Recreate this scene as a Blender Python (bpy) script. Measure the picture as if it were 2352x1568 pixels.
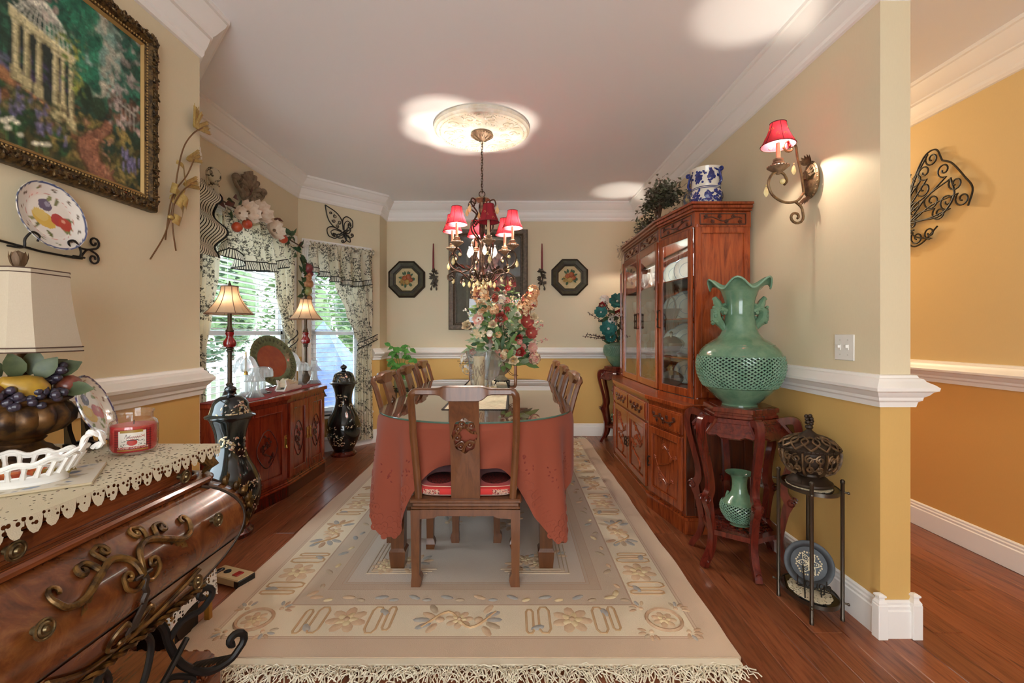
import bpy, math, random
import numpy as np
from mathutils import Vector, Matrix, noise
random.seed(7); np.random.seed(7)
PI = math.pi; R = math.radians
for o in list(bpy.data.objects): bpy.data.objects.remove(o)
scn = bpy.context.scene
COL = scn.collection
# ---------------------------------------------------------------- camera
FPX = 1030.0
cam = bpy.data.cameras.new('camera'); camo = bpy.data.objects.new('camera', cam); COL.objects.link(camo)
camo.location = (0, 0, 1.2); camo.rotation_euler = (PI/2, 0, 0)
cam.sensor_width = 36.0; cam.sensor_fit = 'HORIZONTAL'
cam.lens = 36.0*FPX/2352
cam.shift_x = -1/2352; cam.shift_y = -18/2352
cam.clip_start = 0.02; cam.clip_end = 200
scn.camera = camo
# ---------------------------------------------------------------- world, exposure
w = bpy.data.worlds.new('world'); scn.world = w; w.use_nodes = True
bg = w.node_tree.nodes['Background']
bg.inputs['Color'].default_value = (0.90, 0.96, 1.0, 1); bg.inputs['Strength'].default_value = 3.2
scn.view_settings.view_transform = 'Standard'; scn.view_settings.look = 'None'
scn.view_settings.gamma = 1.0; scn.view_settings.use_curve_mapping = False
scn.view_settings.exposure = 1.33
scn.cycles.max_bounces = 7; scn.cycles.diffuse_bounces = 4; scn.cycles.glossy_bounces = 3
scn.cycles.use_adaptive_sampling = True; scn.cycles.adaptive_threshold = 0.05
scn.cycles.transmission_bounces = 4; scn.cycles.transparent_max_bounces = 16
scn.cycles.caustics_reflective = False; scn.cycles.caustics_refractive = False
scn.cycles.sample_clamp_indirect = 6.0
BULB = 8.5      # watts of each candle bulb
# ---------------------------------------------------------------- materials
def lin(h):
    if not isinstance(h, str): return (h[0], h[1], h[2], 1)
    h = h.lstrip('#'); c = [int(h[i:i+2], 16)/255 for i in (0, 2, 4)]
    return tuple((x/12.92 if x <= .04045 else ((x+.055)/1.055)**2.4) for x in c)+(1,)
MATS = {}
class NT:
    def __init__(s, name):
        s.m = bpy.data.materials.new(name); s.m.use_nodes = True
        s.t = s.m.node_tree; s.t.nodes.clear()
        s.out = s.n('ShaderNodeOutputMaterial')
    def n(s, ty, **kw):
        nd = s.t.nodes.new(ty)
        for k, v in kw.items():
            if k.startswith('_'): setattr(nd, k[1:], v)
            else:
                key = k.replace('__', ' ')
                nd.inputs[key].default_value = v
        return nd
    def l(s, a, b): s.t.links.new(a, b)
    def coords(s, scale=(1, 1, 1), kind='Object', rot=(0, 0, 0)):
        tc = s.n('ShaderNodeTexCoord'); mp = s.n('ShaderNodeMapping')
        mp.inputs['Scale'].default_value = scale; mp.inputs['Rotation'].default_value = rot
        s.l(tc.outputs[kind], mp.inputs['Vector']); return mp.outputs['Vector']
    def noise(s, vec, scale=5, detail=3, rough=.5, dist=0):
        nd = s.n('ShaderNodeTexNoise'); nd.inputs['Scale'].default_value = scale
        nd.inputs['Detail'].default_value = detail; nd.inputs['Roughness'].default_value = rough
        nd.inputs['Distortion'].default_value = dist
        if vec is not None: s.l(vec, nd.inputs['Vector'])
        return nd
    def ramp(s, fac, stops, interp='LINEAR'):
        nd = s.n('ShaderNodeValToRGB'); cr = nd.color_ramp; cr.interpolation = interp
        while len(cr.elements) < len(stops): cr.elements.new(.5)
        for e, (p, c) in zip(cr.elements, stops):
            e.position = p; e.color = lin(c) if not isinstance(c, (int, float)) else (c, c, c, 1)
        s.l(fac, nd.inputs['Fac']); return nd.outputs['Color']
    def mix(s, fac, a, b, mode='MIX'):
        nd = s.n('ShaderNodeMix'); nd.data_type = 'RGBA'; nd.blend_type = mode
        if isinstance(fac, (int, float)): nd.inputs[0].default_value = fac
        else: s.l(fac, nd.inputs[0])
        for i, c in ((6, a), (7, b)):
            if isinstance(c, (str, tuple)): nd.inputs[i].default_value = lin(c) if isinstance(c, str) else c
            else: s.l(c, nd.inputs[i])
        return nd.outputs[2]
    def math(s, op, a, b=None, c=None):
        nd = s.n('ShaderNodeMath'); nd.operation = op
        for i, x in enumerate((a, b, c)):
            if x is None: continue
            if isinstance(x, (int, float)): nd.inputs[i].default_value = x
            else: s.l(x, nd.inputs[i])
        return nd.outputs[0]
    def bsdf(s, col=None, rough=.5, metal=0, spec=.5, bump=None, bstr=.3, bdist=.002, coat=0, sheen=0):
        b = s.n('ShaderNodeBsdfPrincipled')
        if col is not None:
            if isinstance(col, (str, tuple)): b.inputs['Base Color'].default_value = lin(col) if isinstance(col, str) else col
            else: s.l(col, b.inputs['Base Color'])
        if isinstance(rough, (int, float)): b.inputs['Roughness'].default_value = rough
        else: s.l(rough, b.inputs['Roughness'])
        b.inputs['Metallic'].default_value = metal
        b.inputs['Specular IOR Level'].default_value = spec
        b.inputs['Coat Weight'].default_value = coat; b.inputs['Coat Roughness'].default_value = .08
        b.inputs['Sheen Weight'].default_value = sheen
        if bump is not None:
            bn = s.n('ShaderNodeBump'); bn.inputs['Strength'].default_value = bstr; bn.inputs['Distance'].default_value = bdist
            s.l(bump, bn.inputs['Height']); s.l(bn.outputs['Normal'], b.inputs['Normal'])
        return b
    def done(s, sh):
        s.l(sh.outputs[0] if hasattr(sh, 'outputs') else sh, s.out.inputs['Surface'])
        MATS[s.m.name] = s.m; return s.m
def mat(name, col, rough=.5, metal=0, var=None, vscale=8, bump=0, bscale=60, coat=0, spec=.5, sheen=0, stretch=(1, 1, 1), bdist=.002, vlo=.35, vhi=.65):
    """plain or two-tone material: var = second colour mixed in by noise"""
    if name in MATS: return MATS[name]
    t = NT(name); c = col; bp = None
    if var is not None or bump: vec = t.coords(stretch)
    if var is not None:
        c = t.ramp(t.noise(vec, vscale, 4, .6).outputs['Fac'], [(vlo, col), (vhi, var)])
    if bump: bp = t.noise(vec, bscale, 3, .6).outputs['Fac']
    return t.done(t.bsdf(c, rough, metal, spec, bp, bump, bdist, coat, sheen))
def wood(name, c1, c2, c3=None, grain=(1, 1, 14), scale=3.0, rough=.3, coat=.3, bump=.05, rand=0.0):
    if name in MATS: return MATS[name]
    t = NT(name); vec = t.coords(grain)
    if rand:
        oi = t.n('ShaderNodeObjectInfo'); vm = t.n('ShaderNodeVectorMath'); vm.operation = 'ADD'
        sc = t.n('ShaderNodeVectorMath'); sc.operation = 'SCALE'
        cb = t.n('ShaderNodeCombineXYZ')
        t.l(oi.outputs['Random'], cb.inputs[0]); t.l(oi.outputs['Random'], cb.inputs[1])
        t.l(cb.outputs[0], sc.inputs[0]); sc.inputs['Scale'].default_value = 60
        t.l(vec, vm.inputs[0]); t.l(sc.outputs[0], vm.inputs[1]); vec = vm.outputs[0]
    n1 = t.noise(vec, scale, 6, .62, 1.6); n2 = t.noise(vec, scale*5, 3, .6, .4)
    col = t.ramp(n1.outputs['Fac'], [(.28, c1), (.5, c2), (.72, c3 or c1)])
    col = t.mix(t.math('MULTIPLY', n2.outputs['Fac'], .35), col, c1)
    if rand:
        hs = t.n('ShaderNodeHueSaturation'); t.l(col, hs.inputs['Color'])
        t.l(t.math('ADD', t.math('MULTIPLY', oi.outputs['Random'], rand), 1-rand/2), hs.inputs['Value']); col = hs.outputs[0]
    return t.done(t.bsdf(col, rough, 0, .5, n2.outputs['Fac'], bump, .002, coat))
def glass(name, tint='#ffffff', refl=1.0, ior=1.5, rough=0.0, alpha=0.0, body=None):
    """thin architectural glass: see-through plus fresnel reflection, optional milky body"""
    if name in MATS: return MATS[name]
    t = NT(name)
    tr = t.n('ShaderNodeBsdfTransparent'); tr.inputs[0].default_value = lin(tint)
    gl = t.n('ShaderNodeBsdfGlossy'); gl.inputs['Roughness'].default_value = rough
    fr = t.n('ShaderNodeLayerWeight'); fr.inputs['Blend'].default_value = .5
    mx = t.n('ShaderNodeMixShader'); f = t.math('MINIMUM', t.math('MULTIPLY', t.math('ADD', t.math('MULTIPLY', t.math('POWER', fr.outputs['Facing'], 4.5), .9), .045), refl), 1.0)
    base = tr
    if alpha:
        df = t.n('ShaderNodeBsdfDiffuse'); df.inputs[0].default_value = lin(body or tint)
        m2 = t.n('ShaderNodeMixShader'); m2.inputs[0].default_value = alpha
        t.l(tr.outputs[0], m2.inputs[1]); t.l(df.outputs[0], m2.inputs[2]); base = m2
    t.l(f, mx.inputs[0]); t.l(base.outputs[0], mx.inputs[1]); t.l(gl.outputs[0], mx.inputs[2])
    return t.done(mx)
def cloth_mat(name, colout, transl=.35, rough=.9, bumpout=None, bstr=.2, t=None, alpha=None):
    """finish a node tree as diffuse + translucent cloth (colour socket colout in tree t)"""
    d = t.bsdf(colout, rough, 0, .15, bumpout, bstr, .002)
    tl = t.n('ShaderNodeBsdfTranslucent')
    if isinstance(colout, str): tl.inputs[0].default_value = lin(colout)
    else: t.l(colout, tl.inputs[0])
    mx = t.n('ShaderNodeMixShader'); mx.inputs[0].default_value = transl
    t.l(d.outputs[0], mx.inputs[1]); t.l(tl.outputs[0], mx.inputs[2]); sh = mx
    if alpha is not None:
        tp = t.n('ShaderNodeBsdfTransparent'); m2 = t.n('ShaderNodeMixShader')
        t.l(alpha, m2.inputs[0]); t.l(tp.outputs[0], m2.inputs[1]); t.l(sh.outputs[0], m2.inputs[2]); sh = m2
    return t.done(sh)
def vcol_mat(name, rough=.5, coat=0, spec=.5):
    if name in MATS: return MATS[name]
    t = NT(name); a = t.n('ShaderNodeVertexColor'); a.layer_name = 'paint'
    return t.done(t.bsdf(a.outputs['Color'], rough, 0, spec, None, .3, .002, coat))
def emis(name, col, st):
    if name in MATS: return MATS[name]
    t = NT(name); e = t.n('ShaderNodeEmission'); e.inputs[0].default_value = lin(col); e.inputs[1].default_value = st
    return t.done(e)
# ---------------------------------------------------------------- mesh builder
def V(*a): return Vector(a)
def frame_z(d, up=None):
    d = Vector(d).normalized(); up = Vector(up) if up else (V(0, 0, 1) if abs(d.z) < .95 else V(1, 0, 0))
    x = up.cross(d).normalized(); y = d.cross(x); return Matrix((x, y, d)).transposed()
def TR(loc=(0, 0, 0), rz=0, ry=0, rx=0, s=1):
    m = Matrix.Translation(loc) @ Matrix.Rotation(rz, 4, 'Z') @ Matrix.Rotation(ry, 4, 'Y') @ Matrix.Rotation(rx, 4, 'X')
    if isinstance(s, (tuple, list)): return m @ Matrix.Diagonal((*s, 1))
    return m @ Matrix.Scale(s, 4)
def FR(loc, d, up=None):
    """matrix whose local Z points along d"""
    return Matrix.Translation(loc) @ frame_z(d, up).to_4x4()
class MB:
    def __init__(s): s.v = []; s.f = []; s.m = []; s.col = None
    def add(s, vs, fs, mi=0, M=None):
        o = len(s.v)
        if M is not None: vs = [M @ Vector(p) for p in vs]
        s.v.extend([tuple(p) for p in vs]); s.f.extend([tuple(i+o for i in f) for f in fs]); s.m.extend([mi]*len(fs)); return s
    def box(s, a, b, mi=0, M=None, ch=0.0):
        (x0, y0, z0), (x1, y1, z1) = [min(p, q) for p, q in zip(a, b)], [max(p, q) for p, q in zip(a, b)]
        if ch <= 0:
            vs = [(x, y, z) for x in (x0, x1) for y in (y0, y1) for z in (z0, z1)]
            return s.add(vs, [(0, 1, 3, 2), (4, 6, 7, 5), (0, 4, 5, 1), (2, 3, 7, 6), (0, 2, 6, 4), (1, 5, 7, 3)], mi, M)
        ch = min(ch, (x1-x0)*.45, (y1-y0)*.45, (z1-z0)*.45)
        vs = []; idx = {}
        for i in (0, 1):
            for j in (0, 1):
                for k in (0, 1):
                    for ax in range(3):
                        p = [(x0, x1)[i], (y0, y1)[j], (z0, z1)[k]]; sg = [(1, -1)[i], (1, -1)[j], (1, -1)[k]]
                        for q in range(3):
                            if q != ax: p[q] += sg[q]*ch
                        idx[i, j, k, ax] = len(vs); vs.append(p)
        g = lambda c, ax: idx[c[0], c[1], c[2], ax]
        fs = []
        for ax in range(3):
            o1, o2 = [q for q in range(3) if q != ax]
            for sd in (0, 1):
                q = []
                for (u, v_) in ((0, 0), (1, 0), (1, 1), (0, 1)):
                    c = [0]*3; c[ax] = sd; c[o1] = u; c[o2] = v_; q.append(g(c, ax))
                fs.append(q)
            for u in (0, 1):
                for v_ in (0, 1):
                    c0 = [0]*3; c0[o1] = u; c0[o2] = v_; c1 = list(c0); c1[ax] = 1
                    fs.append([g(c0, o1), g(c1, o1), g(c1, o2), g(c0, o2)])
        for i in (0, 1):
            for j in (0, 1):
                for k in (0, 1): fs.append([g((i, j, k), a_) for a_ in range(3)])
        return s.add(vs, fs, mi, M)
    def lathe(s, prof, seg=24, mi=0, M=None, cap=True, rfun=None, a0=0, a1=2*PI):
        vs = []; n = len(prof); full = abs(a1-a0-2*PI) < 1e-6; ns = seg if full else seg+1
        for i in range(ns):
            a = a0+(a1-a0)*i/seg
            for (r, z) in prof:
                rr = r*(rfun(a, z) if rfun else 1); vs.append((rr*math.cos(a), rr*math.sin(a), z))
        fs = []
        for i in range(seg):
            j = (i+1) % ns
            for k in range(n-1): fs.append((i*n+k, j*n+k, j*n+k+1, i*n+k+1))
        if cap and full:
            if prof[0][0] > 1e-5: fs.append(tuple(i*n for i in range(ns))[::-1])
            if prof[-1][0] > 1e-5: fs.append(tuple(i*n+n-1 for i in range(ns)))
        return s.add(vs, fs, mi, M)
    def tube(s, pts, r, seg=6, closed=False, mi=0, M=None, flat=None):
        """round (or flat=(a,b) oval) tube through pts; r scalar or list"""
        P = [Vector(p) for p in pts]; n = len(P)
        if n < 2: return s
        rr = r if isinstance(r, (list, tuple)) else [r]*n
        T = []
        for i in range(n):
            a = P[(i-1) % n] if (closed or i > 0) else P[i]; b = P[(i+1) % n] if (closed or i < n-1) else P[i]
            d = b-a; T.append(d.normalized() if d.length > 1e-9 else V(0, 0, 1))
        u = T[0].orthogonal().normalized()
        if flat and len(flat) > 2: u = (Vector(flat[2])-T[0]*Vector(flat[2]).dot(T[0])).normalized()
        vs = []
        for i in range(n):
            if i:
                ax = T[i-1].cross(T[i])
                if ax.length > 1e-8: u = Matrix.Rotation(T[i-1].angle(T[i]), 3, ax) @ u
                u = (u-T[i]*u.dot(T[i])).normalized()
            w_ = T[i].cross(u)
            fa, fb = (flat[0], flat[1]) if flat else (1, 1)
            for k in range(seg):
                a = 2*PI*(k+.5)/seg
                vs.append(P[i]+(u*math.cos(a)*fa+w_*math.sin(a)*fb)*rr[i])
        fs = []
        for i in range(n if closed else n-1):
            j = (i+1) % n
            for k in range(seg): fs.append((i*seg+k, i*seg+(k+1) % seg, j*seg+(k+1) % seg, j*seg+k))
        if not closed: fs.append(tuple(range(seg))[::-1]); fs.append(tuple((n-1)*seg+k for k in range(seg)))
        return s.add(vs, fs, mi, M)
    def prism(s, poly, z0, z1, mi=0, M=None, ch=0):
        """polygon (x,y) extruded in z"""
        n = len(poly)
        if ch:
            c = V(sum(p[0] for p in poly)/n, sum(p[1] for p in poly)/n)
            def ins(p): d = Vector(p)-c; return c+d*(1-ch/max(d.length, 1e-6))
            ii = [ins(p) for p in poly]
            vs = [(p[0], p[1], z0) for p in poly]+[(p[0], p[1], z1-ch) for p in poly]+[(p[0], p[1], z1) for p in ii]
            fs = [tuple(range(n))[::-1], tuple(range(2*n, 3*n))]
            for k in (0, 1):
                fs += [(k*n+i, k*n+(i+1) % n, (k+1)*n+(i+1) % n, (k+1)*n+i) for i in range(n)]
            return s.add(vs, fs, mi, M)
        vs = [(p[0], p[1], z0) for p in poly]+[(p[0], p[1], z1) for p in poly]
        fs = [tuple(range(n))[::-1], tuple(range(n, 2*n))]+[(i, (i+1) % n, n+(i+1) % n, n+i) for i in range(n)]
        return s.add(vs, fs, mi, M)
    def ell(s, c, r, seg=10, rings=7, mi=0, M=None, squash=None):
        if not isinstance(r, (tuple, list)): r = (r, r, r)
        vs = [(0, 0, -1)]; fs = []
        for i in range(1, rings):
            ph = -PI/2+PI*i/rings
            for k in range(seg):
                a = 2*PI*k/seg; vs.append((math.cos(ph)*math.cos(a), math.cos(ph)*math.sin(a), math.sin(ph)))
        vs.append((0, 0, 1)); L = len(vs)-1
        for k in range(seg):
            fs.append((0, 1+(k+1) % seg, 1+k)); fs.append((L, L-seg+k, L-seg+(k+1) % seg))
        for i in range(rings-2):
            for k in range(seg):
                a = 1+i*seg+k; b = 1+i*seg+(k+1) % seg; fs.append((a, b, b+seg, a+seg))
        T = Matrix.Translation(c) @ Matrix.Diagonal((*r, 1))
        return s.add(vs, fs, mi, (M @ T) if M is not None else T)
    def grid(s, fn, nu, nv, mi=0, M=None, cu=False):
        vs = [fn(i/nu, j/nv) for i in range(nu+(0 if cu else 1)) for j in range(nv+1)]
        n = nv+1; fs = []
        for i in range(nu):
            a = i*n; b = ((i+1) % nu)*n if cu else (i+1)*n
            for j in range(nv): fs.append((a+j, b+j, b+j+1, a+j+1))
        return s.add(vs, fs, mi, M)
    def leaf(s, p, d, L, W, up=None, bend=.25, mi=0, seg=3):
        """pointed leaf from p along d, cupped along its midrib"""
        F = frame_z(d, up); x, y, z = F.col[0], F.col[1], F.col[2]; p = Vector(p); vs = []; fs = []
        for i in range(seg+1):
            t = i/seg; c = p+z*L*t-y*(bend*L*t*t); wd = W*math.sin(PI*min(max(t*.94+.04, 0), 1))**.8*.5 if 0 < i < seg else W*.03
            vs += [c-x*wd+y*wd*.25, c, c+x*wd+y*wd*.25]
        for i in range(seg):
            a = i*3; fs += [(a, a+1, a+4, a+3), (a+1, a+2, a+5, a+4)]
        return s.add(vs, fs, mi)
    def build(s, name, mats, parent=None, loc=(0, 0, 0), rot=(0, 0, 0), smooth=True, ang=42, vcol=None):
        me = bpy.data.meshes.new(name); me.from_pydata(s.v, [], s.f)
        if not isinstance(mats, (list, tuple)): mats = [mats]
        for m in mats: me.materials.append(MATS[m] if isinstance(m, str) else m)
        if len(mats) > 1: me.polygons.foreach_set('material_index', s.m)
        if smooth:
            me.polygons.foreach_set('use_smooth', [True]*len(me.polygons))
            try: me.set_sharp_from_angle(angle=R(ang))
            except Exception: pass
        if vcol is not None:
            a = me.color_attributes.new('paint', 'FLOAT_COLOR', 'POINT'); a.data.foreach_set('color', np.asarray(vcol, dtype=np.float32).ravel())
        me.update()
        return obj(name, me, parent, loc, rot)
def obj(name, data, parent=None, loc=(0, 0, 0), rot=(0, 0, 0)):
    o = bpy.data.objects.new(name, data); COL.objects.link(o); o.location = loc; o.rotation_euler = rot
    if parent is not None: o.parent = parent
    return o
def tag(o, label, cat, group=None, kind=None):
    o['label'] = label; o['category'] = cat
    if group: o['group'] = group
    if kind: o['kind'] = kind
    return o
def thing(name, label, cat, loc=(0, 0, 0), rz=0, group=None):
    o = bpy.data.objects.new(name, None); COL.objects.link(o); o.empty_display_size = .1
    o.location = loc; o.rotation_euler = (0, 0, rz); return tag(o, label, cat, group)
def struct(o, label=None):
    o['kind'] = 'structure'
    if label: o['label'] = label
    return o
def copy_tree(o, parent=None):
    c = o.copy(); COL.objects.link(c)
    if parent is not None: c.parent = parent
    for ch in list(o.children): copy_tree(ch, c)
    return c
def light(name, parent, loc, watts, col=(1, .90, .76), r=.012):
    ld = bpy.data.lights.new(name, 'POINT'); ld.energy = watts; ld.color = col; ld.shadow_soft_size = r
    return obj(name, ld, parent, loc)
# curve helpers -------------------------------------------------
def spiral(c, r0, r1, a0, turns, n=20):
    return [(c[0]+(r0+(r1-r0)*i/n)*math.cos(a0+2*PI*turns*i/n), c[1]+(r0+(r1-r0)*i/n)*math.sin(a0+2*PI*turns*i/n)) for i in range(n+1)]
def cr(pts, n=6, closed=False):
    """catmull-rom through 2D/3D points"""
    P = [Vector(p) for p in pts]; N = len(P); out = []
    rng = range(N) if closed else range(N-1)
    for i in rng:
        p1, p2 = P[i], P[(i+1) % N]
        p0 = P[(i-1) % N] if (closed or i > 0) else p1*2-p2
        p3 = P[(i+2) % N] if (closed or i < N-2) else p2*2-p1
        for k in range(n):
            t = k/n
            out.append(.5*((2*p1)+(p2-p0)*t+(2*p0-5*p1+4*p2-p3)*t*t+(3*p1-p0-3*p2+p3)*t**3))
    if not closed: out.append(P[-1])
    return out
def scroll(pts, n=6, r_end=None, turns=1.1, flip=1, shrink=.25):
    """2D path that ends in a curl of radius r_end"""
    P = cr(pts, n)
    if r_end:
        d = (P[-1]-P[-2]).normalized(); nrm = V(-d.y, d.x)*flip; c = P[-1]+nrm*r_end
        a0 = math.atan2((P[-1]-c).y, (P[-1]-c).x); m = int(14*turns)
        for i in range(1, m+1):
            rr = r_end*(1-(1-shrink)*i/m); a = a0+flip*2*PI*turns*i/m
            P.append(V(c.x+rr*math.cos(a), c.y+rr*math.sin(a)))
    return P
def plane(o, ex, ey):
    """map 2D -> 3D with origin o and axes"""
    o = Vector(o); ex = Vector(ex); ey = Vector(ey)
    return lambda p: o+ex*p[0]+ey*p[1]
# little raster painter for flat printed pictures (becomes per-vertex paint) --------
class Paint:
    def __init__(s, wd, hg, res=150, base='#808080'):
        s.w, s.h = wd, hg; s.nx = max(4, int(res)); s.ny = max(4, int(res*hg/wd))
        s.a = np.zeros((s.ny+1, s.nx+1, 3), np.float32); s.a[:] = lin(base)[:3]
        s.Y, s.X = np.meshgrid(np.linspace(0, 1, s.ny+1), np.linspace(0, 1, s.nx+1), indexing='ij')
    def put(s, msk, c, op=1.0):
        c = np.array(lin(c)[:3], np.float32); m = (msk*op)[..., None] if msk.dtype != bool else (msk.astype(np.float32)*op)[..., None]
        s.a = s.a*(1-m)+c*m
    def ell(s, x, y, rx, ry, c, op=1.0, rot=0):
        dx = (s.X-x)*s.w; dy = (s.Y-y)*s.h; ca, sa = math.cos(rot), math.sin(rot)
        u = (dx*ca+dy*sa)/(rx*s.w); v = (-dx*sa+dy*ca)/(ry*s.w); s.put((u*u+v*v) < 1, c, op)
    def poly(s, pts, c, op=1.0):
        ins = np.zeros(s.X.shape, bool); n = len(pts)
        for i in range(n):
            (x0, y0), (x1, y1) = pts[i], pts[(i+1) % n]
            if y0 == y1: continue
            cnd = ((s.Y >= min(y0, y1)) & (s.Y < max(y0, y1))) & (s.X < (s.Y-y0)/(y1-y0)*(x1-x0)+x0); ins ^= cnd
        s.put(ins, c, op)
    def line(s, pts, wd, c, op=1.0):
        m = np.zeros(s.X.shape, bool)
        for (x0, y0), (x1, y1) in zip(pts[:-1], pts[1:]):
            ax, ay, bx, by = x0*s.w, y0*s.h, x1*s.w, y1*s.h; px, py = s.X*s.w-ax, s.Y*s.h-ay; dx, dy = bx-ax, by-ay
            t = np.clip((px*dx+py*dy)/(dx*dx+dy*dy+1e-12), 0, 1); m |= ((px-t*dx)**2+(py-t*dy)**2) < (wd*s.w)**2
        s.put(m, c, op)
    def dabs(s, n, box, size, cols, rng, flat=.6):
        for _ in range(n):
            x = rng.uniform(box[0], box[1]); y = rng.uniform(box[2], box[3]); r = size*rng.uniform(.5, 1.4)
            s.ell(x, y, r, r*flat, rng.choice(cols), rng.uniform(.5, 1), rng.uniform(0, PI))
    def painterly(s, amt=.35, seed=1):
        rs = np.random.RandomState(seed); k = np.ones(3)/3
        for ax in (0, 1): s.a = np.apply_along_axis(lambda m: np.convolve(np.pad(m, 1, mode='edge'), k, 'valid'), ax, s.a)
        for b in (2, 4, 9):
            n = rs.rand(s.ny//b+2, s.nx//b+2); n = np.kron(n, np.ones((b, b)))[:s.ny+1, :s.nx+1]; s.a *= (1+amt*(n-.5))[..., None]
        s.a = s.a.astype(np.float32)
    def sample(s, u, v):
        i = np.clip((np.asarray(v)*s.ny).round().astype(int), 0, s.ny); j = np.clip((np.asarray(u)*s.nx).round().astype(int), 0, s.nx)
        return s.a[i, j]
    def sheet(s, name, mp, parent=None, matname='paint_print', **kw):
        """mp(u,v)->3D; v up"""
        mb = MB(); mb.grid(lambda v, u: mp(u, v), s.ny, s.nx)
        c = np.concatenate([s.a, np.ones(s.a.shape[:2]+(1,), np.float32)], 2).reshape(-1, 4)
        return mb.build(name, vcol_mat(matname, **kw), parent, vcol=c, smooth=True)
def ngon(n, r, a0=0, c=(0, 0), sx=1, sy=1): return [(c[0]+sx*r*math.cos(a0+2*PI*i/n), c[1]+sy*r*math.sin(a0+2*PI*i/n)) for i in range(n)]
def sweep(prof, path, name, matn, parent=None, closed_ends=True):
    """sweep an outline (d from wall, z) along a 2D wall path; room is on the right-hand side"""
    n = len(path); k = len(prof); mb = MB(); vs = []; P = [Vector(p) for p in path]
    for i in range(n):
        ns = []
        if i > 0: d = (P[i]-P[i-1]).normalized(); ns.append(V(d.y, -d.x))
        if i < n-1: d = (P[i+1]-P[i]).normalized(); ns.append(V(d.y, -d.x))
        nn = ns[0] if len(ns) == 1 else (ns[0]+ns[1])/(1+ns[0].dot(ns[1]))
        vs += [(P[i].x+nn.x*d_, P[i].y+nn.y*d_, z) for d_, z in prof]
    fs = [(i*k+j, i*k+(j+1) % k, (i+1)*k+(j+1) % k, (i+1)*k+j) for i in range(n-1) for j in range(k)]
    fs += [tuple(range(k)), tuple((n-1)*k+j for j in range(k))[::-1]]
    mb.add(vs, fs); return mb.build(name, matn, parent, ang=28)
# ================================================================ ROOM SHELL
H = 2.73; RAIL = 0.975
def wall_mat(name, up, lo, zsplit=RAIL):
    t = NT(name); vec = t.coords((1, 1, 1)); tc = t.n('ShaderNodeTexCoord'); sp = t.n('ShaderNodeSeparateXYZ')
    t.l(tc.outputs['Object'], sp.inputs[0])
    f = t.math('GREATER_THAN', sp.outputs['Z'], zsplit)
    col = t.mix(f, lo, up)
    nz = t.noise(t.coords((60, 60, 8)), 6, 2, .6)
    col = t.mix(t.math('MULTIPLY', nz.outputs['Fac'], .07), col, '#5a4420')
    return t.done(t.bsdf(col, .62, 0, .3, nz.outputs['Fac'], .04, .001))
wall_mat('wall_paint', '#e0d2b2', '#d8b06a')
wall_mat('wall_paint_hall', '#e0c48c', '#dda860')
mat('ceiling_paint', '#f5f3f3', .85)
mat('trim_white', '#f3f0eb', .38)
wood('floor_wood', '#512613', '#935434', '#a56642', (9, .7, 9), 4.0, .34, .12, .10, rand=.42)
mat('seam', '#5a3420', .8)
def wall(name, prof_pts, z0=0, z1=H, m='wall_paint', label=None, hole=None):
    """wall as thick slab between plan points: (inner a, inner b, outward normal, thickness)"""
    a, b, nrm, th = prof_pts; a = Vector(a); b = Vector(b); nrm = Vector(nrm); mb = MB()
    def slab(t0, t1, za, zb):
        p, q = a.lerp(b, t0), a.lerp(b, t1); poly = [p, q, q+nrm*th, p+nrm*th]
        mb.prism([(v.x, v.y) for v in poly], za, zb)
    if hole:
        t0, t1, h0, h1 = hole
        slab(0, t0, z0, z1); slab(t1, 1, z0, z1); slab(t0, t1, z0, h0); slab(t0, t1, h1, z1)
    else: slab(0, 1, z0, z1)
    return struct(mb.build(name, m, smooth=False), label)
XL, XR, YB, XB = -1.5, 1.46, 5.28, -2.09
A0, A1 = (XL, 2.15), (XB, 2.74); C0, C1 = (XB, 4.37), (-1.48, 5.0)
wall('wall_left', ((XL, -1.6), A0, (-1, 0), .12), label='beige and gold painted wall with the garden painting')
wall('wall_bay_near', (A0, A1, (-.7071, -.7071), .12), hole=(.24, .86, .36, 2.05))
wall('wall_behind', ((2.55, -1.6), (XL, -1.6), (0, -1), .12), hole=(.40, .92, 0, 2.15))  # unseen wall, added with an opening sized to set the frontal light
WZ0, WZ1 = .36, 2.05
wall('wall_bay_center', (A1, C0, (-1, 0), .12), hole=((2.89-2.74)/1.63, (4.22-2.74)/1.63, WZ0, WZ1))
d2 = (V(*C1)-V(*C0)).normalized(); n2 = V(-d2.y, d2.x); L2 = (V(*C1)-V(*C0)).length
wall('wall_bay_far', (C0, C1, tuple(n2), .12), hole=(.135, .775, WZ0, WZ1))
mb = MB(); mb.box((-1.60, 5.0, 0), (-1.48, 5.40, H)); struct(mb.build('wall_return', 'wall_paint', smooth=False))
wall('wall_back', ((-1.48, YB), (XR, YB), (0, 1), .12))
wall('wall_right', ((XR, YB), (XR, 1.78), (1, 0), .12))
wall('wall_hall', ((2.55, 7.0), (2.55, -1.6), (1, 0), .12), m='wall_paint_hall')
wall('wall_hall_end', ((1.58, 6.6), (2.55, 6.6), (0, 1), .12), m='wall_paint_hall')
mb = MB(); mb.box((1.565, 1.79, 0), (1.585, 6.6, H)); struct(mb.build('wall_hall_inner', 'wall_paint_hall', smooth=False))
mb = MB(); mb.box((-2.3, -1.7, H), (2.7, 7.0, H+.1)); struct(mb.build('ceiling', 'ceiling_paint', smooth=False), 'plain white painted ceiling')
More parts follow.
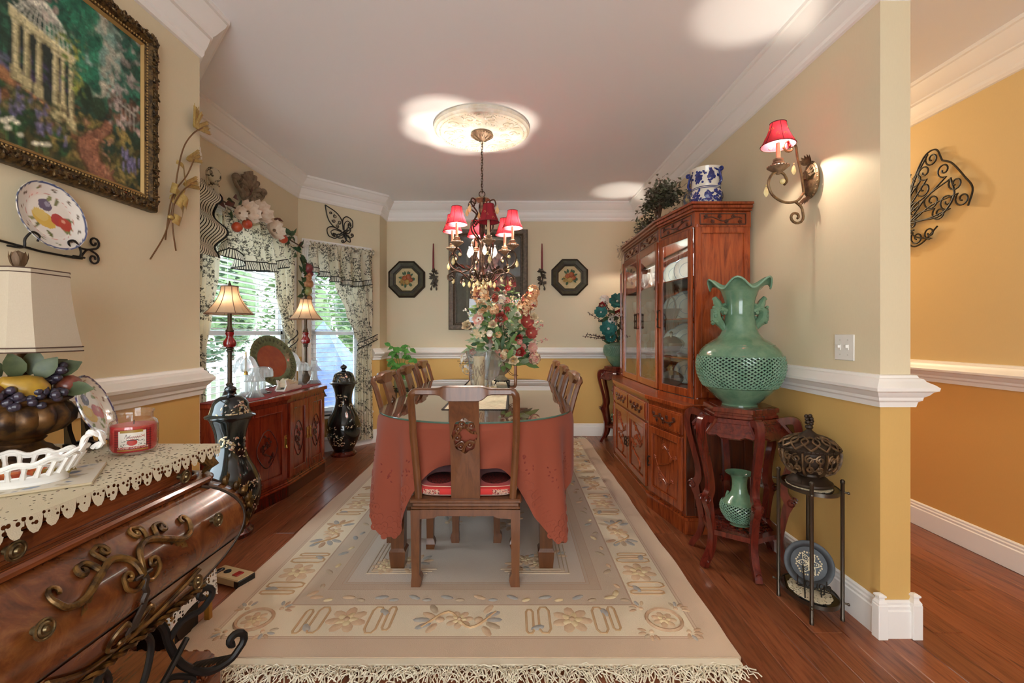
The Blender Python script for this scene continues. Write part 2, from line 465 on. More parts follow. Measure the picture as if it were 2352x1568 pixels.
# floor: base slab and loose-laid planks
mb = MB(); mb.box((-2.3, -1.6, -.1), (2.7, 7.0, -.006), 0)
floor = struct(mb.build('floor', 'seam', smooth=False), 'red brown hardwood plank floor')
PW = .12; plank_me = {}
rng = random.Random(3)
def plank(L):
    L = round(L, 1)
    if L not in plank_me:
        mb = MB(); mb.box((-PW/2+.0006, 0, -.02), (PW/2-.0006, L-.0012, 0), 0, None, .0022)
        me = mb.build('floor_plank', 'floor_wood', floor, smooth=False); plank_me[L] = me.data
        bpy.data.objects.remove(me)
    return plank_me[L]
for i in range(40):
    x = -2.15+PW*(i+.5)
    if x > 2.55: break
    y = .6-rng.choice([0, .3, .6, .9]); ymax = 5.3 if x < 1.5 else 6.5
    while y < ymax:
        L = rng.choice([.9, 1.2, 1.5, 1.8])
        if y+L > .5: obj('floor_plank', plank(L), floor, (x, y, 0))
        y += L
mb = MB(); mb.box((-2.2, -1.6, -.02), (2.55, -.3, 0)); mb.build('floor_plank', 'floor_wood', floor, smooth=False)['kind'] = 'stuff'
# ------------------------------------------------ mouldings
crown_p = [(0, H), (.115, H), (.115, H-.02), (.105, H-.025), (.098, H-.04), (.080, H-.062), (.062, H-.085), (.050, H-.095),
           (.050, H-.105), (.040, H-.112), (.034, H-.135), (.026, H-.160), (.018, H-.172), (.018, H-.190), (.010, H-.205), (0, H-.21)]
rail_p = [(0, .908), (.012, .910), (.016, .930), (.026, .938), (.028, .950), (.040, .960), (.048, .972), (.060, .978), (.062, .990),
          (.052, 1.000), (.034, 1.012), (.028, 1.022), (.018, 1.026), (.014, 1.036), (0, 1.038)]
base_p = [(0, 0), (.016, 0), (.016, .105), (.011, .110), (.013, .122), (.008, .128), (.009, .138), (.003, .145), (0, .145)]
PA = [(XL, -1.6), A0]; full = PA+[A1, C0, C1, (-1.48, YB), (XR, YB), (XR, 1.78), (1.58, 1.78), (1.58, 6.6)]
struct(sweep(crown_p, full, 'trim_1', 'trim_white'), 'white stepped crown moulding around the dining room')
struct(sweep(rail_p, PA+[(XL-.07, 2.22)], 'trim_2', 'trim_white'), 'white chair rail on the wall below the garden painting')
e2 = V(*C0)+d2*(L2*.895)
tail = [tuple(e2), C1, (-1.48, YB), (XR, YB), (XR, 1.78), (1.58, 1.78), (1.58, 6.6)]
struct(sweep(rail_p, tail, 'trim_3', 'trim_white'), 'white chair rail on the back and cabinet side walls')
struct(sweep(base_p, PA+[A1, C0, C1, (-1.48, YB), (XR, YB), (XR, 1.78), (1.58, 1.78), (1.58, 6.6)], 'baseboard_dining', 'trim_white'))
hp = [(2.55, 6.6), (2.55, -1.6)]
struct(sweep(crown_p, hp, 'trim_4', 'trim_white'), 'cream crown moulding in the hall')
struct(sweep(rail_p, hp, 'trim_5', 'trim_white'), 'white chair rail in the hall')
struct(sweep(base_p, hp, 'baseboard_hall', 'trim_white'))
# plinth blocks on the wall end
for i, (x, y) in enumerate(((1.452, 1.772), (1.588, 1.772))):
    mb = MB(); s_ = .019
    mb.box((x-s_, y-s_, 0), (x+s_, y+s_, .135), 0, None, .002)
    mb.lathe([(s_*1.25, .135), (s_*1.25, .142), (s_*.8, .152), (s_*.75, .160), (s_*1.1, .164), (s_*1.1, .170), (s_*.4, .176)], 4, 0, TR((x, y, 0), PI/4))
    struct(mb.build('baseboard_corner_block', 'trim_white', ang=25), 'white corner block on the baseboard at the wall end')
# ------------------------------------------------ windows with casings
glass('window_glass', '#f4fbff', .6, 1.4)
mat('vinyl', '#eef0f2', .4)
def window(name, o, ex, ny, y0, y1):
    """o: wall start (plan), ex along wall, ny outward; opening y0..y1 along wall"""
    o = Vector(o); ex = Vector(ex); ny = Vector(ny)
    def M(): return Matrix(((ex.x, -ny.x, 0, o.x), (ex.y, -ny.y, 0, o.y), (0, 0, 1, 0), (0, 0, 0, 1)))   # local: x along, y into room
    T = M(); root = obj(name, None); root['kind'] = 'structure'; root['label'] = 'white double hung window ' + name[-1:] + ' with fluted casing'
    c = .085
    for a, b in ((y0-c, y0), (y1, y1+c)):                      # fluted casings
        mb = MB(); mb.box((a, 0, WZ0-.05), (b, .018, WZ1), 0, T)
        for k in range(4):
            f = a+c*(.18+.21*k); mb.tube([T @ V(f, .018, WZ0), T @ V(f, .018, WZ1)], .0065, 6)
        mb.build('window_casing', 'trim_white', root)
        mb = MB(); mb.box((a-.004, 0, WZ1), (b+.004, .026, WZ1+c), 0, T, .003)
        mb.lathe([(.034, 0), (.034, .005), (.026, .008), (.022, .004), (.014, .004), (.008, .010), (0, .011)], 20, 0, T @ TR(((a+b)/2, .026, WZ1+c/2), 0, 0, -PI/2))
        mb.build('corner_block', 'trim_white', root)
    mb = MB(); mb.box((y0, 0, WZ1), (y1, .018, WZ1+c), 0, T)
    for k in range(4): mb.tube([T @ V(y0, .018, WZ1+c*(.18+.21*k)), T @ V(y1, .018, WZ1+c*(.18+.21*k))], .0065, 6)
    mb.build('window_head_casing', 'trim_white', root)
    mb = MB(); mb.box((y0-c-.02, -.1, WZ0-.025), (y1+c+.02, .04, WZ0), 0, T, .006); mb.build('window_sill', 'trim_white', root)
    mb = MB(); fw = .045
    for a, b in (((y0, -.12, WZ0), (y0+fw, -.05, WZ1)), ((y1-fw, -.12, WZ0), (y1, -.05, WZ1)), ((y0, -.12, WZ0), (y1, -.05, WZ0+fw)), ((y0, -.12, WZ1-fw), (y1, -.05, WZ1))):
        mb.box(a, b, 0, T, .004)
    mb.build('window_frame', 'vinyl', root)
    zm = (WZ0+WZ1)/2
    for za, zb, yy in ((WZ0+fw, zm+.02, -.075), (zm-.02, WZ1-fw, -.1)):
        mb = MB(); a, b = y0+fw, y1-fw
        for p, q in (((a, yy, za), (a+.035, yy+.025, zb)), ((b-.035, yy, za), (b, yy+.025, zb)), ((a, yy, za), (b, yy+.025, za+.035)), ((a, yy, zb-.035), (b, yy+.025, zb))):
            mb.box(p, q, 0, T, .003)
        s_ = mb.build('window_sash', 'vinyl', root)
        mb = MB(); mb.box((a+.03, yy+.010, za+.03), (b-.03, yy+.014, zb-.03), 0, T); mb.build('pane', 'window_glass', s_)
    return T
Tw1 = window('window_1', A1, (0, 1), (-1, 0), 2.89-2.74, 4.22-2.74)
window('window_3', A0, (-.7071, .7071), (-.7071, -.7071), .8344*.24, .8344*.86)  # out of view, added on the near bay wall for more daylight
Tw2 = window('window_2', C0, tuple(d2), tuple(n2), L2*.135, L2*.775)
# venetian blinds
def slat_mat():
    t = NT('blind_slat'); return cloth_mat('blind_slat', '#f3f1ee', .25, .5, t=t)
slat_mat()
def blind(T, y0, y1, label):
    b = thing('venetian_blind', label, 'blind', (0, 0, 0), 0, 'white venetian blinds')
    mb = MB(); mb.box((y0+.006, -.045, WZ1-.05), (y1-.006, .0, WZ1-.002), 0, T, .004); mb.build('headrail', 'vinyl', b)
    z = WZ1-.075; sd = MB()
    sd.box((y0+.01, -.05, -.0015), (y1-.01, .0, .0015), 0, T @ TR((0, 0, 0), 0, 0, R(6)))
    me = None; k = 0
    while z > WZ0+.05:
        if me is None:
            o_ = sd.build('slat', 'blind_slat', b, (0, 0, z), smooth=False); me = o_.data
        else: obj('slat', me, b, (0, 0, z))
        z -= .046
    mb = MB(); mb.box((y0+.01, -.045, WZ0+.012), (y1-.01, -.005, WZ0+.03), 0, T, .004); mb.build('bottom_rail', 'vinyl', b)
    n = 4 if y1-y0 > 1 else 3
    for i in range(n):
        f = y0+(y1-y0)*(.08+.84*i/(n-1)); mb = MB()
        for q in (-.049, -.001): mb.tube([T @ V(f, q, WZ0+.02), T @ V(f, q, WZ1-.04)], .0012, 4)
        mb.build('ladder_cord', 'vinyl', b)
blind(Tw1, 2.89-2.74, 4.22-2.74, 'wide white venetian blind behind the sideboard')
blind(Tw2, L2*.135, L2*.775, 'narrow white venetian blind above the far black floor vase')
# ------------------------------------------------ outdoors seen between the slats
mat('deck_board', '#a9a4a0', .8, var='#8d8884', vscale=3)
mat('leaf_green', '#56703f', .6, var='#7d9460', vscale=2.5); mat('leaf_dark', '#2f452e', .6, var='#4b6442', vscale=3)
mat('bark', '#5d4a3a', .9); mat('cover_blue', '#4c5f98', .7, var='#7486b8', vscale=4)
mb = MB(); mb.box((-14, -2, -.32), (-2.25, 16, -.22)); struct(mb.build('ground', mat('ground_soil', '#8f8a78', .9, var='#6d7a50', vscale=1.5), smooth=False), 'pale ground outside the windows')
dk = MB(); dk.box((-4.6, 1.0, -.22), (-2.25, 9, -.18)); deck = struct(dk.build('deck', 'deck_board', smooth=False), 'grey board deck outside the windows')
bd = MB(); bd.box((-.068, 1.0, -.18), (.068, 9, -.155)); bme = bd.build('deck_plank', 'deck_board', deck, (-2.35, 0, 0), smooth=False).data
for i in range(1, 16): obj('deck_plank', bme, deck, (-2.35-.145*i, 0, 0))
def shrub(name, label, loc, rad, h, n, m, seed):
    rg = random.Random(seed); t = thing(name, label, 'tree' if h > 2 else 'shrub', loc, 0, 'trees and shrubs outside')
    mb = MB()
    for _ in range(n):
        a = rg.uniform(0, 2*PI); u = rg.random()**.4; z = rg.uniform(.12, 1)*h; r_ = rad*u*math.sin(PI*min(.98, .18+.8*z/h))**.5
        p = V(r_*math.cos(a), r_*math.sin(a), z); d = V(math.cos(a), math.sin(a), rg.uniform(-.3, .8))
        mb.leaf(p, d, rg.uniform(.12, .24), rg.uniform(.08, .14), (rg.uniform(-1, 1), rg.uniform(-1, 1), 1), .2, 0, 2)
    mb.ell((0, 0, h*.5), (rad*.4, rad*.4, h*.32), 14, 10)
    f = mb.build('foliage', m, t, smooth=False); f['kind'] = 'stuff'
    mb = MB(); mb.tube([(0, 0, -.1), (.03, 0, h*.4), (0, .03, h*.8)], [.07, .05, .02], 7); mb.build('trunk', 'bark', t)
for i, (x, y, r_, h, m, lb) in enumerate([(-6.0, 5.0, 1.1, 3.2, 'leaf_green', 'leafy green tree behind the near half of the wide window'),
        (-6.8, 8.3, 1.2, 3.6, 'leaf_dark', 'dark green tree behind the far half of the wide window'),
        (-5.2, 11.6, 1.2, 3.4, 'leaf_green', 'light green tree outside the narrow window'),
        (-5.5, 6.75, .45, 1.1, 'leaf_dark', 'low dark shrub beside the deck'), (-2.5, 13.2, 1.3, 3.6, 'leaf_dark', 'tall dark tree beyond the blue cover'),
        (-8.4, 11.3, 1.5, 4.2, 'leaf_dark', 'tallest tree at the end of the garden'), (-10.2, 7.6, 1.8, 5.0, 'leaf_dark', 'broad dark tree far behind the wide window'), (-9.5, 15.2, 2.0, 5.0, 'leaf_green', 'broad light tree far behind the narrow window'), (-5.4, 15.4, 1.7, 4.6, 'leaf_dark', 'dark tree farthest along the garden'), (-4.3, 9.75, .45, 1.0, 'leaf_green', 'low bright shrub near the deck rail')]):
    shrub('tree' if h > 2 else 'shrub', lb, (x, y, -.22), r_, h, 1500 if h > 2 else 700, m, 20+i)
cv = thing('patio_cover', 'blue fabric cover over patio furniture on the deck', 'patio cover', (-2.95, 7.0, -.155))
mb = MB(); mb.add([(-.6, -.5, 0), (.6, -.5, 0), (.6, .5, 0), (-.6, .5, 0), (-.5, -.4, .8), (.5, -.4, .8), (.5, .4, .8), (-.5, .4, .8), (0, 0, 1.55)],
                  [(0, 1, 5, 4), (1, 2, 6, 5), (2, 3, 7, 6), (3, 0, 4, 7), (4, 5, 8), (5, 6, 8), (6, 7, 8), (7, 4, 8)])
mb.build('cover', 'cover_blue', cv, smooth=False)
rl = thing('deck_railing', 'white deck railing outside the windows', 'railing', (-4.5, 0, -.155))
mb = MB(); mb.box((-.03, 3.0, .86), (.03, 9, .92)); mb.build('handrail', 'vinyl', rl)
bb = MB(); bb.box((-.018, -.018, 0), (.018, .018, .86)); bm_ = None
for i in range(30):
    if bm_ is None: bm_ = bb.build('baluster', 'vinyl', rl, (0, 3.05+.2*i, 0), smooth=False).data
    else: obj('baluster', bm_, rl, (0, 3.05+.2*i, 0))
# ================================================================ RUG
TX = -.205                     # table axis
def rug_mat():
    t = NT('rug_pile'); tc = t.n('ShaderNodeTexCoord'); sp = t.n('ShaderNodeSeparateXYZ'); t.l(tc.outputs['Object'], sp.inputs[0])
    dx = t.math('SUBTRACT', 1.06, t.math('ABSOLUTE', sp.outputs['X'])); dy = t.math('SUBTRACT', 1.70, t.math('ABSOLUTE', sp.outputs['Y']))
    d = t.math('MINIMUM', dx, dy); f = t.math('MULTIPLY', d, 1/1.06)
    q = lambda v: v/1.06
    tan, cream, taupe, fld, ln = '#d4b99c', '#eadabb', '#cfb99e', '#cfbfad', '#bf9f82'
    st = [(0, tan), (q(.092), ln), (q(.097), tan), (q(.105), ln), (q(.109), cream), (q(.310), ln), (q(.316), taupe), (q(.425), ln), (q(.430), '#c5ab90'),
          (q(.470), ln), (q(.475), '#c3ad95'), (q(.485), ln), (q(.49), fld)]
    col = t.ramp(f, st, 'CONSTANT')
    n = t.noise(t.coords(), 3.0, 3, .6); n2 = t.noise(t.coords(), 420, 2, .6)
    col = t.mix(t.math('MULTIPLY', n.outputs['Fac'], .16), col, '#a48e7c')
    return t.done(t.bsdf(col, .95, 0, .1, n2.outputs['Fac'], .5, .003, 0, .3))
rug_mat()
for nm, c, c2 in (('pile_tan', '#c6a37a', '#ccab85'), ('pile_cream', '#e6d4ab', '#d9c196'), ('pile_peach', '#cfae8e', '#dcc09e'), ('pile_blue', '#a3a29f', '#b5aea2'),
                  ('pile_brown', '#bb997c', '#c8a98a'), ('pile_taupe', '#b7a288', '#c6b196')):
    mat(nm, c, .95, var=c2, vscale=30, bump=.4, bscale=400, spec=.1)
rug = thing('area_rug', 'large sculpted cream and taupe floral rug with knotted fringe under the dining table', 'rug', (-.22, 3.345, 0))
RT = .016
mb = MB()
def rug_edge(x, y): return .004*math.sin(y*5.1+x)+.003*math.sin(y*13+2*x)
nx, ny = 40, 60
mb.grid(lambda u, v: (-1.06+2.12*u+rug_edge(u, -1.7+3.4*v)*(1 if abs(u-.5) > .45 else 0), -1.70+3.40*v, RT), nx, ny)
mb.box((-1.058, -1.70, .0), (1.058, 1.70, RT-.001))
mb.build('rug_body', 'rug_pile', rug)
def petal_ring(mb, c, r, n, pr, z, mi, h=.006, a0=0):
    for k in range(n):
        a = a0+2*PI*k/n; mb.ell((c[0]+r*math.cos(a), c[1]+r*math.sin(a), z), (pr, pr*.72, h), 8, 4, mi, None) if False else \
            mb.ell((0, 0, 0), (pr, pr*.66, h), 8, 4, mi, TR((c[0]+r*math.cos(a), c[1]+r*math.sin(a), z), a))
def rug_flower(mb, c, s, rg):
    petal_ring(mb, c, .052*s, 7, .034*s, RT, 2, .0032, rg.random()); petal_ring(mb, c, .026*s, 5, .024*s, RT+.001, 1, .004); mb.ell((c[0], c[1], RT+.004), (.014*s, .014*s, .005), 8, 4, 4)
def rug_spray(mb, c, s, ang, rg):
    for k in range(5):
        a = ang+(k-2)*.55; L = .07*s*rg.uniform(.8, 1.2)
        mb.ell((0, 0, 0), (.036*s, .016*s, .0032), 8, 4, rg.choice([3, 3, 4, 2, 5]), TR((c[0]+L*math.cos(a), c[1]+L*math.sin(a), RT), a))
    mb.ell((c[0], c[1], RT), (.02*s, .02*s, .006), 8, 4, 2)
def rug_bracket(mb, c, L, W, vert):
    """long hexagonal ring with a curled foot"""
    pts = [(-L/2, -W*.25), (-L/2+W*.5, -W/2), (L/2-W*.5, -W/2), (L/2, -W*.25), (L/2, W*.25), (L/2-W*.5, W/2), (-L/2+W*.5, W/2), (-L/2, W*.25)]
    rot = (lambda p: (c[0]-p[1], c[1]+p[0], RT)) if vert else (lambda p: (c[0]+p[0], c[1]+p[1], RT))
    mb.tube([rot(p) for p in pts], .0058, 6, True, 0, None, (1, .55, (0, 1, 0)))
rg = random.Random(5); brd = MB()
hx, hy, bw = 1.06, 1.70, .208
def border_run(n0, n1, fix, horiz, sgn):
    """motifs along one side; fix = centre line coordinate"""
    L = n1-n0; n = max(1, round(L/.48)); st = L/n
    for i in range(n):
        c0 = n0+st*(i+.5)
        at = (lambda a, b: (a, fix+b)) if horiz else (lambda a, b: (fix+b, a))
        if i % 2 == 0:
            rug_flower(brd, at(c0, 0), 1.0, rg)
            for s_ in (-1, 1):
                rug_bracket(brd, at(c0+s_*.115, 0), .165, .045, horiz); rug_bracket(brd, at(c0+s_*.175, .01*s_), .15, .028, horiz)
                brd.ell((0, 0, 0), (.03, .016, .005), 8, 4, 3, TR((*at(c0+s_*.145, .05*s_), RT), rg.uniform(0, 3)))
        else:
            for s_ in (-1, 1):
                rug_spray(brd, at(c0+s_*.08, 0), 1.0, (0 if s_ > 0 else PI) if horiz else s_*PI/2, rg)
            rug_flower(brd, at(c0, 0), .7, rg)
            P = cr([at(c0-.15, -.05), at(c0-.05, .05), at(c0+.05, -.05), at(c0+.15, .05)], 6); brd.tube([(p[0], p[1], RT) for p in P], .006, 6, False, 0)
ci = .212
for s_ in (-1, 1):
    border_run(-hx+.36, hx-.36, s_*(hy-ci), True, s_); border_run(-hy+.36, hy-.36, s_*(hx-ci), False, s_)
    for s2 in (-1, 1):
        c = (s2*(hx-ci), s_*(hy-ci)); brd.tube([(c[0]+.07*math.cos(a), c[1]+.07*math.sin(a), RT) for a in np.linspace(0, 2*PI, 25)[:-1]], .008, 6, True, 4)
        rug_flower(brd, c, .62, rg)
        for a in (PI*.25, PI*.75, -PI*.25, -PI*.75):
            rug_spray(brd, (c[0]+.0*s2+.105*math.cos(a), c[1]+.105*math.sin(a)), .5, a, rg)
names = ['pile_tan', 'pile_cream', 'pile_peach', 'pile_blue', 'pile_brown', 'pile_taupe']
brd.build('carved_border', names, rug)['kind'] = 'stuff'
inn = MB()
for s_ in (-1, 1):
    for i in range(15):
        y = -1.30+2.60*i/14; inn.ell((0, 0, 0), (.03, .014, .004), 8, 4, rg.choice([3, 1, 2, 5]), TR((s_*(hx-.37), y, RT), rg.uniform(.6, 2.4)))
        inn.ell((0, 0, 0), (.022, .012, .004), 8, 4, rg.choice([3, 1, 2, 5]), TR((s_*(hx-.37)+.02, y+.06, RT), rg.uniform(.6, 2.4)))
    for i in range(10):
        x = -.66+1.32*i/9; inn.ell((0, 0, 0), (.032, .014, .004), 8, 4, rg.choice([3, 1, 2, 3]), TR((x, s_*(hy-.37), RT), rg.uniform(-.6, .6)))
        inn.ell((0, 0, 0), (.022, .012, .004), 8, 4, rg.choice([3, 1, 2, 5]), TR((x+.06, s_*(hy-.37)-.02, RT), rg.uniform(-.6, .6)))
for sx in (-1, 1):
    for sy in (-1, 1):
        for k in range(6): 
            c = (sx*(.44-rg.uniform(0, .2)), sy*(1.08-rg.uniform(0, .2))); rug_flower(inn, c, .5+.3*rg.random(), rg) if k < 3 else rug_spray(inn, c, .8, rg.uniform(0, 6), rg)
        for k in range(3):
            inn.tube([(sx*(.5-.02*k-a), sy*(1.13-.02*k-b), RT) for a, b in ((0, .3), (0, 0), (.3, 0))], .004, 5, False, 5)
for k in range(9): rug_flower(inn, (rg.uniform(-.2, .2), -.25+rg.uniform(-.2, .2)), .6, rg)
for k in range(8): rug_spray(inn, (rg.uniform(-.3, .3), -.25+rg.uniform(-.3, .3)), .9, rg.uniform(0, 6), rg)
inn.build('carved_field', names, rug)['kind'] = 'stuff'
mat('fringe_cotton', '#e6dcc4', .95, spec=.1)
for s_ in (-1, 1):
    fr = MB(); rgf = random.Random(9+s_)
    fr.box((-1.05, s_*1.70, .0), (1.05, s_*1.735, .012), 0, None, .003)
    nk = 150 if s_ < 0 else 90
    for i in range(nk):
        x = -1.05+2.10*(i+.5)/nk; fr.ell((x, s_*1.738, .007), (.0055, .006, .0055), 6, 4)
        for k in range(4 if s_ < 0 else 2):
            L = rgf.uniform(.06, .105); a = rgf.gauss(0, .5); p = V(x, s_*1.74, .007); pts = [p]
            for j in range(5):
                a += rgf.gauss(0, .45); a *= .9
                p = p+V(math.sin(a), s_*math.cos(a), 0)*L/5; pts.append(V(p.x, p.y, max(.002, .006+rgf.uniform(-.003, .014)*(1 if j < 4 else .2))))
            fr.tube(pts, [.0021]*5+[.0026], 4)
    fr.build('fringe', 'fringe_cotton', rug)['kind'] = 'stuff'
Z0 = RT-.0005                    # furniture on the rug stands at this height
# ================================================================ DINING TABLE
wood('table_wood', '#4a2a17', '#613a20', '#6e4527', (9, 9, 1.2), 2.5, .28, .35)
wood('chair_wood', '#54301a', '#6e4325', '#7b4d2c', (9, 9, 1.2), 2.5, .34, .2)
TY0, TY1, TZ = 2.105, 4.255, .775
TYC = (TY0+TY1)/2; TA, TB, TE = .53, (TY1-TY0)/2, .45
def oval(a, b, e, n=24):
    P = []
    for k in range(n+1): t = PI*k/n; P.append((a*math.cos(t), (b-e)+e*math.sin(t)))
    for k in range(n+1): t = PI+PI*k/n; P.append((a*math.cos(t), -(b-e)+e*math.sin(t)))
    return P
table = thing('dining_table', 'long oval wooden dining table hidden under rust cloth, square hoofed legs showing', 'dining table', (TX, TYC, Z0))
mb = MB(); mb.prism(oval(TA-.008, TB-.008, TE), TZ-.045-Z0, TZ-.006-Z0); mb.build('tabletop', 'table_wood', table)
mb = MB(); mb.box((-.36, -.86, .62), (.36, .86, .73), 0, None, .004); mb.build('apron', 'table_wood', table)
lg = MB()
lg.add([(-.034, -.034, .73), (.034, -.034, .73), (.034, .034, .73), (-.034, .034, .73), (-.032, -.032, .10), (.032, -.032, .10), (.032, .032, .10), (-.032, .032, .10),
        (-.041, -.041, .085), (.041, -.041, .085), (.041, .041, .085), (-.041, .041, .085), (-.034, -.034, 0), (.034, -.034, 0), (.034, .034, 0), (-.034, .034, 0)],
       [(3, 2, 1, 0), (12, 13, 14, 15)]+[(k*4+i, k*4+(i+1) % 4, (k+1)*4+(i+1) % 4, (k+1)*4+i)[::-1] for k in range(3) for i in range(4)])
lme = None
for sx in (-1, 1):
    for sy in (-1, 1):
        if lme is None: lme = lg.build('leg', 'table_wood', table, (sx*.375, sy*.885, 0), smooth=False).data
        else: obj('leg', lme, table, (sx*.375, sy*.885, 0))
# ------------------------------------------------ tablecloth
def tc_mat():
    t = NT('rust_cloth'); n = t.noise(t.coords((900, 900, 900)), 1, 2, .6); n2 = t.noise(t.coords(), 6, 3, .6)
    c = t.mix(t.math('MULTIPLY', n2.outputs['Fac'], .3), '#934b37', '#7f402d')
    return t.done(t.bsdf(c, .82, 0, .2, n.outputs['Fac'], .1, .0006, 0, .08))
tc_mat(); mat('rust_thread', '#7d2f22', .8)
tcl = thing('tablecloth', 'rust red cloth with cutwork corners draped over the oval dining table', 'tablecloth', (TX, TYC, 0))
NP = 400
def perim(t):
    """point and outward normal on table outline, t in 0..1 (racetrack with elliptical ends)"""
    O = perim.O; n = len(O); f = (t % 1)*n; i = int(f); w_ = f-i
    p = O[i].lerp(O[(i+1) % n], w_); nn = (perim.N[i].lerp(perim.N[(i+1) % n], w_)).normalized(); return p, nn
raw = [Vector(p) for p in oval(TA, TB, TE, 60)]
cum = [0]
for i in range(len(raw)): cum.append(cum[-1]+(raw[(i+1) % len(raw)]-raw[i]).length)
PER = cum[-1]; res = []
j = 0
for k in range(NP):
    s_ = PER*k/NP
    while cum[j+1] < s_: j += 1
    w_ = (s_-cum[j])/max(cum[j+1]-cum[j], 1e-9); res.append(raw[j].lerp(raw[(j+1) % len(raw)], w_))
perim.O = res; perim.N = []
for k in range(NP):
    d = (res[(k+2) % NP]-res[k-2]).normalized(); perim.N.append(V(d.y, -d.x))
HX, HY = TA+.315, TB+.33
def cloth_pt(t, v):
    p, nn = perim(t)
    hx_ = (HX-abs(p.x))/max(abs(nn.x), 1e-3); hy_ = (HY-abs(p.y))/max(abs(nn.y), 1e-3); h = min(hx_, hy_, .60)
    corner = max(0, min(1, (h-.36)/.2)); s_ = t*PER
    front = p.y < -TB+.40 and abs(p.x+.015) < .31
    ff = max(0, 1-(abs(p.x+.015)/.31)**4) if front else 0
    fold = math.sin(s_*19+1.3)+.5*math.sin(s_*33+.4)+.5*math.sin(s_*9)
    amp = (.015+.030*corner)*(1-.6*ff); out = .006+.022*v*(1-ff)+amp*fold*v**.8+.02*corner*v
    z = h*v
    if ff > 0:                                   # gathered on the chair seat
        h2 = h*(1-.36*ff+.05*math.cos(p.x*16)*ff); z = h2*v; out += -.07*ff*v**1.3+.02*ff*math.sin(v*6+p.x*20)*v
    if abs(nn.x) > .9: out = max(.0, min(out, .014))     # sides pressed by the chair backs
    rnd = .012*(1-math.exp(-z*90))
    q = p+nn*(out+rnd-.006)
    return V(q.x, q.y, TZ-z*.985)
mb = MB(); NV = 18
mb.grid(lambda u, v: cloth_pt(u, v**.9), NP, NV, 0, None, True)
mb.add([(p.x, p.y, TZ) for p in res], [tuple(range(NP))])
mb.build('cloth', 'rust_cloth', tcl, ang=80)
cw = MB(); em = MB()
for cx_, cy_ in ((-1, -1), (1, -1), (-1, 1), (1, 1)):
    # find the corner parameter
    best = max(range(NP), key=lambda k: (lambda p, n: min((HX-abs(p.x))/max(abs(n.x), 1e-3), (HY-abs(p.y))/max(abs(n.y), 1e-3), .6) if (p.x*cx_ > 0 and p.y*cy_ > 0 and abs(n.x) > .3 and abs(n.y) > .3) else 0)(*perim(k/NP)))
    t0 = best/NP
    for row in range(7):
        for i in range(-7, 8):
            ds = (i+.5*(row % 2))*.030; v = .99-row*.045
            if abs(ds) > .03+(6-row)*.0+row*.028: continue
            if row > 2 and abs(ds) < (row-2.6)*.02: continue
            t = t0+ds/PER
            p = cloth_pt(t, min(v, 1)); pd = cloth_pt(t, v-.04); ps = cloth_pt(t+.002, v); nr = (pd-p).cross(ps-p).normalized()
            F = FR(p, nr); cw.lathe([(.006, -.0015), (.0165, -.0018), (.0172, 0), (.0165, .0018), (.006, .0015), (.006, -.0015)], 10, 0, F, False)
    for s2 in (-.13, .0, .13):
        for k in range(9):
            ds = s2+random.uniform(-.03, .03); v = .50+random.uniform(-.09, .09)+abs(s2)*.3; p = cloth_pt(t0+ds/PER, v); pd = cloth_pt(t0+ds/PER, v-.03); ps = cloth_pt(t0+(ds+.01)/PER, v)
            nr = (pd-p).cross(ps-p).normalized(); em.ell((0, 0, 0), (.007, .004, .0025), 6, 4, 0, FR(p, nr) @ TR((0, 0, 0), random.uniform(0, 3)))
cw.build('cutwork_corners', 'rust_cloth', tcl)['kind'] = 'stuff'; em.build('embroidery', 'rust_thread', tcl)['kind'] = 'stuff'
# glass top
glass('table_glass', '#f1f7f2', 1.9, 1.52); mat('glass_edge', '#4f6b5e', .1, spec=.8)
gt = thing('glass_tabletop', 'clear oval glass sheet lying over the rust tablecloth', 'glass top', (TX, TYC, TZ))
mb = MB(); o_ = oval(TA+.006, TB+.006, TE, 40); n = len(o_); mb.add([(p[0], p[1], .010) for p in o_], [tuple(range(n))]); mb.build('sheet', 'table_glass', gt)
mb = MB(); mb.add([(p[0], p[1], .0012) for p in o_]+[(p[0]*1.002, p[1]*1.002, .006) for p in o_]+[(p[0], p[1], .010) for p in o_],
                  [(k*n+i, k*n+(i+1) % n, (k+1)*n+(i+1) % n, (k+1)*n+i) for k in (0, 1) for i in range(n)]); mb.build('polished_edge', 'glass_edge', gt)
TT = TZ+.0105
# runner
def lace_mat(name, c, hole=True, s=1.0, c2=None):
    t = NT(name); vec = t.coords((s, s, s)); vo = t.n('ShaderNodeTexVoronoi'); vo.inputs['Scale'].default_value = 70; vo.inputs['Randomness'].default_value = .55
    t.l(vec, vo.inputs['Vector']); n = t.noise(vec, 6, 3, .6)
    a = t.math('LESS_THAN', t.math('ADD', vo.outputs['Distance'], t.math('MULTIPLY', n.outputs['Fac'], .5)), .60)
    nb = t.noise(vec, 400, 2, .6)
    col = t.mix(n.outputs['Fac'], c, c2 or c)
    inv = t.math('SUBTRACT', 1.0, a)
    return cloth_mat(name, col, .1, .95, nb.outputs['Fac'], .6, t, alpha=t.math('MAXIMUM', t.math('SUBTRACT', 1.0, t.math('MULTIPLY', a, 1.0 if hole else 0.0)), 0.0) if hole else None)
mat('runner_linen', '#cfc6ac', .9, var='#b8ad92', vscale=40, bump=.6, bscale=300); mat('black_lace', '#1d1916', .8)
rn = thing('table_runner', 'pale green beige runner with dark lace edge along the glass tabletop', 'table runner', (TX, 0, TT))
mb = MB(); mb.box((-.17, 2.45, 0), (.17, 3.98, .002)); mb.build('runner_cloth', 'runner_linen', rn, smooth=False)
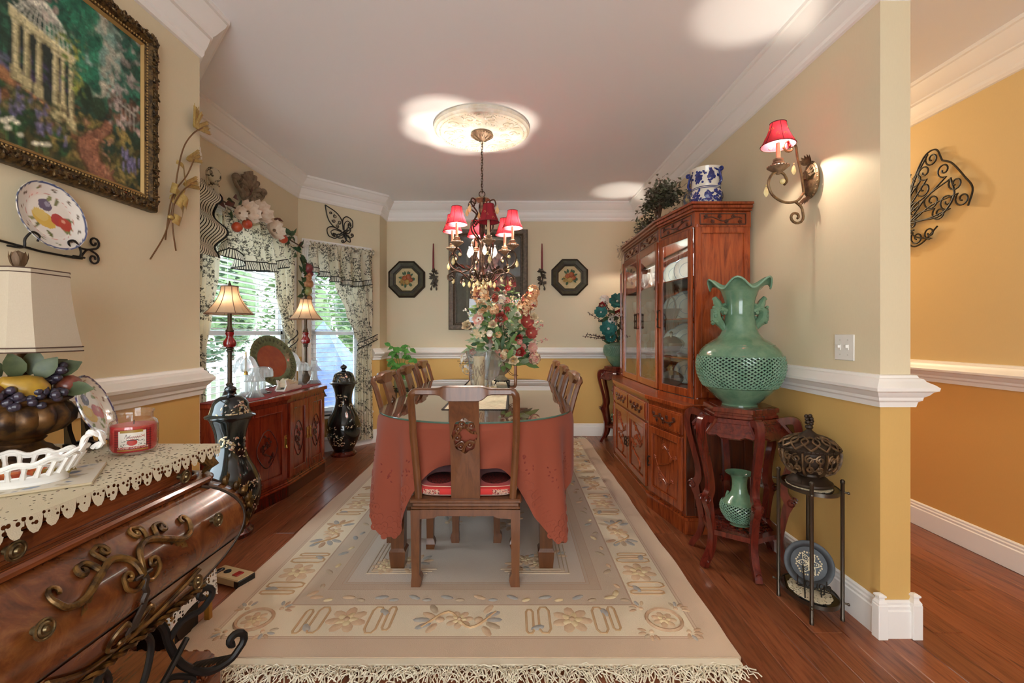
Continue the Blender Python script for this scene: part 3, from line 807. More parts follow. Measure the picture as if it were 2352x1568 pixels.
for a, b in (((-.178, 2.44, 0), (.178, 2.452, .0025)), ((-.178, 3.978, 0), (.178, 3.99, .0025)), ((-.178, 2.44, 0), (-.168, 3.99, .0025)), ((.168, 2.44, 0), (.178, 3.99, .0025))):
    mb = MB(); mb.box(a, b); horiz = abs(b[0]-a[0]) > .1; n = 30 if horiz else 90
    for k in range(n):
        f = (k+.5)/n; c = (a[0]+(b[0]-a[0])*f if horiz else (a[0]+b[0])/2+(-.005 if a[0] < 0 else .005), (a[1]+b[1])/2+(-.006 if a[1] < 3 else .006) if horiz else a[1]+(b[1]-a[1])*f, .0013)
        mb.ell(c, (.007, .007, .0012), 8, 3)
    mb.build('lace_edge', 'black_lace', rn)
# ================================================================ CHAIRS
def build_chair(label, loc, rz, group):
    t = thing('dining_chair', label, 'chair', loc, rz, group)
    # local: front +y
    sh = .41
    mb = MB(); mb.box((-.262, -.205, sh-.018), (.262, .215, sh), 0, None, .006); mb.build('seat', 'chair_wood', t)
    mb = MB(); mb.box((-.250, -.195, sh-.035), (.250, .205, sh-.018), 0, None, .003); mb.box((-.256, -.200, sh-.048), (.256, .210, sh-.035), 0, None, .005)
    mb.build('seat_moulding', 'chair_wood', t)
    for (a, b) in (((-.25, -.200, 0), (.25, -.182, 0)), ((-.25, .192, 0), (.25, .210, 0))):      # aprons with cusped underside
        prof = [(-.25, sh-.048), (.25, sh-.048), (.25, .30), (.215, .318), (.15, .322), (.13, .332), (-.13, .332), (-.15, .322), (-.215, .318), (-.25, .30)]
        mb = MB(); mb.prism(prof, a[1], b[1], 0, Matrix(((1, 0, 0, 0), (0, 0, 1, 0), (0, 1, 0, 0), (0, 0, 0, 1)))); mb.build('apron', 'chair_wood', t, smooth=False)
    for x in (-1, 1):
        mb = MB(); mb.box((x*.232, -.19, .325), (x*.250, .20, sh-.048)); mb.build('apron', 'chair_wood', t, smooth=False)
    for x in (-1, 1):
        for y in (-.18, .19):
            mb = MB(); sy = -1 if y < 0 else 1
            sec = [(.022, sh-.048, 0), (.020, .20, 0), (.018, .06, .0), (.022, .045, .004), (.0245, .03, .005), (.021, 0, .001)]
            vs = []
            for r_, z, off in sec:
                vs += [(x*.234-r_+x*-off, y-r_-sy*off, z), (x*.234+r_+x*-off, y-r_-sy*off, z), (x*.234+r_-x*off, y+r_-sy*off, z), (x*.234-r_-x*off, y+r_-sy*off, z)]
            fs = [(0, 1, 2, 3), (23, 22, 21, 20)]+[(k*4+i, (k+1)*4+i, (k+1)*4+(i+1) % 4, k*4+(i+1) % 4) for k in range(5) for i in range(4)]
            mb.add(vs, fs); mb.build('leg', 'chair_wood', t, ang=25)
    # backrest: posts, crest, splat follow one curved line
    def yb(z): u = (z-sh)/.53; return -.178-.035*u-.075*u*u
    top = .925
    mb = MB()
    for x in (-1, 1):
        P = [V(x*(.222+.016*min(1, (z-sh)/.3)), yb(z), z) for z in np.linspace(sh-.02, top-.035, 12)]
        P += [V(x*(.238-.004), yb(top)-.002, top-.016), V(x*.226, yb(top), top-.004), V(x*.205, yb(top), top)]
        mb = MB(); mb.tube(P, [.0175]*len(P), 8, False, 0, None, (1.0, .85, (1, 0, 0))); mb.build('back_post', 'chair_wood', t)
    n = 24; cr_v = []; 
    def crest(u): # u -1..1 -> top, bottom z
        a = abs(u); s_ = 1/(1+math.exp((a-.47)*34)); s3 = 1/(1+math.exp((a-.44)*30))
        return top+.015+.012*s_, top-.016-.030*s3, .015+.009*s_
    vs = []; fs = []
    for i in range(n+1):
        u = -1+2*i/n; zt, zb, th = crest(u); x = u*.215
        for (dy, zz) in ((-th, zb+.006), (-th, zt-.008), (-th*.4, zt), (th*.4, zt), (th, zt-.008), (th, zb+.006), (0, zb)):
            vs.append((x, yb(top)+dy, zz))
    k7 = 7
    for i in range(n):
        for k in range(k7): fs.append((i*k7+k, i*k7+(k+1) % k7, (i+1)*k7+(k+1) % k7, (i+1)*k7+k))
    fs += [tuple(range(k7))[::-1], tuple(n*k7+k for k in range(k7))]
    mb = MB(); mb.add(vs, fs); mb.build('crest_rail', 'chair_wood', t)
    # splat with carved oval opening
    zc, ra, rb, hw = .715, .057, .083, .068; N = 40; vs = []; fs = []
    z0, z1 = sh-.01, top-.02
    def out_pt(a):
        ca, sa = math.cos(a), math.sin(a); f = min(hw/max(abs(ca), 1e-6), ((z1-zc) if sa > 0 else (zc-z0))/max(abs(sa), 1e-6)); return (f*ca, zc+f*sa)
    angs = sorted([2*PI*k/N for k in range(N)]+[math.atan2(dz, dx) % (2*PI) for dx in (-hw, hw) for dz in (z1-zc, z0-zc)])
    n = len(angs)
    for side in (-.009, .009):
        for a in angs:
            rr = 1+.05*math.cos(8*a); x, z = ra*rr*math.cos(a), zc+rb*rr*math.sin(a); vs.append((x, yb(z)+side, z))
            x, z = out_pt(a); vs.append((x, yb(z)+side, z))
    for i in range(n):
        j = (i+1) % n
        fs += [(2*i, 2*j, 2*j+1, 2*i+1)[::-1], (2*n+2*i, 2*n+2*j, 2*n+2*j+1, 2*n+2*i+1), (2*i, 2*n+2*i, 2*n+2*j, 2*j)[::-1], (2*i+1, 2*j+1, 2*n+2*j+1, 2*n+2*i+1)[::-1]]
    mb = MB(); mb.add(vs, fs); sp = mb.build('splat', 'chair_wood', t, ang=30)
    mb = MB(); M3 = lambda x, z: (x, yb(z), z)
    mb.tube([(M3(x, zc+z)[0], yb(zc+z)-.004*math.sin(i*2.1), zc+z) for i, (x, z) in enumerate(cr([(-.058, -.03), (-.03, .02), (.0, .04), (.03, .015), (.058, .012)], 5))], .007, 6)
    mb.tube([M3(x, zc+z) for x, z in cr([(-.01, -.085), (.0, -.05), (.02, -.03), (.045, -.035), (.056, -.02)], 5)], .007, 6)
    mb.tube([M3(x, zc+z) for x, z in cr([(-.045, -.05), (-.015, -.03), (.0, -.05)], 4)], .005, 6)
    for bx, bz in ((-.012, .052), (-.03, .03), (-.034, -.012), (.022, -.045), (-.02, -.055), (.03, .045)):
        mb.tube([M3(bx+.013*math.cos(a), zc+bz+.013*math.sin(a)) for a in np.linspace(0, 2*PI, 11)[:-1]], .0045, 5, True); mb.ell(M3(bx, zc+bz), .005, 6, 4)
    mb.build('blossom_carving', 'chair_wood', sp)
    return t
ch = build_chair('near dining chair with its back to the viewer and a red cushion', (-.22, 2.295, Z0), 0, 'dining chairs around the table')
def chair_copy(label, loc, rz):
    c = copy_tree(ch); c.location = loc; c.rotation_euler = (0, 0, rz); c['label'] = label; return c
SY = (2.79, 3.35, 3.93)
for y, w_ in zip(SY, ('dining chair on the window side of the table, nearest the black near vase', 'middle dining chair on the window side of the table', 'dining chair on the window side of the table, nearest the back wall')):
    chair_copy(w_, (-.512, y, Z0), -PI/2)
for y, w_ in zip(SY, ('dining chair on the china cabinet side, nearest the viewer', 'middle dining chair on the china cabinet side of the table', 'dining chair on the china cabinet side, nearest the back wall')):
    chair_copy(w_, (.102, y, Z0), PI/2)
chair_copy('dining chair at the far head of the table by the back wall', (-.205, 4.50, Z0), PI)
# cushion
def brocade_mat():
    t = NT('brocade_red'); vec = t.coords(); n = t.noise(vec, 90, 3, .7); sp = t.n('ShaderNodeSeparateXYZ'); tc = t.n('ShaderNodeTexCoord'); t.l(tc.outputs['Object'], sp.inputs[0])
    a = t.math('ABSOLUTE', t.math('SUBTRACT', t.math('ABSOLUTE', sp.outputs['X']), .165)); band = t.math('LESS_THAN', a, .04)
    b2 = t.math('GREATER_THAN', t.math('ABSOLUTE', sp.outputs['X']), .235); band = t.math('MAXIMUM', band, b2)
    pat = t.ramp(n.outputs['Fac'], [(.42, '#7a2320'), (.5, '#d8c3a8'), (.58, '#c9372c'), (.66, '#3b2a35')])
    lo = t.math('LESS_THAN', sp.outputs['Z'], .036); band = t.math('MULTIPLY', band, lo)
    return t.done(t.bsdf(t.mix(band, '#c9302a', pat), .6, 0, .3, n.outputs['Fac'], .1, .001, 0, .3))
brocade_mat(); mat('medallion_dark', '#8a2a25', .7, var='#4a2320', vscale=160, vlo=.45, vhi=.55)
cu = thing('seat_cushion', 'red brocade cushion with dark round medallions on the near chair', 'cushion', (-.22, 2.315, Z0+.411))
def cush(hx_, hy_, h):
    def f(u, v):
        a = 2*PI*u; b = -PI/2+PI*v; se = lambda w_, m: math.copysign(abs(w_)**m, w_)
        return V(hx_*se(math.cos(a), .35)*se(math.cos(b), .35), hy_*se(math.sin(a), .35)*se(math.cos(b), .35), h/2+h/2*se(math.sin(b), .5))
    return f
mb = MB(); mb.grid(cush(.25, .195, .052), 48, 12, 0, None, True); mb.build('pad', 'brocade_red', cu)
mb = MB(); mb.grid(cush(.246, .191, .006), 48, 6, 0, TR((0, 0, .022)), True)
for x in (-.135, .135):
    mb = MB(); mb.lathe([(.0, .0525), (.07, .0518), (.074, .050)], 28, 0, TR((x, -.06, .001), 0, 0, 0, (1, 1.25, 1)), False); mb.build('medallion', 'medallion_dark', cu)
P = cush(.25, .195, .052)
for v in (.30, .70):
    mb = MB(); mb.tube([P(u, v) for u in np.linspace(0, 1, 61)[:-1]], .0022, 5, True); mb.build('piping', mat('piping_pale', '#d9b8a0', .7), cu)
# ================================================================ shared relief / flower helpers
def wb(mb, name, m, parent, **kw):
    """build a mesh given in world coordinates under an unrotated thing"""
    l = parent.location; return mb.build(name, m, parent, (-l.x, -l.y, -l.z), **kw)
def FM(a, b, z=0):
    a = V(a[0], a[1], z); x = V(b[0]-a.x, b[1]-a.y, 0).normalized(); o = x.cross(V(0, 0, 1))
    return Matrix(((x.x, 0, o.x, a.x), (x.y, 0, o.y, a.y), (0, 1, 0, a.z), (0, 0, 0, 1)))
def blossom(mb, p, r, M, mi=0, h=.4):
    for k in range(5):
        a = 2*PI*k/5+p[0]*7; mb.ell((p[0]+r*.62*math.cos(a), p[1]+r*.62*math.sin(a), p[2]), (r*.5, r*.5, r*h), 6, 4, mi, M)
    mb.ell((p[0], p[1], p[2]+r*h*.6), (r*.3, r*.3, r*h*.8), 6, 4, mi, M)
def branch(mb, M, x0, y0, w_, h_, z, rg, r=.004, nb=6, br=.014):
    """climbing blossom branch carved in relief inside a w x h field"""
    xs = [x0+w_*(.5+.33*math.sin(2.2*k+rg.random())) for k in range(6)]
    P = cr([(xs[k], y0+h_*k/5) for k in range(6)], 5); mb.tube([M @ V(p.x, p.y, z) for p in P], [r*1.7*(1-.6*i/len(P)) for i in range(len(P))], 5)
    for k in range(nb):
        i = rg.randrange(3, len(P)-1); s_ = rg.choice([-1, 1]); q = P[i]; e = V(min(max(q.x+s_*w_*rg.uniform(.15, .38), x0+br), x0+w_-br), min(q.y+h_*rg.uniform(.03, .16), y0+h_-br))
        m_ = (q+e)/2+V(0, h_*.02); mb.tube([M @ V(a.x, a.y, z) for a in (q, m_, e)], [r, r*.8, r*.6], 5); blossom(mb, (e.x, e.y, z), br, M)
    for k in range(nb):
        i = rg.randrange(2, len(P)-1); q = P[i]; blossom(mb, (q.x, q.y, z+.001), br*.75, M)
def lobed(cx_, cy_, w_, h_, n=40):
    return [(cx_+w_*math.cos(a)*(1+.07*math.cos(4*a)), cy_+h_*math.sin(a)*(1+.05*math.cos(4*a))) for a in np.linspace(0, 2*PI, n+1)[:-1]]
def panel_door(parent, F, x0, x1, y0, y1, m, st=.045, th=.018, name='door', panel_m=None):
    mb = MB(); k = .003
    for a, b in (((x0, y0, 0), (x0+st, y1, th)), ((x1-st, y0, 0), (x1, y1, th)), ((x0+st, y0, 0), (x1-st, y0+st, th)), ((x0+st, y1-st, 0), (x1-st, y1, th))): mb.box(a, b, 0, F, k)
    b_ = .007
    for a, b in (((x0+st, y0+st), (x0+st, y1-st)), ((x1-st, y0+st), (x1-st, y1-st)), ((x0+st, y0+st), (x1-st, y0+st)), ((x0+st, y1-st), (x1-st, y1-st))):
        mb.tube([F @ V(*a, th*.75), F @ V(*b, th*.75)], .005, 6)
    d = wb(mb, name, m, parent, ang=30)
    if panel_m is not False:
        mb = MB(); mb.box((x0+st-.004, y0+st-.004, 0), (x1-st+.004, y1-st+.004, th*.35), 0, F)
        mb.build('panel', panel_m or m, d, smooth=False)
    return d
def rose(mb, p, d, r, mi=0, n=14):
    F = frame_z(d); p = Vector(p)
    for k in range(n):
        t = k/(n-1); a = k*2.4; rr = r*(.18+.82*t); up = r*(.75-.55*t)
        c = p+F @ V(rr*.55*math.cos(a), rr*.55*math.sin(a), up*.55)
        ax = F @ V(math.cos(a), math.sin(a), .55-.75*t); tang = F @ V(-math.sin(a), math.cos(a), 0)
        mb.grid(lambda u, v: c+tang*((u-.5)*rr*1.25*math.sin(PI*(.25+.6*v)))+(F @ V(0, 0, 1))*(v*up*1.0-.25*up)+ax*(v*v*rr*.42-(abs(u-.5)*2)**2*rr*.28), 4, 3, mi)
def bloom(mb, p, d, r, n=6, mi=0, mc=None, cup=.45, wid=.9):
    """open flower with n cupped petals"""
    F = frame_z(d); p = Vector(p)
    for lay in (0, 1):
        for k in range(n):
            a = 2*PI*(k+.5*lay)/n; rad = F @ V(math.cos(a), math.sin(a), 0); tg = F @ V(-math.sin(a), math.cos(a), 0); zz = F @ V(0, 0, 1); rr = r*(1-.28*lay)
            mb.grid(lambda u, v: p+rad*(rr*v)+tg*((u-.5)*rr*wid*math.sin(PI*(.10+.66*v)))+zz*(rr*cup*(v*v*.8+lay*.35*v+(abs(u-.5)*2)**2*.25*v)), 4, 4, mi)
    mb.ell(p+F @ V(0, 0, r*.12), r*.16, 7, 5, mi if mc is None else mc)
def cluster(mb, p, R_, n, pr, rg, mis=(0,), sq=1.0):
    for _ in range(n):
        d = V(rg.gauss(0, 1), rg.gauss(0, 1), rg.gauss(0, 1)).normalized(); q = Vector(p)+V(d.x*R_, d.y*R_, d.z*R_*sq)*rg.uniform(.75, 1.05); mi = rg.choice(mis)
        F = frame_z(d)
        for k in range(4):
            a = PI/2*k+rg.random(); mb.leaf(q, F @ V(math.cos(a), math.sin(a), .35), pr, pr*.9, tuple(d), .1, mi, 2)
def frond(mb, pts, L, mi=0, n=14, droop=0):
    P = cr(pts, 5); mb.tube(P, .0018, 4, False, mi); m = len(P)
    for k in range(n):
        t = .12+.86*k/n; i = min(int(t*(m-1)), m-2); q = P[i]; d = (P[i+1]-P[i]).normalized(); sd = d.cross(V(0, -1, .3)).normalized(); l_ = L*math.sin(PI*(.12+.85*(1-t)))
        for s_ in (-1, 1): mb.leaf(q, sd*s_+d*.45-V(0, 0, droop), l_, l_*.22, (0, -1, .4), .2, mi, 2)
# ================================================================ SIDEBOARD under the window
wood('rosewood', '#5a1a0d', '#8a3019', '#9c3f22', (7, 7, .9), 4, .22, .5)
wood('stand_wood', '#3c130c', '#652318', '#7a3020', (7, 7, .9), 4, .25, .45)
wood('rosewood_dark', '#2f0d08', '#571a10', '#6a2415', (7, 7, .9), 4, .25, .5)
mat('brass', '#b8924a', .28, 1); mat('dark_bronze', '#3b2a1d', .4, .8)
SBC = (-1.86, 3.5, 0)
sb = thing('sideboard', 'red rosewood sideboard with canted ends and carved doors under the bay window', 'sideboard', SBC)
SB = [(-2.02, 2.90), (-1.75, 2.90), (-1.66, 3.30), (-1.645, 3.90), (-1.80, 4.16), (-2.02, 4.16)]
def off(poly, d, c=(-1.9, 3.52)):
    out = []
    n = len(poly)
    for i in range(n):
        a, b, e = Vector(poly[i-1]), Vector(poly[i]), Vector(poly[(i+1) % n]); d1 = (b-a).normalized(); d3 = (e-b).normalized(); n1 = V(d1.y, -d1.x); n3 = V(d3.y, -d3.x); q = b+(n1+n3)/(1+n1.dot(n3))*d; out.append((max(q.x, -2.022), q.y))
    return out
SZ = .75
mb = MB(); mb.prism(SB, .11, SZ-.03); wb(mb, 'body', 'rosewood', sb, smooth=False)
for d_, z0, z1, nm in ((.012, 0, .085, 'plinth'), (.022, .085, .100, 'base_moulding'), (.010, .100, .112, 'base_moulding'), (.008, SZ-.045, SZ-.03, 'top_moulding'), (.030, SZ-.03, SZ, 'top')):
    mb = MB(); mb.prism(off(SB, d_), z0, z1, 0, None, .006); wb(mb, nm, 'rosewood_dark' if nm == 'plinth' else 'rosewood', sb, smooth=False)
rg = random.Random(4)
for (a, b, xs) in (((-1.75, 2.90), (-1.66, 3.30), [(.025, .395)]), ((-1.66, 3.30), (-1.645, 3.90), [(.015, .297), (.303, .585)])):
    F = FM(a, b, 0)
    for i, (x0, x1) in enumerate(xs):
        d = panel_door(sb, F, x0, x1, .135, SZ-.06, 'rosewood', .05)
        cx_ = (x0+x1)/2; mb = MB(); mb.tube([F @ V(x, y, .008) for x, y in lobed(cx_, .40, (x1-x0)*.24, .125)], .0035, 5, True)
        branch(mb, F, cx_-(x1-x0)*.17, .30, (x1-x0)*.34, .20, .008, rg, .0035, 7, .013)
        mb.build('carving', 'rosewood_dark', d)
        hx_ = x1-.02 if (len(xs) == 1 or i == 0) else x0+.02
        mb = MB(); mb.box((hx_-.012, .37, .018), (hx_+.012, .46, .0215), 0, F, .002); mb.tube([F @ V(hx_, .39+.0*k, .026) for k in (0, 1)]+[F @ V(hx_, .37, .032)], .004, 6); mb.ell(F @ V(hx_, .44, .024), .006, 8, 5)
        mb.build('brass_latch', 'brass', d)
# red runner
mat('red_runner', '#8f2d28', .9, var='#74211f', vscale=60, bump=.4, bscale=250); mat('gold_runner_end', '#b08a4e', .8)
srn = thing('sideboard_runner', 'dark red cloth runner along the sideboard top under the lamps', 'runner', (-1.86, 3.5, SZ))
mb = MB(); mb.prism([(-2.015, 2.86), (-1.76, 2.86), (-1.70, 3.12), (-1.715, 3.3), (-1.70, 4.0), (-1.85, 4.195), (-2.015, 4.195)], SZ, SZ+.003); wb(mb, 'runner_cloth', 'red_runner', srn, smooth=False)
mb = MB(); mb.grid(lambda u, v: (-1.70-.14*u+.035*v, 3.985+.20*u+.03*v, SZ+.004-.13*v*(1-.3*abs(u-.5))-.002*math.sin(9*u)), 10, 8); wb(mb, 'runner_end', 'gold_runner_end', srn)
mb = MB(); mb.tube([V(-1.70-.14*u+.036, 3.985+.20*u+.03, SZ+.004-.13*(1-.3*abs(u-.5))) for u in np.linspace(0, 1, 9)], .005, 6); wb(mb, 'trim_cord', 'dark_bronze', srn)
ST = SZ+.003
# ================================================================ BLACK FLOOR VASES
def laq():
    t = NT('black_lacquer'); n = t.noise(t.coords(), 9, 4, .6); return t.done(t.bsdf(t.ramp(n.outputs['Fac'], [(.4, '#0d0e0e'), (.7, '#1c2422')]), .12, 0, .6, None, 0, 0, .4))
laq(); mat('gilt_decor', '#b3925c', .4, .35, var='#d8c7a4', vscale=40); mat('gilt_pale', '#cfc9b8', .4, var='#b0694a', vscale=60)
def floor_vase(label, loc, seed, seg=40):
    v = thing('floor_vase', label, 'vase', loc, 0, 'tall black lidded floor vases'); rg = random.Random(seed)
    mb = MB(); mb.lathe([(.0, 0), (.118, 0), (.122, .008), (.122, .022), (.112, .028), (.106, .040), (.095, .046), (0, .046)], seg); mb.build('stand', 'rosewood_dark', v)
    prof = [(0, .047), (.088, .047), (.092, .055), (.112, .09), (.148, .17), (.163, .24), (.160, .30), (.138, .37), (.103, .44), (.082, .50), (.077, .55), (.086, .62), (.108, .685), (.120, .705), (.118, .71), (.10, .70)]
    P = [(p.x, p.y) for p in cr(prof[2:-2], 4)]; P = prof[:2]+P+prof[-2:]
    mb = MB(); mb.lathe(P, seg, cap=False); mb.build('body', 'black_lacquer', v)
    mb = MB(); mb.lathe([(.100, .700), (.130, .704), (.134, .711), (.128, .717), (.108, .728), (.100, .755), (.094, .785), (.078, .812), (.048, .828), (.022, .835)], seg, cap=False)
    mb.lathe([(.022, .834), (.017, .842), (.018, .848), (.030, .858), (.033, .868), (.028, .880), (.012, .888), (.004, .898), (0, .899)], 16); lid = mb.build('lid', 'black_lacquer', v)
    def rad(z, Q):
        for (r0, z0), (r1, z1) in zip(Q[:-1], Q[1:]):
            if z0 <= z <= z1 and z1 > z0: return r0+(r1-r0)*(z-z0)/(z1-z0)
        return .1
    def deco(target, par, n, z0, z1, Q, nm):
        mb = MB()
        for _ in range(n):
            a = rg.uniform(0, 2*PI); z = rg.uniform(z0, z1)
            for k in range(9):
                da, dz = rg.gauss(0, .22), rg.gauss(0, .018); zz = min(max(z+dz, z0), z1); rr = rad(zz, Q); aa = a+da
                p = V(rr*math.cos(aa), rr*math.sin(aa), zz); F = FR(p, (math.cos(aa), math.sin(aa), .05)); s_ = rg.uniform(.4, 1.2)
                mb.ell((0, 0, 0), (.011*s_, .005*s_, .0018), 6, 4, rg.choice([0, 0, 1]), F @ TR((0, 0, 0), rg.uniform(0, 3)))
        mb.build(nm, ['gilt_decor', 'gilt_pale'], par)['kind'] = 'stuff'
    deco(v, v, 22, .12, .33, P, 'gilt_flowers'); deco(v, v, 9, .46, .60, P, 'gilt_birds')
    deco(v, lid, 8, .73, .80, [(.108, .728), (.100, .755), (.094, .785), (.078, .812)], 'gilt_birds')
    return v
floor_vase('black gilt floor vase with domed lid standing between the carved chest and the sideboard', (-1.685, 2.68, 0), 2)
floor_vase('black gilt floor vase with domed lid standing under the narrow window', (-1.675, 4.45, 0), 8)
# ================================================================ BUFFET LAMPS
def shade_mat(name, c, tr=.5, seam=None):
    t = NT(name); n = t.noise(t.coords((300, 300, 300)), 1, 2, .5); return cloth_mat(name, t.mix(t.math('MULTIPLY', n.outputs['Fac'], .15), c, '#6d4a35'), tr, .8, t=t)
shade_mat('shade_cream', '#d8b795', .55); mat('shade_trim', '#6b4a38', .8)
mat('lamp_bronze', '#3e3328', .45, .6, var='#5e4c38', vscale=20); glass_red = mat('ruby_glass', '#7d0d12', .08, 0, coat=.6, spec=.8); mat('white_bulb', '#fff4e0', .4)
def bell(r0, r1, z0, z1, pw=1.9, n=8): return [(r1+(r0-r1)*(1-k/n)**pw, z0+(z1-z0)*k/n) for k in range(n+1)]
def buffet_lamp(label, loc, seed):
    v = thing('buffet_lamp', label, 'lamp', loc, 0, 'buffet lamps with cream bell shades')
    mb = MB(); mb.box((-.06, -.06, 0), (.06, .06, .022), 0, TR((0, 0, 0), .5), .005); mb.lathe([(.058, .02), (.052, .03), (.042, .038), (.036, .06), (.022, .085), (.018, .10), (.024, .11), (.016, .12), (0, .12)], 20); mb.build('base', 'lamp_bronze', v)
    mb = MB(); mb.lathe([(.014, .115), (.014, .325), (.021, .33), (.021, .336), (.016, .342), (.023, .348), (.023, .354), (0, .354)], 16); mb.build('column', 'lamp_bronze', v)
    mb = MB(); mb.lathe([(.016, .352), (.034, .36), (.041, .378), (.038, .395), (.022, .42), (.020, .43), (.027, .445), (.028, .455), (.02, .462), (0, .462)], 20, rfun=lambda a, z: 1+.03*math.cos(8*a)); mb.build('ruby_glass_stem', 'ruby_glass', v)
    mb = MB(); mb.lathe([(.024, .46), (.026, .466), (.019, .476), (.016, .49), (.013, .50), (.013, .60), (.008, .602), (.006, .76), (0, .76)], 14); mb.build('neck', 'lamp_bronze', v)
    P = bell(.143, .050, .578, .760); mb = MB(); mb.lathe(P, 16, cap=False); sh = mb.build('shade', 'shade_cream', v, ang=15)
    mb = MB()
    for k in range(8): a = PI/4*k; mb.tube([(r_*1.005*math.cos(a), r_*1.005*math.sin(a), z) for r_, z in P], .0022, 5)
    for r_, z in (P[0], P[-1]): mb.tube([(r_*math.cos(a), r_*math.sin(a), z) for a in np.linspace(0, 2*PI, 33)[:-1]], .0035, 5, True)
    mb.build('shade_trim', 'shade_trim', sh)
    mb = MB(); mb.lathe([(.006, .755), (.012, .765), (.009, .775), (.006, .785), (0, .80)], 10); mb.build('finial', 'lamp_bronze', v)
    mb = MB(); mb.ell((0, .012, .665), (.016, .016, .024), 10, 7); mb.build('bulb', 'white_bulb', v)
    light('bulb_light', v, (0, -.030, .665), BULB*.035, (1, .80, .58), .02)
buffet_lamp('buffet lamp with ruby glass stem at the near end of the sideboard', (-1.882, 2.985, ST), 1)
buffet_lamp('buffet lamp with ruby glass stem at the far end of the sideboard', (-1.885, 4.09, ST), 2)
# ================================================================ platter and crystal on the sideboard
mat('celadon_rim', '#6e7a52', .3, var='#545f40', vscale=60, coat=.3); mat('terracotta_glaze', '#a84f26', .25, var='#8f3d1e', vscale=12, coat=.4)
pl = thing('platter', 'round orange platter with green leafy rim standing on an easel on the sideboard', 'platter', (-1.93, 3.60, ST))
Mp = FR((0, 0, .225), (.88, -.30, .36), (0, 0, 1))
mb = MB(); mb.lathe([(.135, .004), (.15, .012), (.205, .026), (.213, .024), (.205, .018), (.145, .0), (.135, -.004)], 48, 0, Mp, False); rim = mb.build('rim', 'celadon_rim', pl)
mb = MB(); mb.lathe([(0, .002), (.136, .004), (.136, -.006), (0, -.008)], 48, 0, Mp); mb.build('well', 'terracotta_glaze', pl)
mb = MB()
for k in range(30):
    a = 2*PI*k/30; mb.tube([Mp @ V((.178+.016*math.cos(t))*math.cos(a+.05*math.sin(t)), (.178+.016*math.cos(t))*math.sin(a+.05*math.sin(t)), .024+.002*math.sin(t)) for t in np.linspace(0, 5, 9)], .002, 4)
mb.build('leaf_scrolls', mat('rim_dark', '#38402a', .4), rim)['kind'] = 'stuff'
mb = MB()
for s_ in (-1, 1): mb.tube([(.09, s_*.07-.03, .0), (.10, s_*.07-.03, .045), (.055, s_*.07-.02, .028), (-.01, s_*.07, .035), (-.06, s_*.05, .0)], .004, 6)
mb.tube([(-.01, -.07, .035), (-.01, .07, .035)], .004, 6); mb.build('easel', 'dark_bronze', pl)
def crystal(name, milk=.18):
    t = NT(name); g = t.n('ShaderNodeBsdfGlossy'); g.inputs['Roughness'].default_value = .03; tr = t.n('ShaderNodeBsdfTransparent'); tr.inputs[0].default_value = (.93, .95, .96, 1)
    d = t.n('ShaderNodeBsdfTranslucent'); d.inputs[0].default_value = (.95, .93, .90, 1); fr = t.n('ShaderNodeLayerWeight'); fr.inputs[0].default_value = .5
    m1 = t.n('ShaderNodeMixShader'); m1.inputs[0].default_value = milk; t.l(tr.outputs[0], m1.inputs[1]); t.l(d.outputs[0], m1.inputs[2])
    m2 = t.n('ShaderNodeMixShader'); t.l(t.math('MINIMUM', t.math('ADD', t.math('MULTIPLY', t.math('POWER', fr.outputs['Facing'], 3.0), .8), .12), 1.0), m2.inputs[0]); t.l(m1.outputs[0], m2.inputs[1]); t.l(g.outputs[0], m2.inputs[2]); return t.done(m2)
crystal('cut_crystal', .62); crystal('clear_crystal', .5)
flute = lambda n, a: (lambda t, z: 1+a*math.cos(n*t))
def crystal_lamp_hat(label, loc):
    v = thing('crystal_lamp', label, 'crystal lamp', loc, 0, 'small crystal lamps on the sideboard')
    mb = MB(); mb.lathe([(.058, 0), (.05, .012), (.034, .03), (.026, .06), (.024, .10), (.026, .115), (0, .115)], 24, rfun=flute(12, .06)); mb.build('base', 'cut_crystal', v, ang=15)
    mb = MB(); mb.lathe([(.066, .112), (.060, .115), (.034, .150), (.026, .175), (.030, .205), (.026, .207)], 32, cap=False, rfun=lambda a, z: 1+.10*math.cos(10*a)*max(0, 1-(z-.11)/.05)); mb.build('shade', 'cut_crystal', v, ang=15)
def crystal_lamp_dome(label, loc):
    v = thing('crystal_lamp', label, 'crystal lamp', loc, .4, 'small crystal lamps on the sideboard')
    mb = MB(); mb.box((-.055, -.055, 0), (.055, .055, .008), 0, None, .003); mb.lathe([(.045, .008), (.026, .02), (.02, .035), (0, .035)], 4, 0, TR((0, 0, 0), PI/4)); mb.build('base', 'clear_crystal', v)
    mb = MB(); mb.box((-.016, -.016, .03), (.016, .016, .13), 0, None, .004); mb.build('stem', 'clear_crystal', v)
    mb = MB(); mb.lathe([(.068, .125), (.068, .160), (.062, .182), (.045, .196), (.02, .202), (0, .203)], 36, cap=False, rfun=flute(18, .035)); mb.build('shade', 'cut_crystal', v, ang=12)
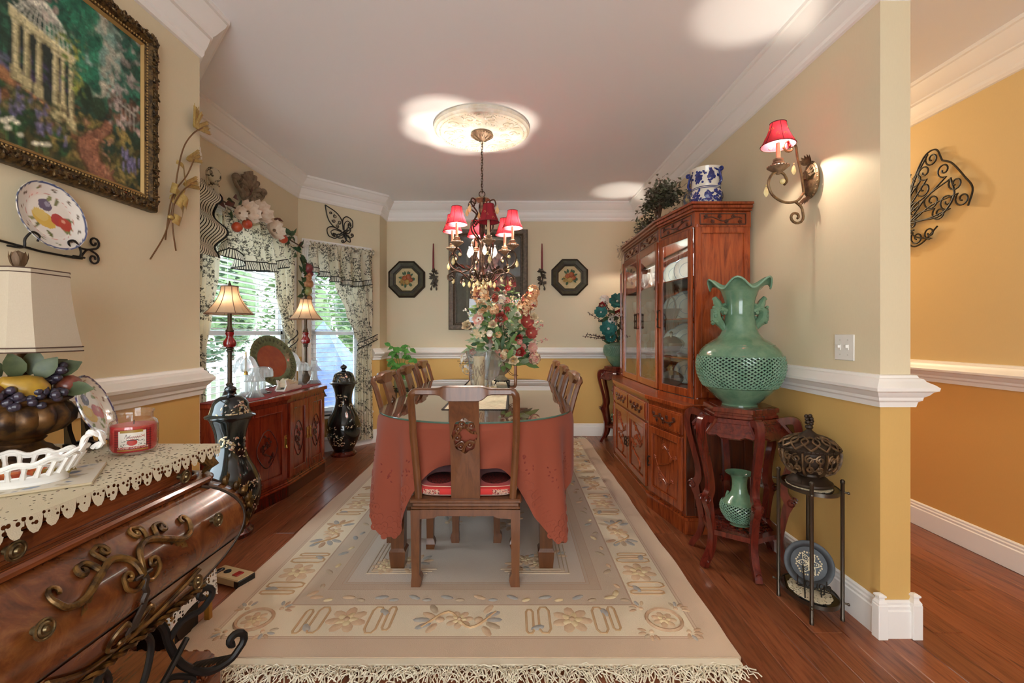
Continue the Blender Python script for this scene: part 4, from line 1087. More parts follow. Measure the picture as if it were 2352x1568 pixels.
def crystal_lamp_petal(label, loc):
    v = thing('crystal_lamp', label, 'crystal lamp', loc, 0, 'small crystal lamps on the sideboard')
    mb = MB(); mb.lathe([(.050, 0), (.042, .01), (.028, .03), (.022, .07), (.026, .11), (.020, .15), (0, .15)], 20, rfun=flute(10, .07)); mb.build('base', 'cut_crystal', v, ang=15)
    mb = MB(); mb.lathe([(.013, .15), (.013, .185), (.008, .19), (.005, .31), (0, .325)], 10); mb.build('socket', 'brass', v)
    for k in range(6):
        a = PI/3*k; mb = MB(); mb.grid(lambda u, q: ((.02+.075*q**.7)*math.cos(a+(u-.5)*1.0*math.sin(PI*(.2+.65*q))), (.02+.075*q**.7)*math.sin(a+(u-.5)*1.0*math.sin(PI*(.2+.65*q))), .275-.10*q**1.6+.012*math.cos(PI*(u-.5)*2)), 6, 6); mb.build('shade_petal', 'cut_crystal', v)
    mb = MB()
    for s_ in (-1, 1): mb.tube([(0, s_*.012, .17), (0, s_*.04, .178), (0, s_*.05, .195)], .003, 5)
    mb.build('shade_arm', 'dark_bronze', v)
crystal_lamp_petal('petal shaded crystal lamp on the sideboard beside the near buffet lamp', (-1.925, 3.24, ST))
crystal_lamp_hat('ruffled crystal lamp on the sideboard in front of the near buffet lamp', (-1.82, 3.17, ST))
crystal_lamp_dome('domed crystal lamp on the sideboard before the orange platter', (-1.87, 3.36, ST))
crystal_lamp_petal('petal shaded crystal lamp on the sideboard behind the orange platter rim', (-1.925, 3.885, ST))
crystal_lamp_dome('domed crystal lamp on the sideboard beside the far buffet lamp', (-1.86, 3.93, ST))
crystal_lamp_hat('ruffled crystal lamp at the far end of the sideboard', (-1.795, 4.06, ST))
mat('ivory_ceramic', '#ded2b4', .35, coat=.2); mat('white_ceramic', '#ece8df', .25, coat=.3)
cc = thing('ceramic_sleigh', 'cream ceramic sleigh ornament on a white scrolled base on the sideboard', 'ornament', (-1.775, 3.56, ST), R(88))
mb = MB(); mb.box((-.13, -.035, 0), (.13, .035, .014), 0, None, .005)
for s_ in (-1, 1): mb.prism([(-.13, .012), (.13, .012), (.12, .03), (.07, .034), (.03, .05), (-.05, .05), (-.09, .085), (-.115, .09), (-.10, .05)], s_*.034-.005, s_*.034+.005, 0, Matrix(((1, 0, 0, 0), (0, 0, 1, 0), (0, 1, 0, 0), (0, 0, 0, 1))))
mb.build('scrolled_base', 'white_ceramic', cc)
mb = MB(); mb.prism([(-.08, .03), (.085, .03), (.10, .055), (.09, .065), (.0, .06), (-.03, .085), (-.07, .09), (-.09, .06)], -.027, .027, 0, Matrix(((1, 0, 0, 0), (0, 0, 1, 0), (0, 1, 0, 0), (0, 0, 0, 1))))
for k in range(7): mb.ell((-.06+.018*k, .012*(-1)**k, .088-.004*k), .013, 8, 5)
mb.build('sleigh', 'ivory_ceramic', cc)
# ================================================================ CURTAINS
def toile_mat():
    t = NT('toile_fabric'); vec = t.coords((1, 1, 1)); big = t.noise(vec, 9, 3, .6); fine = t.noise(vec, 85, 4, .75); mid = t.noise(t.coords((1, 1, 1.4)), 34, 3, .7)
    m = t.math('MULTIPLY', t.math('GREATER_THAN', big.outputs['Fac'], .47), t.math('GREATER_THAN', t.math('ADD', t.math('MULTIPLY', fine.outputs['Fac'], .6), t.math('MULTIPLY', mid.outputs['Fac'], .5)), .565))
    tw = t.math('GREATER_THAN', fine.outputs['Fac'], .68)
    col = t.mix(t.math('MULTIPLY', t.math('MAXIMUM', m, tw), .9), '#e6dec6', '#33302a')
    return cloth_mat('toile_fabric', col, .38, .9, t=t)
toile_mat()
def stripe_mat():
    t = NT('stripe_fabric'); sp = t.n('ShaderNodeSeparateXYZ'); uv = t.n('ShaderNodeAttribute'); uv.attribute_name = 'paint'; t.l(uv.outputs['Vector'], sp.inputs[0])
    f = t.math('GREATER_THAN', t.math('FRACT', t.math('MULTIPLY', sp.outputs['X'], 1.0)), .68); return cloth_mat('stripe_fabric', t.mix(f, '#e8e2cf', '#24221f'), .3, .9, t=t)
stripe_mat(); mat('black_trim', '#151413', .8)
def interp(tab, z):
    tab = sorted(tab)
    if z <= tab[0][0]: return tab[0][1:]
    for (z0, *a), (z1, *b) in zip(tab[:-1], tab[1:]):
        if z <= z1:
            w_ = (z-z0)/(z1-z0); w_ = w_*w_*(3-2*w_); return [p+(q-p)*w_ for p, q in zip(a, b)]
    return tab[-1][1:]
def curtain(label, T, tab, tie, seed, folds=6, d0=.045, amp=.014, tie_side=1):
    c = thing('curtain', label, 'curtain', tuple(T @ V((tab[0][1]+tab[0][2])/2, .05, 0)), 0, 'toile curtains'); rg = random.Random(seed); ph = rg.random()*6
    z0, z1 = tab[0][0], tab[-1][0]
    def pt(u, v):
        z = z0+(z1-z0)*v; a, b = interp(tab, z); x = a+(b-a)*u; pinch = math.exp(-((z-tie)/.09)**2)
        y = d0+amp*(1-.55*pinch)*math.cos(2*PI*folds*u+ph+.5*math.sin(z*3))+.010*math.sin(2*PI*folds*1.7*u+z*2)+.02*pinch
        return T @ V(x+.006*math.sin(2*PI*folds*u+1), max(y, .03), z)
    mb = MB(); mb.grid(pt, folds*12, 50); wb(mb, 'panel', 'toile_fabric', c, ang=80)
    a, b = interp(tab, tie); mb = MB(); xe = b+.10 if tie_side > 0 else a-.10
    band = [(a-.012, d0+.01), (a-.004, d0+.035), ((a+b)/2, d0+.045), (b+.004, d0+.035), (xe, .025)] if tie_side > 0 else [(b+.012, d0+.01), (b+.004, d0+.035), ((a+b)/2, d0+.045), (a-.004, d0+.035), (xe, .025)]
    C = cr([V(x, y, tie-.035+.03*i) for i, (x, y) in enumerate(band)], 5)
    mb.grid(lambda u, v: T @ (C[min(int(u*(len(C)-1)), len(C)-1)]+V(0, .003, (v-.5)*.055)), len(C)-1, 2); tb = wb(mb, 'tieback', 'toile_fabric', c)
    mb = MB()
    for s_ in (-.0275, .0275): mb.tube([T @ (p+V(0, .003, s_)) for p in C], .005, 5)
    mb.build('tieback_cord', 'black_trim', tb); return c
# heights first: (z, left, right) along the wall
curtain('toile curtain panel at the near edge of the wide window', Tw1, [(.10, .08, .29), (.48, .08, .28), (.90, .09, .215), (1.09, .08, .25), (1.33, .07, .30), (1.62, .07, .36), (2.03, .06, .42)], .92, 1, 5, tie_side=-1)
curtain('toile curtain panel at the far edge of the wide window', Tw1, [(.30, 1.34, 1.46), (.80, 1.34, 1.45), (1.12, 1.33, 1.45), (1.30, 1.24, 1.45), (1.55, 1.13, 1.44), (2.03, 1.04, 1.44)], 1.12, 2, 5, tie_side=1)
curtain('toile curtain panel swept aside at the narrow window', Tw2, [(.06, .56, .77), (.58, .565, .76), (.95, .58, .745), (1.08, .595, .735), (1.2, .55, .745), (1.41, .46, .755), (1.71, .34, .755), (2.05, .24, .75)], 1.08, 3, 7, tie_side=1)
def valance(label, T, x0, x1, ztop, drop, folds, seed, rufh=.065, d0=.10):
    """gathered valance: drop(u) gives length; striped ruffle with black piping"""
    v = thing('valance', label, 'valance', tuple(T @ V((x0+x1)/2, d0, ztop)), 0, 'toile valances'); rg = random.Random(seed); ph = rg.random()*6
    def base(u, w_, extra=0, am=1.0):
        x = x0+(x1-x0)*u; h = drop(u); z = ztop-(h)*w_-extra
        y = d0+(.016+.034*w_)*math.cos(2*PI*folds*u+ph)*am+.008*math.sin(2*PI*folds*2.3*u)+.02*w_
        return V(x+.01*w_*math.sin(2*PI*folds*u+ph), y, z)
    mb = MB(); mb.grid(lambda u, w_: T @ base(u, w_), folds*12, 14); wb(mb, 'gathered_cloth', 'toile_fabric', v, ang=80)
    mb = MB()                                           # ruched header
    mb.grid(lambda u, w_: T @ V(x0+(x1-x0)*u, d0+.018*math.sin(PI*w_)+.012*math.cos(2*PI*folds*3*u)*math.sin(PI*w_), ztop-.02+.055*w_+.008*math.sin(2*PI*folds*2.7*u)*w_), folds*24, 5); wb(mb, 'header', 'toile_fabric', v, ang=80)
    n = folds*60; mb = MB(); rf = lambda u, w_: T @ (base(u, 1, rufh*w_, 1+.5*w_)+V(0, .006*w_*math.cos(2*PI*folds*3*u), 0))
    mb.grid(rf, n, 3); ncol = [[i*(x1-x0)/n*170, 0, 0, 1] for i in range(n+1) for j in range(4)]
    l = v.location; mb.build('striped_ruffle', 'stripe_fabric', v, (-l.x, -l.y, -l.z), ang=80, vcol=ncol)
    for w_ in (0, 1): mb = MB(); mb.tube([rf(i/n, w_)+(T.to_3x3() @ V(0, .003, 0)) for i in range(n+1)], .0042, 5); wb(mb, 'black_piping', 'black_trim', v)
    return v
valance('drooping toile valance with striped ruffle over the wide window', Tw1, .33, 1.10, 2.05, lambda u: .20+.13*math.sin(PI*min(1, u*1.05))**1.3+.03*math.sin(9*u), 5, 4)
valance('toile valance with striped ruffle over the narrow window', Tw2, .07, .745, 2.06, lambda u: .20+.12*math.sin(PI*min(1, u*.62+.10))**2, 6, 5, .05)
jb = thing('curtain_cascade', 'striped and toile cascade hanging beside the wheat ornament wall corner', 'valance', tuple(Tw1 @ V(.15, .1, 1.75)))
def casc(z): return .20+.09*abs(math.sin((z-1.70)*9))
nz = 40; mb = MB(); mb.grid(lambda u, v: Tw1 @ V(.02+(casc(1.70+.5*v)-.02)*u, .11+.035*math.sin(v*16+u*2)+.02*u, 1.70+.50*v), 24, nz); l = jb.location
mb.build('cascade_folds', 'stripe_fabric', jb, (-l.x, -l.y, -l.z), vcol=[[i*.5, 0, 0, 1] for i in range(25) for j in range(nz+1)])
mb = MB(); mb.tube([Tw1 @ V(casc(1.70+.5*v)+.004, .132+.035*math.sin(v*16+2), 1.70+.50*v) for v in np.linspace(0, 1, nz+1)], .006, 5); wb(mb, 'black_piping', 'black_trim', jb)
mb = MB(); mb.ell(Tw1 @ V(.20, .13, 2.24), (.035, .06, .05), 14, 9); mb.grid(lambda u, v: Tw1 @ V(.12+.15*u+.02*v, .12+.02*math.cos(9*u), 2.22-.10*v), 12, 4); wb(mb, 'rosette', 'toile_fabric', jb)
# ================================================================ wall ornaments around the windows
mat('plaster_stone', '#8f7c64', .85, var='#6e5c48', vscale=25, bump=.4, bscale=80)
pm = thing('palmette_plaque', 'carved stone coloured palmette plaque above the wide window', 'wall plaque', (-2.075, 3.50, 2.30))
mb = MB()
for k in range(9):
    a = R(90+(k-4)*21); L = .16-.010*abs(k-4)
    mb.tube([V(.018, .03*math.cos(a), .0+.03*math.sin(a)), V(.035, L*.65*math.cos(a), L*.65*math.sin(a)), V(.03, L*math.cos(a)*1.02, L*math.sin(a)), V(.014, L*1.03*math.cos(a), L*.97*math.sin(a))], [.010, .020, .021, .006], 8)
mb.build('fan', 'plaster_stone', pm)
for s_ in (-1, 1):
    mb = MB(); mb.tube([V(.03, s_*x, z) for x, z in [(0.02, -.06)]+[(.075+p[0], -.02+p[1]) for p in spiral((0, 0), .055, .012, -2.2, 1.4, 18)]], .016, 7)
    mb.tube([V(.025, s_*x, z) for x, z in cr([(.10, -.03), (.16, .0), (.19, .04), (.17, .07), (.15, .05)], 4)], .015, 7); mb.ell((.03, s_*.18, .06), .03, 10, 7); mb.build('volute', 'plaster_stone', pm)
mb = MB()
for k in range(12): mb.ell((.03, .05*math.cos(k*1.3), -.10+.05*math.sin(k*2.1)), (.02, .028, .028), 8, 6)
mb.build('fruit_boss', 'plaster_stone', pm)
mat('magnolia_white', '#e8ddcc', .7, var='#d8c3ab', vscale=20); mat('leaf_deep', '#2c4a30', .55, var='#41603c', vscale=25); mat('leaf_wine', '#5e3128', .6); mat('berry_red', '#b23a24', .35, coat=.3, var='#c9582f', vscale=20); mat('stem_brown', '#5b4632', .8)
sw = thing('magnolia_swag', 'silk magnolia swag with red apples draped over the wide window valance', 'flower swag', (-2.06, 3.6, 2.08)); rg = random.Random(12)
for (y, z, r_) in ((3.30, 2.09, .085), (3.46, 2.13, .09), (3.66, 2.04, .085), (3.20, 2.06, .05)):
    mb = MB(); bloom(mb, (-1.95, y, z), (1, -.45, rg.uniform(-.2, .4)), r_, 6, 0, 1, .5); wb(mb, 'magnolia', ['magnolia_white', 'plaster_stone'], sw)
for (y, z) in ((3.28, 2.0), (3.16, 1.95), (3.80, 2.0)):
    mb = MB(); mb.ell((-1.94, y, z), .036, 12, 8); a = wb(mb, 'apple', 'berry_red', sw)
mb = MB()
for k in range(44):
    t = rg.random(); y = 3.08+1.15*t; z = 2.10+.05*math.sin(t*5)-.06*t+rg.uniform(-.06, .07); mb.leaf((-1.985, y, z), (rg.uniform(.15, .7), rg.uniform(-1, 1), rg.uniform(-.8, .8)), rg.uniform(.07, .12), rg.uniform(.035, .055), (1, 0, .2), .3, rg.choice([0, 0, 1]), 3)
wb(mb, 'leaves', ['leaf_deep', 'leaf_wine'], sw)['kind'] = 'stuff'
mb = MB(); mb.tube([V(-2.0, y, 2.12-.08*(y-3.05)) for y in np.linspace(3.05, 4.28, 12)], .006, 5); wb(mb, 'stem', 'stem_brown', sw)
mat('fruit_plum', '#7b2a38', .35, coat=.3, var='#9c4a48', vscale=20); mat('fruit_peach', '#c08a5a', .5, var='#a86a48', vscale=15); mat('fruit_green', '#8c9a5c', .45, var='#b39a62', vscale=15)
fg = thing('fruit_garland', 'hanging garland of plums, peaches and leaves between the two windows', 'fruit garland', (-2.02, 4.30, 1.55))
for i, (dy, z, r_, m) in enumerate(((0.03, 1.83, .046, 'fruit_plum'), (.05, 1.78, .04, 'fruit_plum'), (.02, 1.735, .036, 'fruit_peach'), (.04, 1.68, .045, 'fruit_peach'), (.02, 1.61, .042, 'fruit_green'), (.05, 1.54, .03, 'fruit_peach'))):
    mb = MB(); mb.ell((-1.97, 4.30+dy, z), (r_, r_, r_*1.05), 12, 8); mb.tube([(-1.97, 4.30+dy, z+r_*.9), (-1.99, 4.30+dy, z+r_*1.3)], .003, 5); wb(mb, 'fruit', m, fg)
mb = MB(); rg = random.Random(5)
for k in range(30): mb.leaf((-1.99, 4.28+rg.uniform(-.04, .06), rg.uniform(1.50, 1.90)), (rg.uniform(-.1, .5), rg.uniform(-1, 1), rg.uniform(-.6, .8)), rg.uniform(.06, .10), .04, (1, -.4, .2), .3, 0, 3)
wb(mb, 'leaves', 'leaf_deep', fg)['kind'] = 'stuff'
mb = MB()
for k in range(14): mb.ell((-1.945+rg.uniform(0, .02), 4.27+rg.uniform(-.02, .03), 1.745+rg.uniform(-.03, .03)), .011, 7, 5)
wb(mb, 'grapes', 'fruit_peach', fg)
# fleur-de-lis, hung aslant on the angled wall
mat('wrought_iron', '#2e2a24', .5, .5)
def rot2(p, a): return (p[0]*math.cos(a)-p[1]*math.sin(a), p[0]*math.sin(a)+p[1]*math.cos(a))
fl = thing('fleur_de_lis', 'dark wire fleur-de-lis hung aslant above the narrow window', 'wall ornament', tuple(Tw2 @ V(.42, .015, 2.33)))
def fpt(p):
    q = rot2(p, R(38)); return Tw2 @ V(.42+q[0], .015, 2.30+q[1])
mb = MB(); tb = lambda P, r_=.0055: mb.tube([fpt(p) for p in P], r_, 6)
for s_ in (-1, 1):
    tb(cr([(0, .26), (s_*.055, .15), (s_*.06, .06), (s_*.015, -.04)], 6))
    wb_ = MB()
wb(mb, 'centre_petal', 'wrought_iron', fl)
mb = MB()
for k, (x, y, r_) in enumerate(((.02, .12, .02), (-.02, .09, .02), (.022, .05, .022), (-.022, .03, .02), (0, .17, .014))): tb(spiral((x, y), r_, .006, 1.0+k, 1.3, 14), .004)
wb(mb, 'petal_scrolls', 'wrought_iron', fl)
for s_ in (-1, 1):
    mb = MB(); tb(scroll([(s_*.012, -.03), (s_*.07, .05), (s_*.13, .06), (s_*.16, .0), (s_*.13, -.05)], 6, .03, 1.2, -s_)); tb(scroll([(s_*.012, -.05), (s_*.06, .01), (s_*.11, .02), (s_*.125, -.01)], 6, .02, 1.2, -s_), .0045); wb(mb, 'side_petal', 'wrought_iron', fl)
    mb = MB(); tb(scroll([(0, -.06), (s_*.04, -.09), (s_*.075, -.08)], 6, .025, 1.2, s_)); tb(scroll([(0, -.08), (s_*.02, -.13), (s_*.06, -.14)], 6, .018, 1.1, s_)); wb(mb, 'foot_scroll', 'wrought_iron', fl)
mb = MB(); tb([(-.045, -.05), (.045, -.05)], .008); tb([(-.045, -.066), (.045, -.066)], .006); tb(cr([(0, -.06), (.025, -.12), (0, -.17), (-.025, -.12), (0, -.06)], 5)); wb(mb, 'binding', 'wrought_iron', fl)
# ================================================================ pothos in the corner
mat('pothos_leaf', '#3f7a34', .45, var='#5c9a3e', vscale=20, coat=.2); mat('pot_glass', '#7d8a6a', .2, coat=.3)
ps = thing('plant_stand', 'small black wire plant stand in the back corner by the window', 'plant stand', (-1.24, 5.03, 0))
mb = MB()
for k in range(4): a = PI/4+PI/2*k; mb.tube([(.13*math.cos(a), .13*math.sin(a), 0), (.11*math.cos(a), .11*math.sin(a), .3), (.13*math.cos(a), .13*math.sin(a), .60)], .006, 6)
mb.build('leg', 'wrought_iron', ps)
for z in (.30, .56, .60):
    mb = MB(); mb.tube([(.12*math.cos(a), .12*math.sin(a), z) for a in np.linspace(0, 2*PI, 25)[:-1]], .006, 6, True)
    if z == .56: mb.lathe([(0, .556), (.12, .556), (.12, .56), (0, .56)], 24)
    mb.build('ring', 'wrought_iron', ps)
pp = thing('potted_pothos', 'green pothos vine in a pot in the back corner', 'potted plant', (-1.24, 5.03, .561)); rg = random.Random(6)
mb = MB(); mb.lathe([(0, 0), (.06, 0), (.085, .05), (.09, .10), (.08, .13), (.085, .135), (.075, .13), (.07, .11), (0, .11)], 20); mb.build('pot', 'pot_glass', pp)
for k in range(9):
    a = rg.uniform(0, 2*PI); h = rg.uniform(.15, .42); r_ = rg.uniform(.04, .13); P = cr([(0, 0, .10), (r_*.5*math.cos(a), r_*.5*math.sin(a), .10+h*.6), (r_*math.cos(a), r_*math.sin(a), .10+h), (r_*1.5*math.cos(a), r_*1.2*math.sin(a), .06+h)], 4)
    mb = MB(); mb.tube(P, .003, 4)
    for q in P[3::2]: mb.leaf(q, (rg.uniform(-1, 1), rg.uniform(-1, .2), rg.uniform(-.5, .6)), rg.uniform(.07, .11), .05, (0, -1, .6), .3, 0, 3)
    mb.build('vine', 'pothos_leaf', pp)
# ================================================================ CHINA CABINET
wood('cabinet_wood', '#5a1f0c', '#93421c', '#a85428', (7, 7, .8), 4, .26, .45)
wood('cabinet_dark', '#2b120a', '#51230f', '#632d14', (7, 7, .8), 4, .3, .4)
glass('cabinet_glass', '#f6faf8', 1.5, 1.5)
CC = (1.24, 3.63, 0)
cab = thing('china_cabinet', 'tall red brown china cabinet with glass doors and carved lower doors against the wall', 'china cabinet', CC)
B = [(1.44, 4.57), (1.04, 4.57), (.95, 4.13), (.95, 3.13), (1.04, 2.69), (1.44, 2.69)]
U = [(1.44, 4.545), (1.105, 4.545), (1.03, 4.12), (1.03, 3.14), (1.105, 2.715), (1.44, 2.715)]
def offc(poly, d):
    out = []; n = len(poly)
    for i in range(n):
        a, b, e = Vector(poly[i-1]), Vector(poly[i]), Vector(poly[(i+1) % n]); d1 = (b-a).normalized(); d3 = (e-b).normalized(); n1 = V(-d1.y, d1.x); n3 = V(-d3.y, d3.x); q = b-(n1+n3)/(1+n1.dot(n3))*d
        out.append((min(q.x, 1.441), q.y))
    return out
BZ, UZ = .78, 1.99
mb = MB(); mb.prism(B, .10, BZ-.03); wb(mb, 'lower_body', 'cabinet_wood', cab, smooth=False)
for d_, z0, z1, nm, m in ((.012, 0, .085, 'plinth', 'cabinet_wood'), (.020, .085, .100, 'base_moulding', 'cabinet_wood'), (.012, BZ-.045, BZ-.03, 'counter_moulding', 'cabinet_wood'), (.026, BZ-.03, BZ-.004, 'counter', 'cabinet_wood')):
    mb = MB(); mb.prism(offc(B, d_), z0, z1, 0, None, .005); wb(mb, nm, m, cab, smooth=False)
rg = random.Random(21)
def lower_face(a, b, cols, drawers):
    F = FM(a, b, 0); L = (Vector(b)-Vector(a)).length
    for i, (x0, x1) in enumerate(cols):
        mb = MB(); mb.box((x0, .585, 0), (x1, .715, .014), 0, F, .003); mb.box((x0+.012, .597, .014), (x1-.012, .703, .018), 0, F, .003); dr = wb(mb, 'drawer', 'cabinet_wood', cab, smooth=False)
        mb = MB(); cx_ = (x0+x1)/2; w_ = (x1-x0)*.62
        mb.tube([F @ V(cx_+w_*(u-.5), .645+.012*math.sin(7*u), .021) for u in np.linspace(0, 1, 9)], .0045, 5)
        for k in range(7): blossom(mb, (cx_+w_*(k/6-.5), .648+.018*(-1)**k, .021), .014, F)
        mb.ell(F @ V(cx_, .65, .026), .012, 8, 6); mb.build('carving', 'cabinet_dark', dr)
        d = panel_door(cab, F, x0, x1, .125, .57, 'cabinet_wood', .042, .016)
        mb = MB(); branch(mb, F, x0+.055, .18, x1-x0-.11, .34, .008, rg, .0045, 9, .016); mb.build('carving', 'cabinet_wood', d)
        hx_ = (x1-.022) if i == 0 and len(cols) > 1 else (x0+.022)
        mb = MB(); mb.tube([F @ V(hx_, .30, .018), F @ V(hx_, .305, .035), F @ V(hx_, .355, .036), F @ V(hx_, .36, .018)], .005, 6)
        for y in (.30, .33, .36): mb.ell(F @ V(hx_, y, .03), .008, 8, 5)
        mb.build('handle', 'dark_bronze', d)
# faces run so that outward is toward the room
lower_face(B[3], B[4], [(.03, .425)], 1); lower_face(B[2], B[3], [(.03, .495), (.505, .97)], 2); lower_face(B[1], B[2], [(.03, .425)], 1)
# side panel of base
F = FM(B[4], B[5], 0); panel_door(cab, F, .0, .40, .11, BZ-.05, 'cabinet_dark', .05, .012, 'side_panel')
# hutch: carcass posts, top, back, shelves
mb = MB()
mb.prism(offc(U, .015), BZ-.006, BZ+.025); wb(mb, 'hutch_base', 'cabinet_wood', cab, smooth=False)
mb = MB(); mb.box((1.425, 2.73, BZ), (1.44, 4.53, UZ-.02)); wb(mb, 'back_panel', 'cabinet_wood', cab, smooth=False)
for i, (a, b) in enumerate(((U[4], U[5]), (U[0], U[1]))):
    F = FM(a, b, 0); L = (Vector(b)-Vector(a)).length; mb = MB(); mb.box((0, BZ+.02, -.02), (L, 1.86, 0), 0, F); wb(mb, 'hutch_side', 'cabinet_wood', cab, smooth=False)
    if i == 0: panel_door(cab, F, .0, L-.005, BZ+.03, 1.845, 'cabinet_wood', .035, .012, 'side_panel')
for k in (1, 2, 3, 4):
    mb = MB(); p = U[k]; mb.lathe([(.012, BZ+.02), (.012, 1.86)], 8, 0, TR((p[0]+.014, p[1]+(.008 if k in (1, 2) else -.008)*0, 0))); wb(mb, 'corner_post', 'cabinet_wood', cab)
for z0, z1, d_, nm in ((1.845, 1.94, .004, 'frieze'), (1.94, 1.955, .018, 'cornice'), (1.955, 1.975, .030, 'cornice'), (1.975, 1.99, .042, 'cornice')):
    mb = MB(); mb.prism(offc(U, d_), z0, z1, 0, None, .004); wb(mb, nm, 'cabinet_wood', cab, smooth=False)
for a, b, n in ((U[3], U[4], 1), (U[2], U[3], 2), (U[4], U[5], 1)):
    F = FM(a, b, 0); L = (Vector(b)-Vector(a)).length
    for i in range(n):
        x0 = L/n*i+.03; x1 = L/n*(i+1)-.03; mb = MB()
        for p, q in (((x0, 1.862), (x1, 1.862)), ((x0, 1.925), (x1, 1.925)), ((x0, 1.862), (x0, 1.925)), ((x1, 1.862), (x1, 1.925))): mb.tube([F @ V(*p, .006), F @ V(*q, .006)], .004, 5)
        mb.tube([F @ V(x0+(x1-x0)*(.08+.84*u), 1.893+.012*math.sin(9*u), .007) for u in np.linspace(0, 1, 14)], .004, 5)
        for k in range(6): blossom(mb, (x0+(x1-x0)*(.12+.15*k), 1.893+.015*(-1)**k, .007), .012, F)
        wb(mb, 'frieze_carving', 'cabinet_dark', cab)
SHZ = (1.045, 1.30, 1.56)
for z in SHZ:
    mb = MB(); mb.prism([(1.42, 4.52), (1.13, 4.52), (1.06, 4.12), (1.06, 3.14), (1.13, 2.74), (1.42, 2.74)], z-.008, z); wb(mb, 'shelf', 'cabinet_wood', cab, smooth=False)
def glass_door(F, x0, x1, hside):
    mb = MB(); st = .04; y0, y1, th = BZ+.03, 1.842, .016
    for a, b in (((x0, y0, 0), (x0+st, y1, th)), ((x1-st, y0, 0), (x1, y1, th)), ((x0+st, y0, 0), (x1-st, y0+st+.01, th)), ((x0+st, y1-st-.01, 0), (x1-st, y1, th))): mb.box(a, b, 0, F, .003)
    d = wb(mb, 'glass_door', 'cabinet_wood', cab, smooth=False)
    mb = MB(); mb.box((x0+st-.003, y0+st, .005), (x1-st+.003, y1-st, .008), 0, F); mb.build('pane', 'cabinet_glass', d, smooth=False)
    hx_ = x1-.02 if hside > 0 else x0+.02; mb = MB(); zc = 1.30
    mb.tube([F @ V(hx_, zc-.06, .014), F @ V(hx_, zc-.058, .034), F @ V(hx_, zc+.058, .034), F @ V(hx_, zc+.06, .014)], .0045, 6)
    for y in (-.05, 0, .05): mb.ell(F @ V(hx_, zc+y, .034), (.008, .008, .012), 8, 5)
    mb.build('handle', 'dark_bronze', d)
L = (Vector(U[4])-Vector(U[3])).length
glass_door(FM(U[3], U[4]), .016, L-.016, -1); glass_door(FM(U[2], U[3]), .012, .487, 1); glass_door(FM(U[2], U[3]), .493, .968, -1); glass_door(FM(U[1], U[2]), .016, L-.016, 1)
mb = MB(); mb.box((1.30, 2.80, 1.833), (1.34, 4.46, 1.845), 0, None, .003); pk = wb(mb, 'fill_strip', 'dark_bronze', cab)  # unseen strip and its lamp, added to brighten the cabinet interior
ld = bpy.data.lights.new('fill_strip_lamp', 'AREA'); ld.shape = 'RECTANGLE'; ld.size = .03; ld.size_y = 1.6; ld.energy = 4.5; ld.color = (1, .94, .84); obj('fill_strip_lamp', ld, pk, (1.32, 3.63, 1.831))
# dishes: plates on edge, bowls, glassware ------------------------------------------------
mat('plate_china', '#dfe6e2', .18, coat=.3, var='#cfdad6', vscale=10); mat('plate_blue', '#8fa6b8', .3); mat('silver', '#b9b4a8', .25, .9)
crystal('stemware', .4)
pme = MB(); pme.lathe([(0, .004), (.07, .004), (.088, .012), (.125, .018), (.127, .015), (.088, .006), (.07, -.002), (0, -.002)], 32)
pln = MB(); pln.lathe([(.119, .0182), (.125, .0186)], 32, cap=False); pln.lathe([(.070, .0046), (.075, .0070)], 32, cap=False)
pm0 = None
def plate(label, p, d, s=1.0):
    global pm0
    t = thing('china_plate', label, 'plate', p, 0, 'plates standing in the china cabinet'); M = frame_z(d, (0, 0, 1)).to_euler()
    if pm0 is None:
        a = pme.build('dish', 'plate_china', t); b = pln.build('blue_band', 'plate_blue', a); pm0 = (a.data, b.data)
    else: a = obj('dish', pm0[0], t); b = obj('blue_band', pm0[1], a)
    a.rotation_euler = M; a.scale = (s, s, s); a.location = (0, 0, .127*s*math.sqrt(max(0, 1-Vector(d).normalized().z**2))+.002)
dn = (-.62, -.77, .14)
row = {1.56: 'top shelf', 1.30: 'upper middle shelf', 1.045: 'lower middle shelf', BZ+.025: 'cabinet floor'}
for zi, (z, nm) in enumerate(row.items()):
    for yi, y in enumerate((3.30, 3.53)):
        for k, s_ in enumerate((1.0, .82) if zi < 3 else (.78,)):
            plate(['large', 'small'][k] + ' blue banded plate %s on the %s, near glass door' % (('closer in front', 'farther in')[yi], nm), (1.365-.10*k, y-.06*k, z+.001), dn, s_*.93)
def goblet(label, p, h, r_):
    t = thing('glass_goblet', label, 'glass', p, 0, 'glassware in the china cabinet'); mb = MB()
    mb.lathe([(r_*.8, 0), (r_*.75, .004), (.006, .012), (.005, h*.45), (r_*.6, h*.55), (r_, h*.75), (r_*.92, h), (r_*.9, h)], 16, cap=False); mb.build('bowl_and_stem', 'stemware', t)
k = 0
for z, nm in row.items():
    for y in (3.72, 3.85, 3.98, 4.10, 4.22, 4.33, 4.44):
        k += 1; pos = {3.72: 'first', 3.85: 'second', 3.98: 'third', 4.10: 'fourth', 4.22: 'fifth', 4.33: 'sixth', 4.44: 'seventh'}[y]
        goblet('cut glass goblet on the %s, %s from the near door' % (nm, pos), (1.22+.09*(k % 2), y, z+.001), .15+.03*(k % 3), .036+.01*(k % 2))
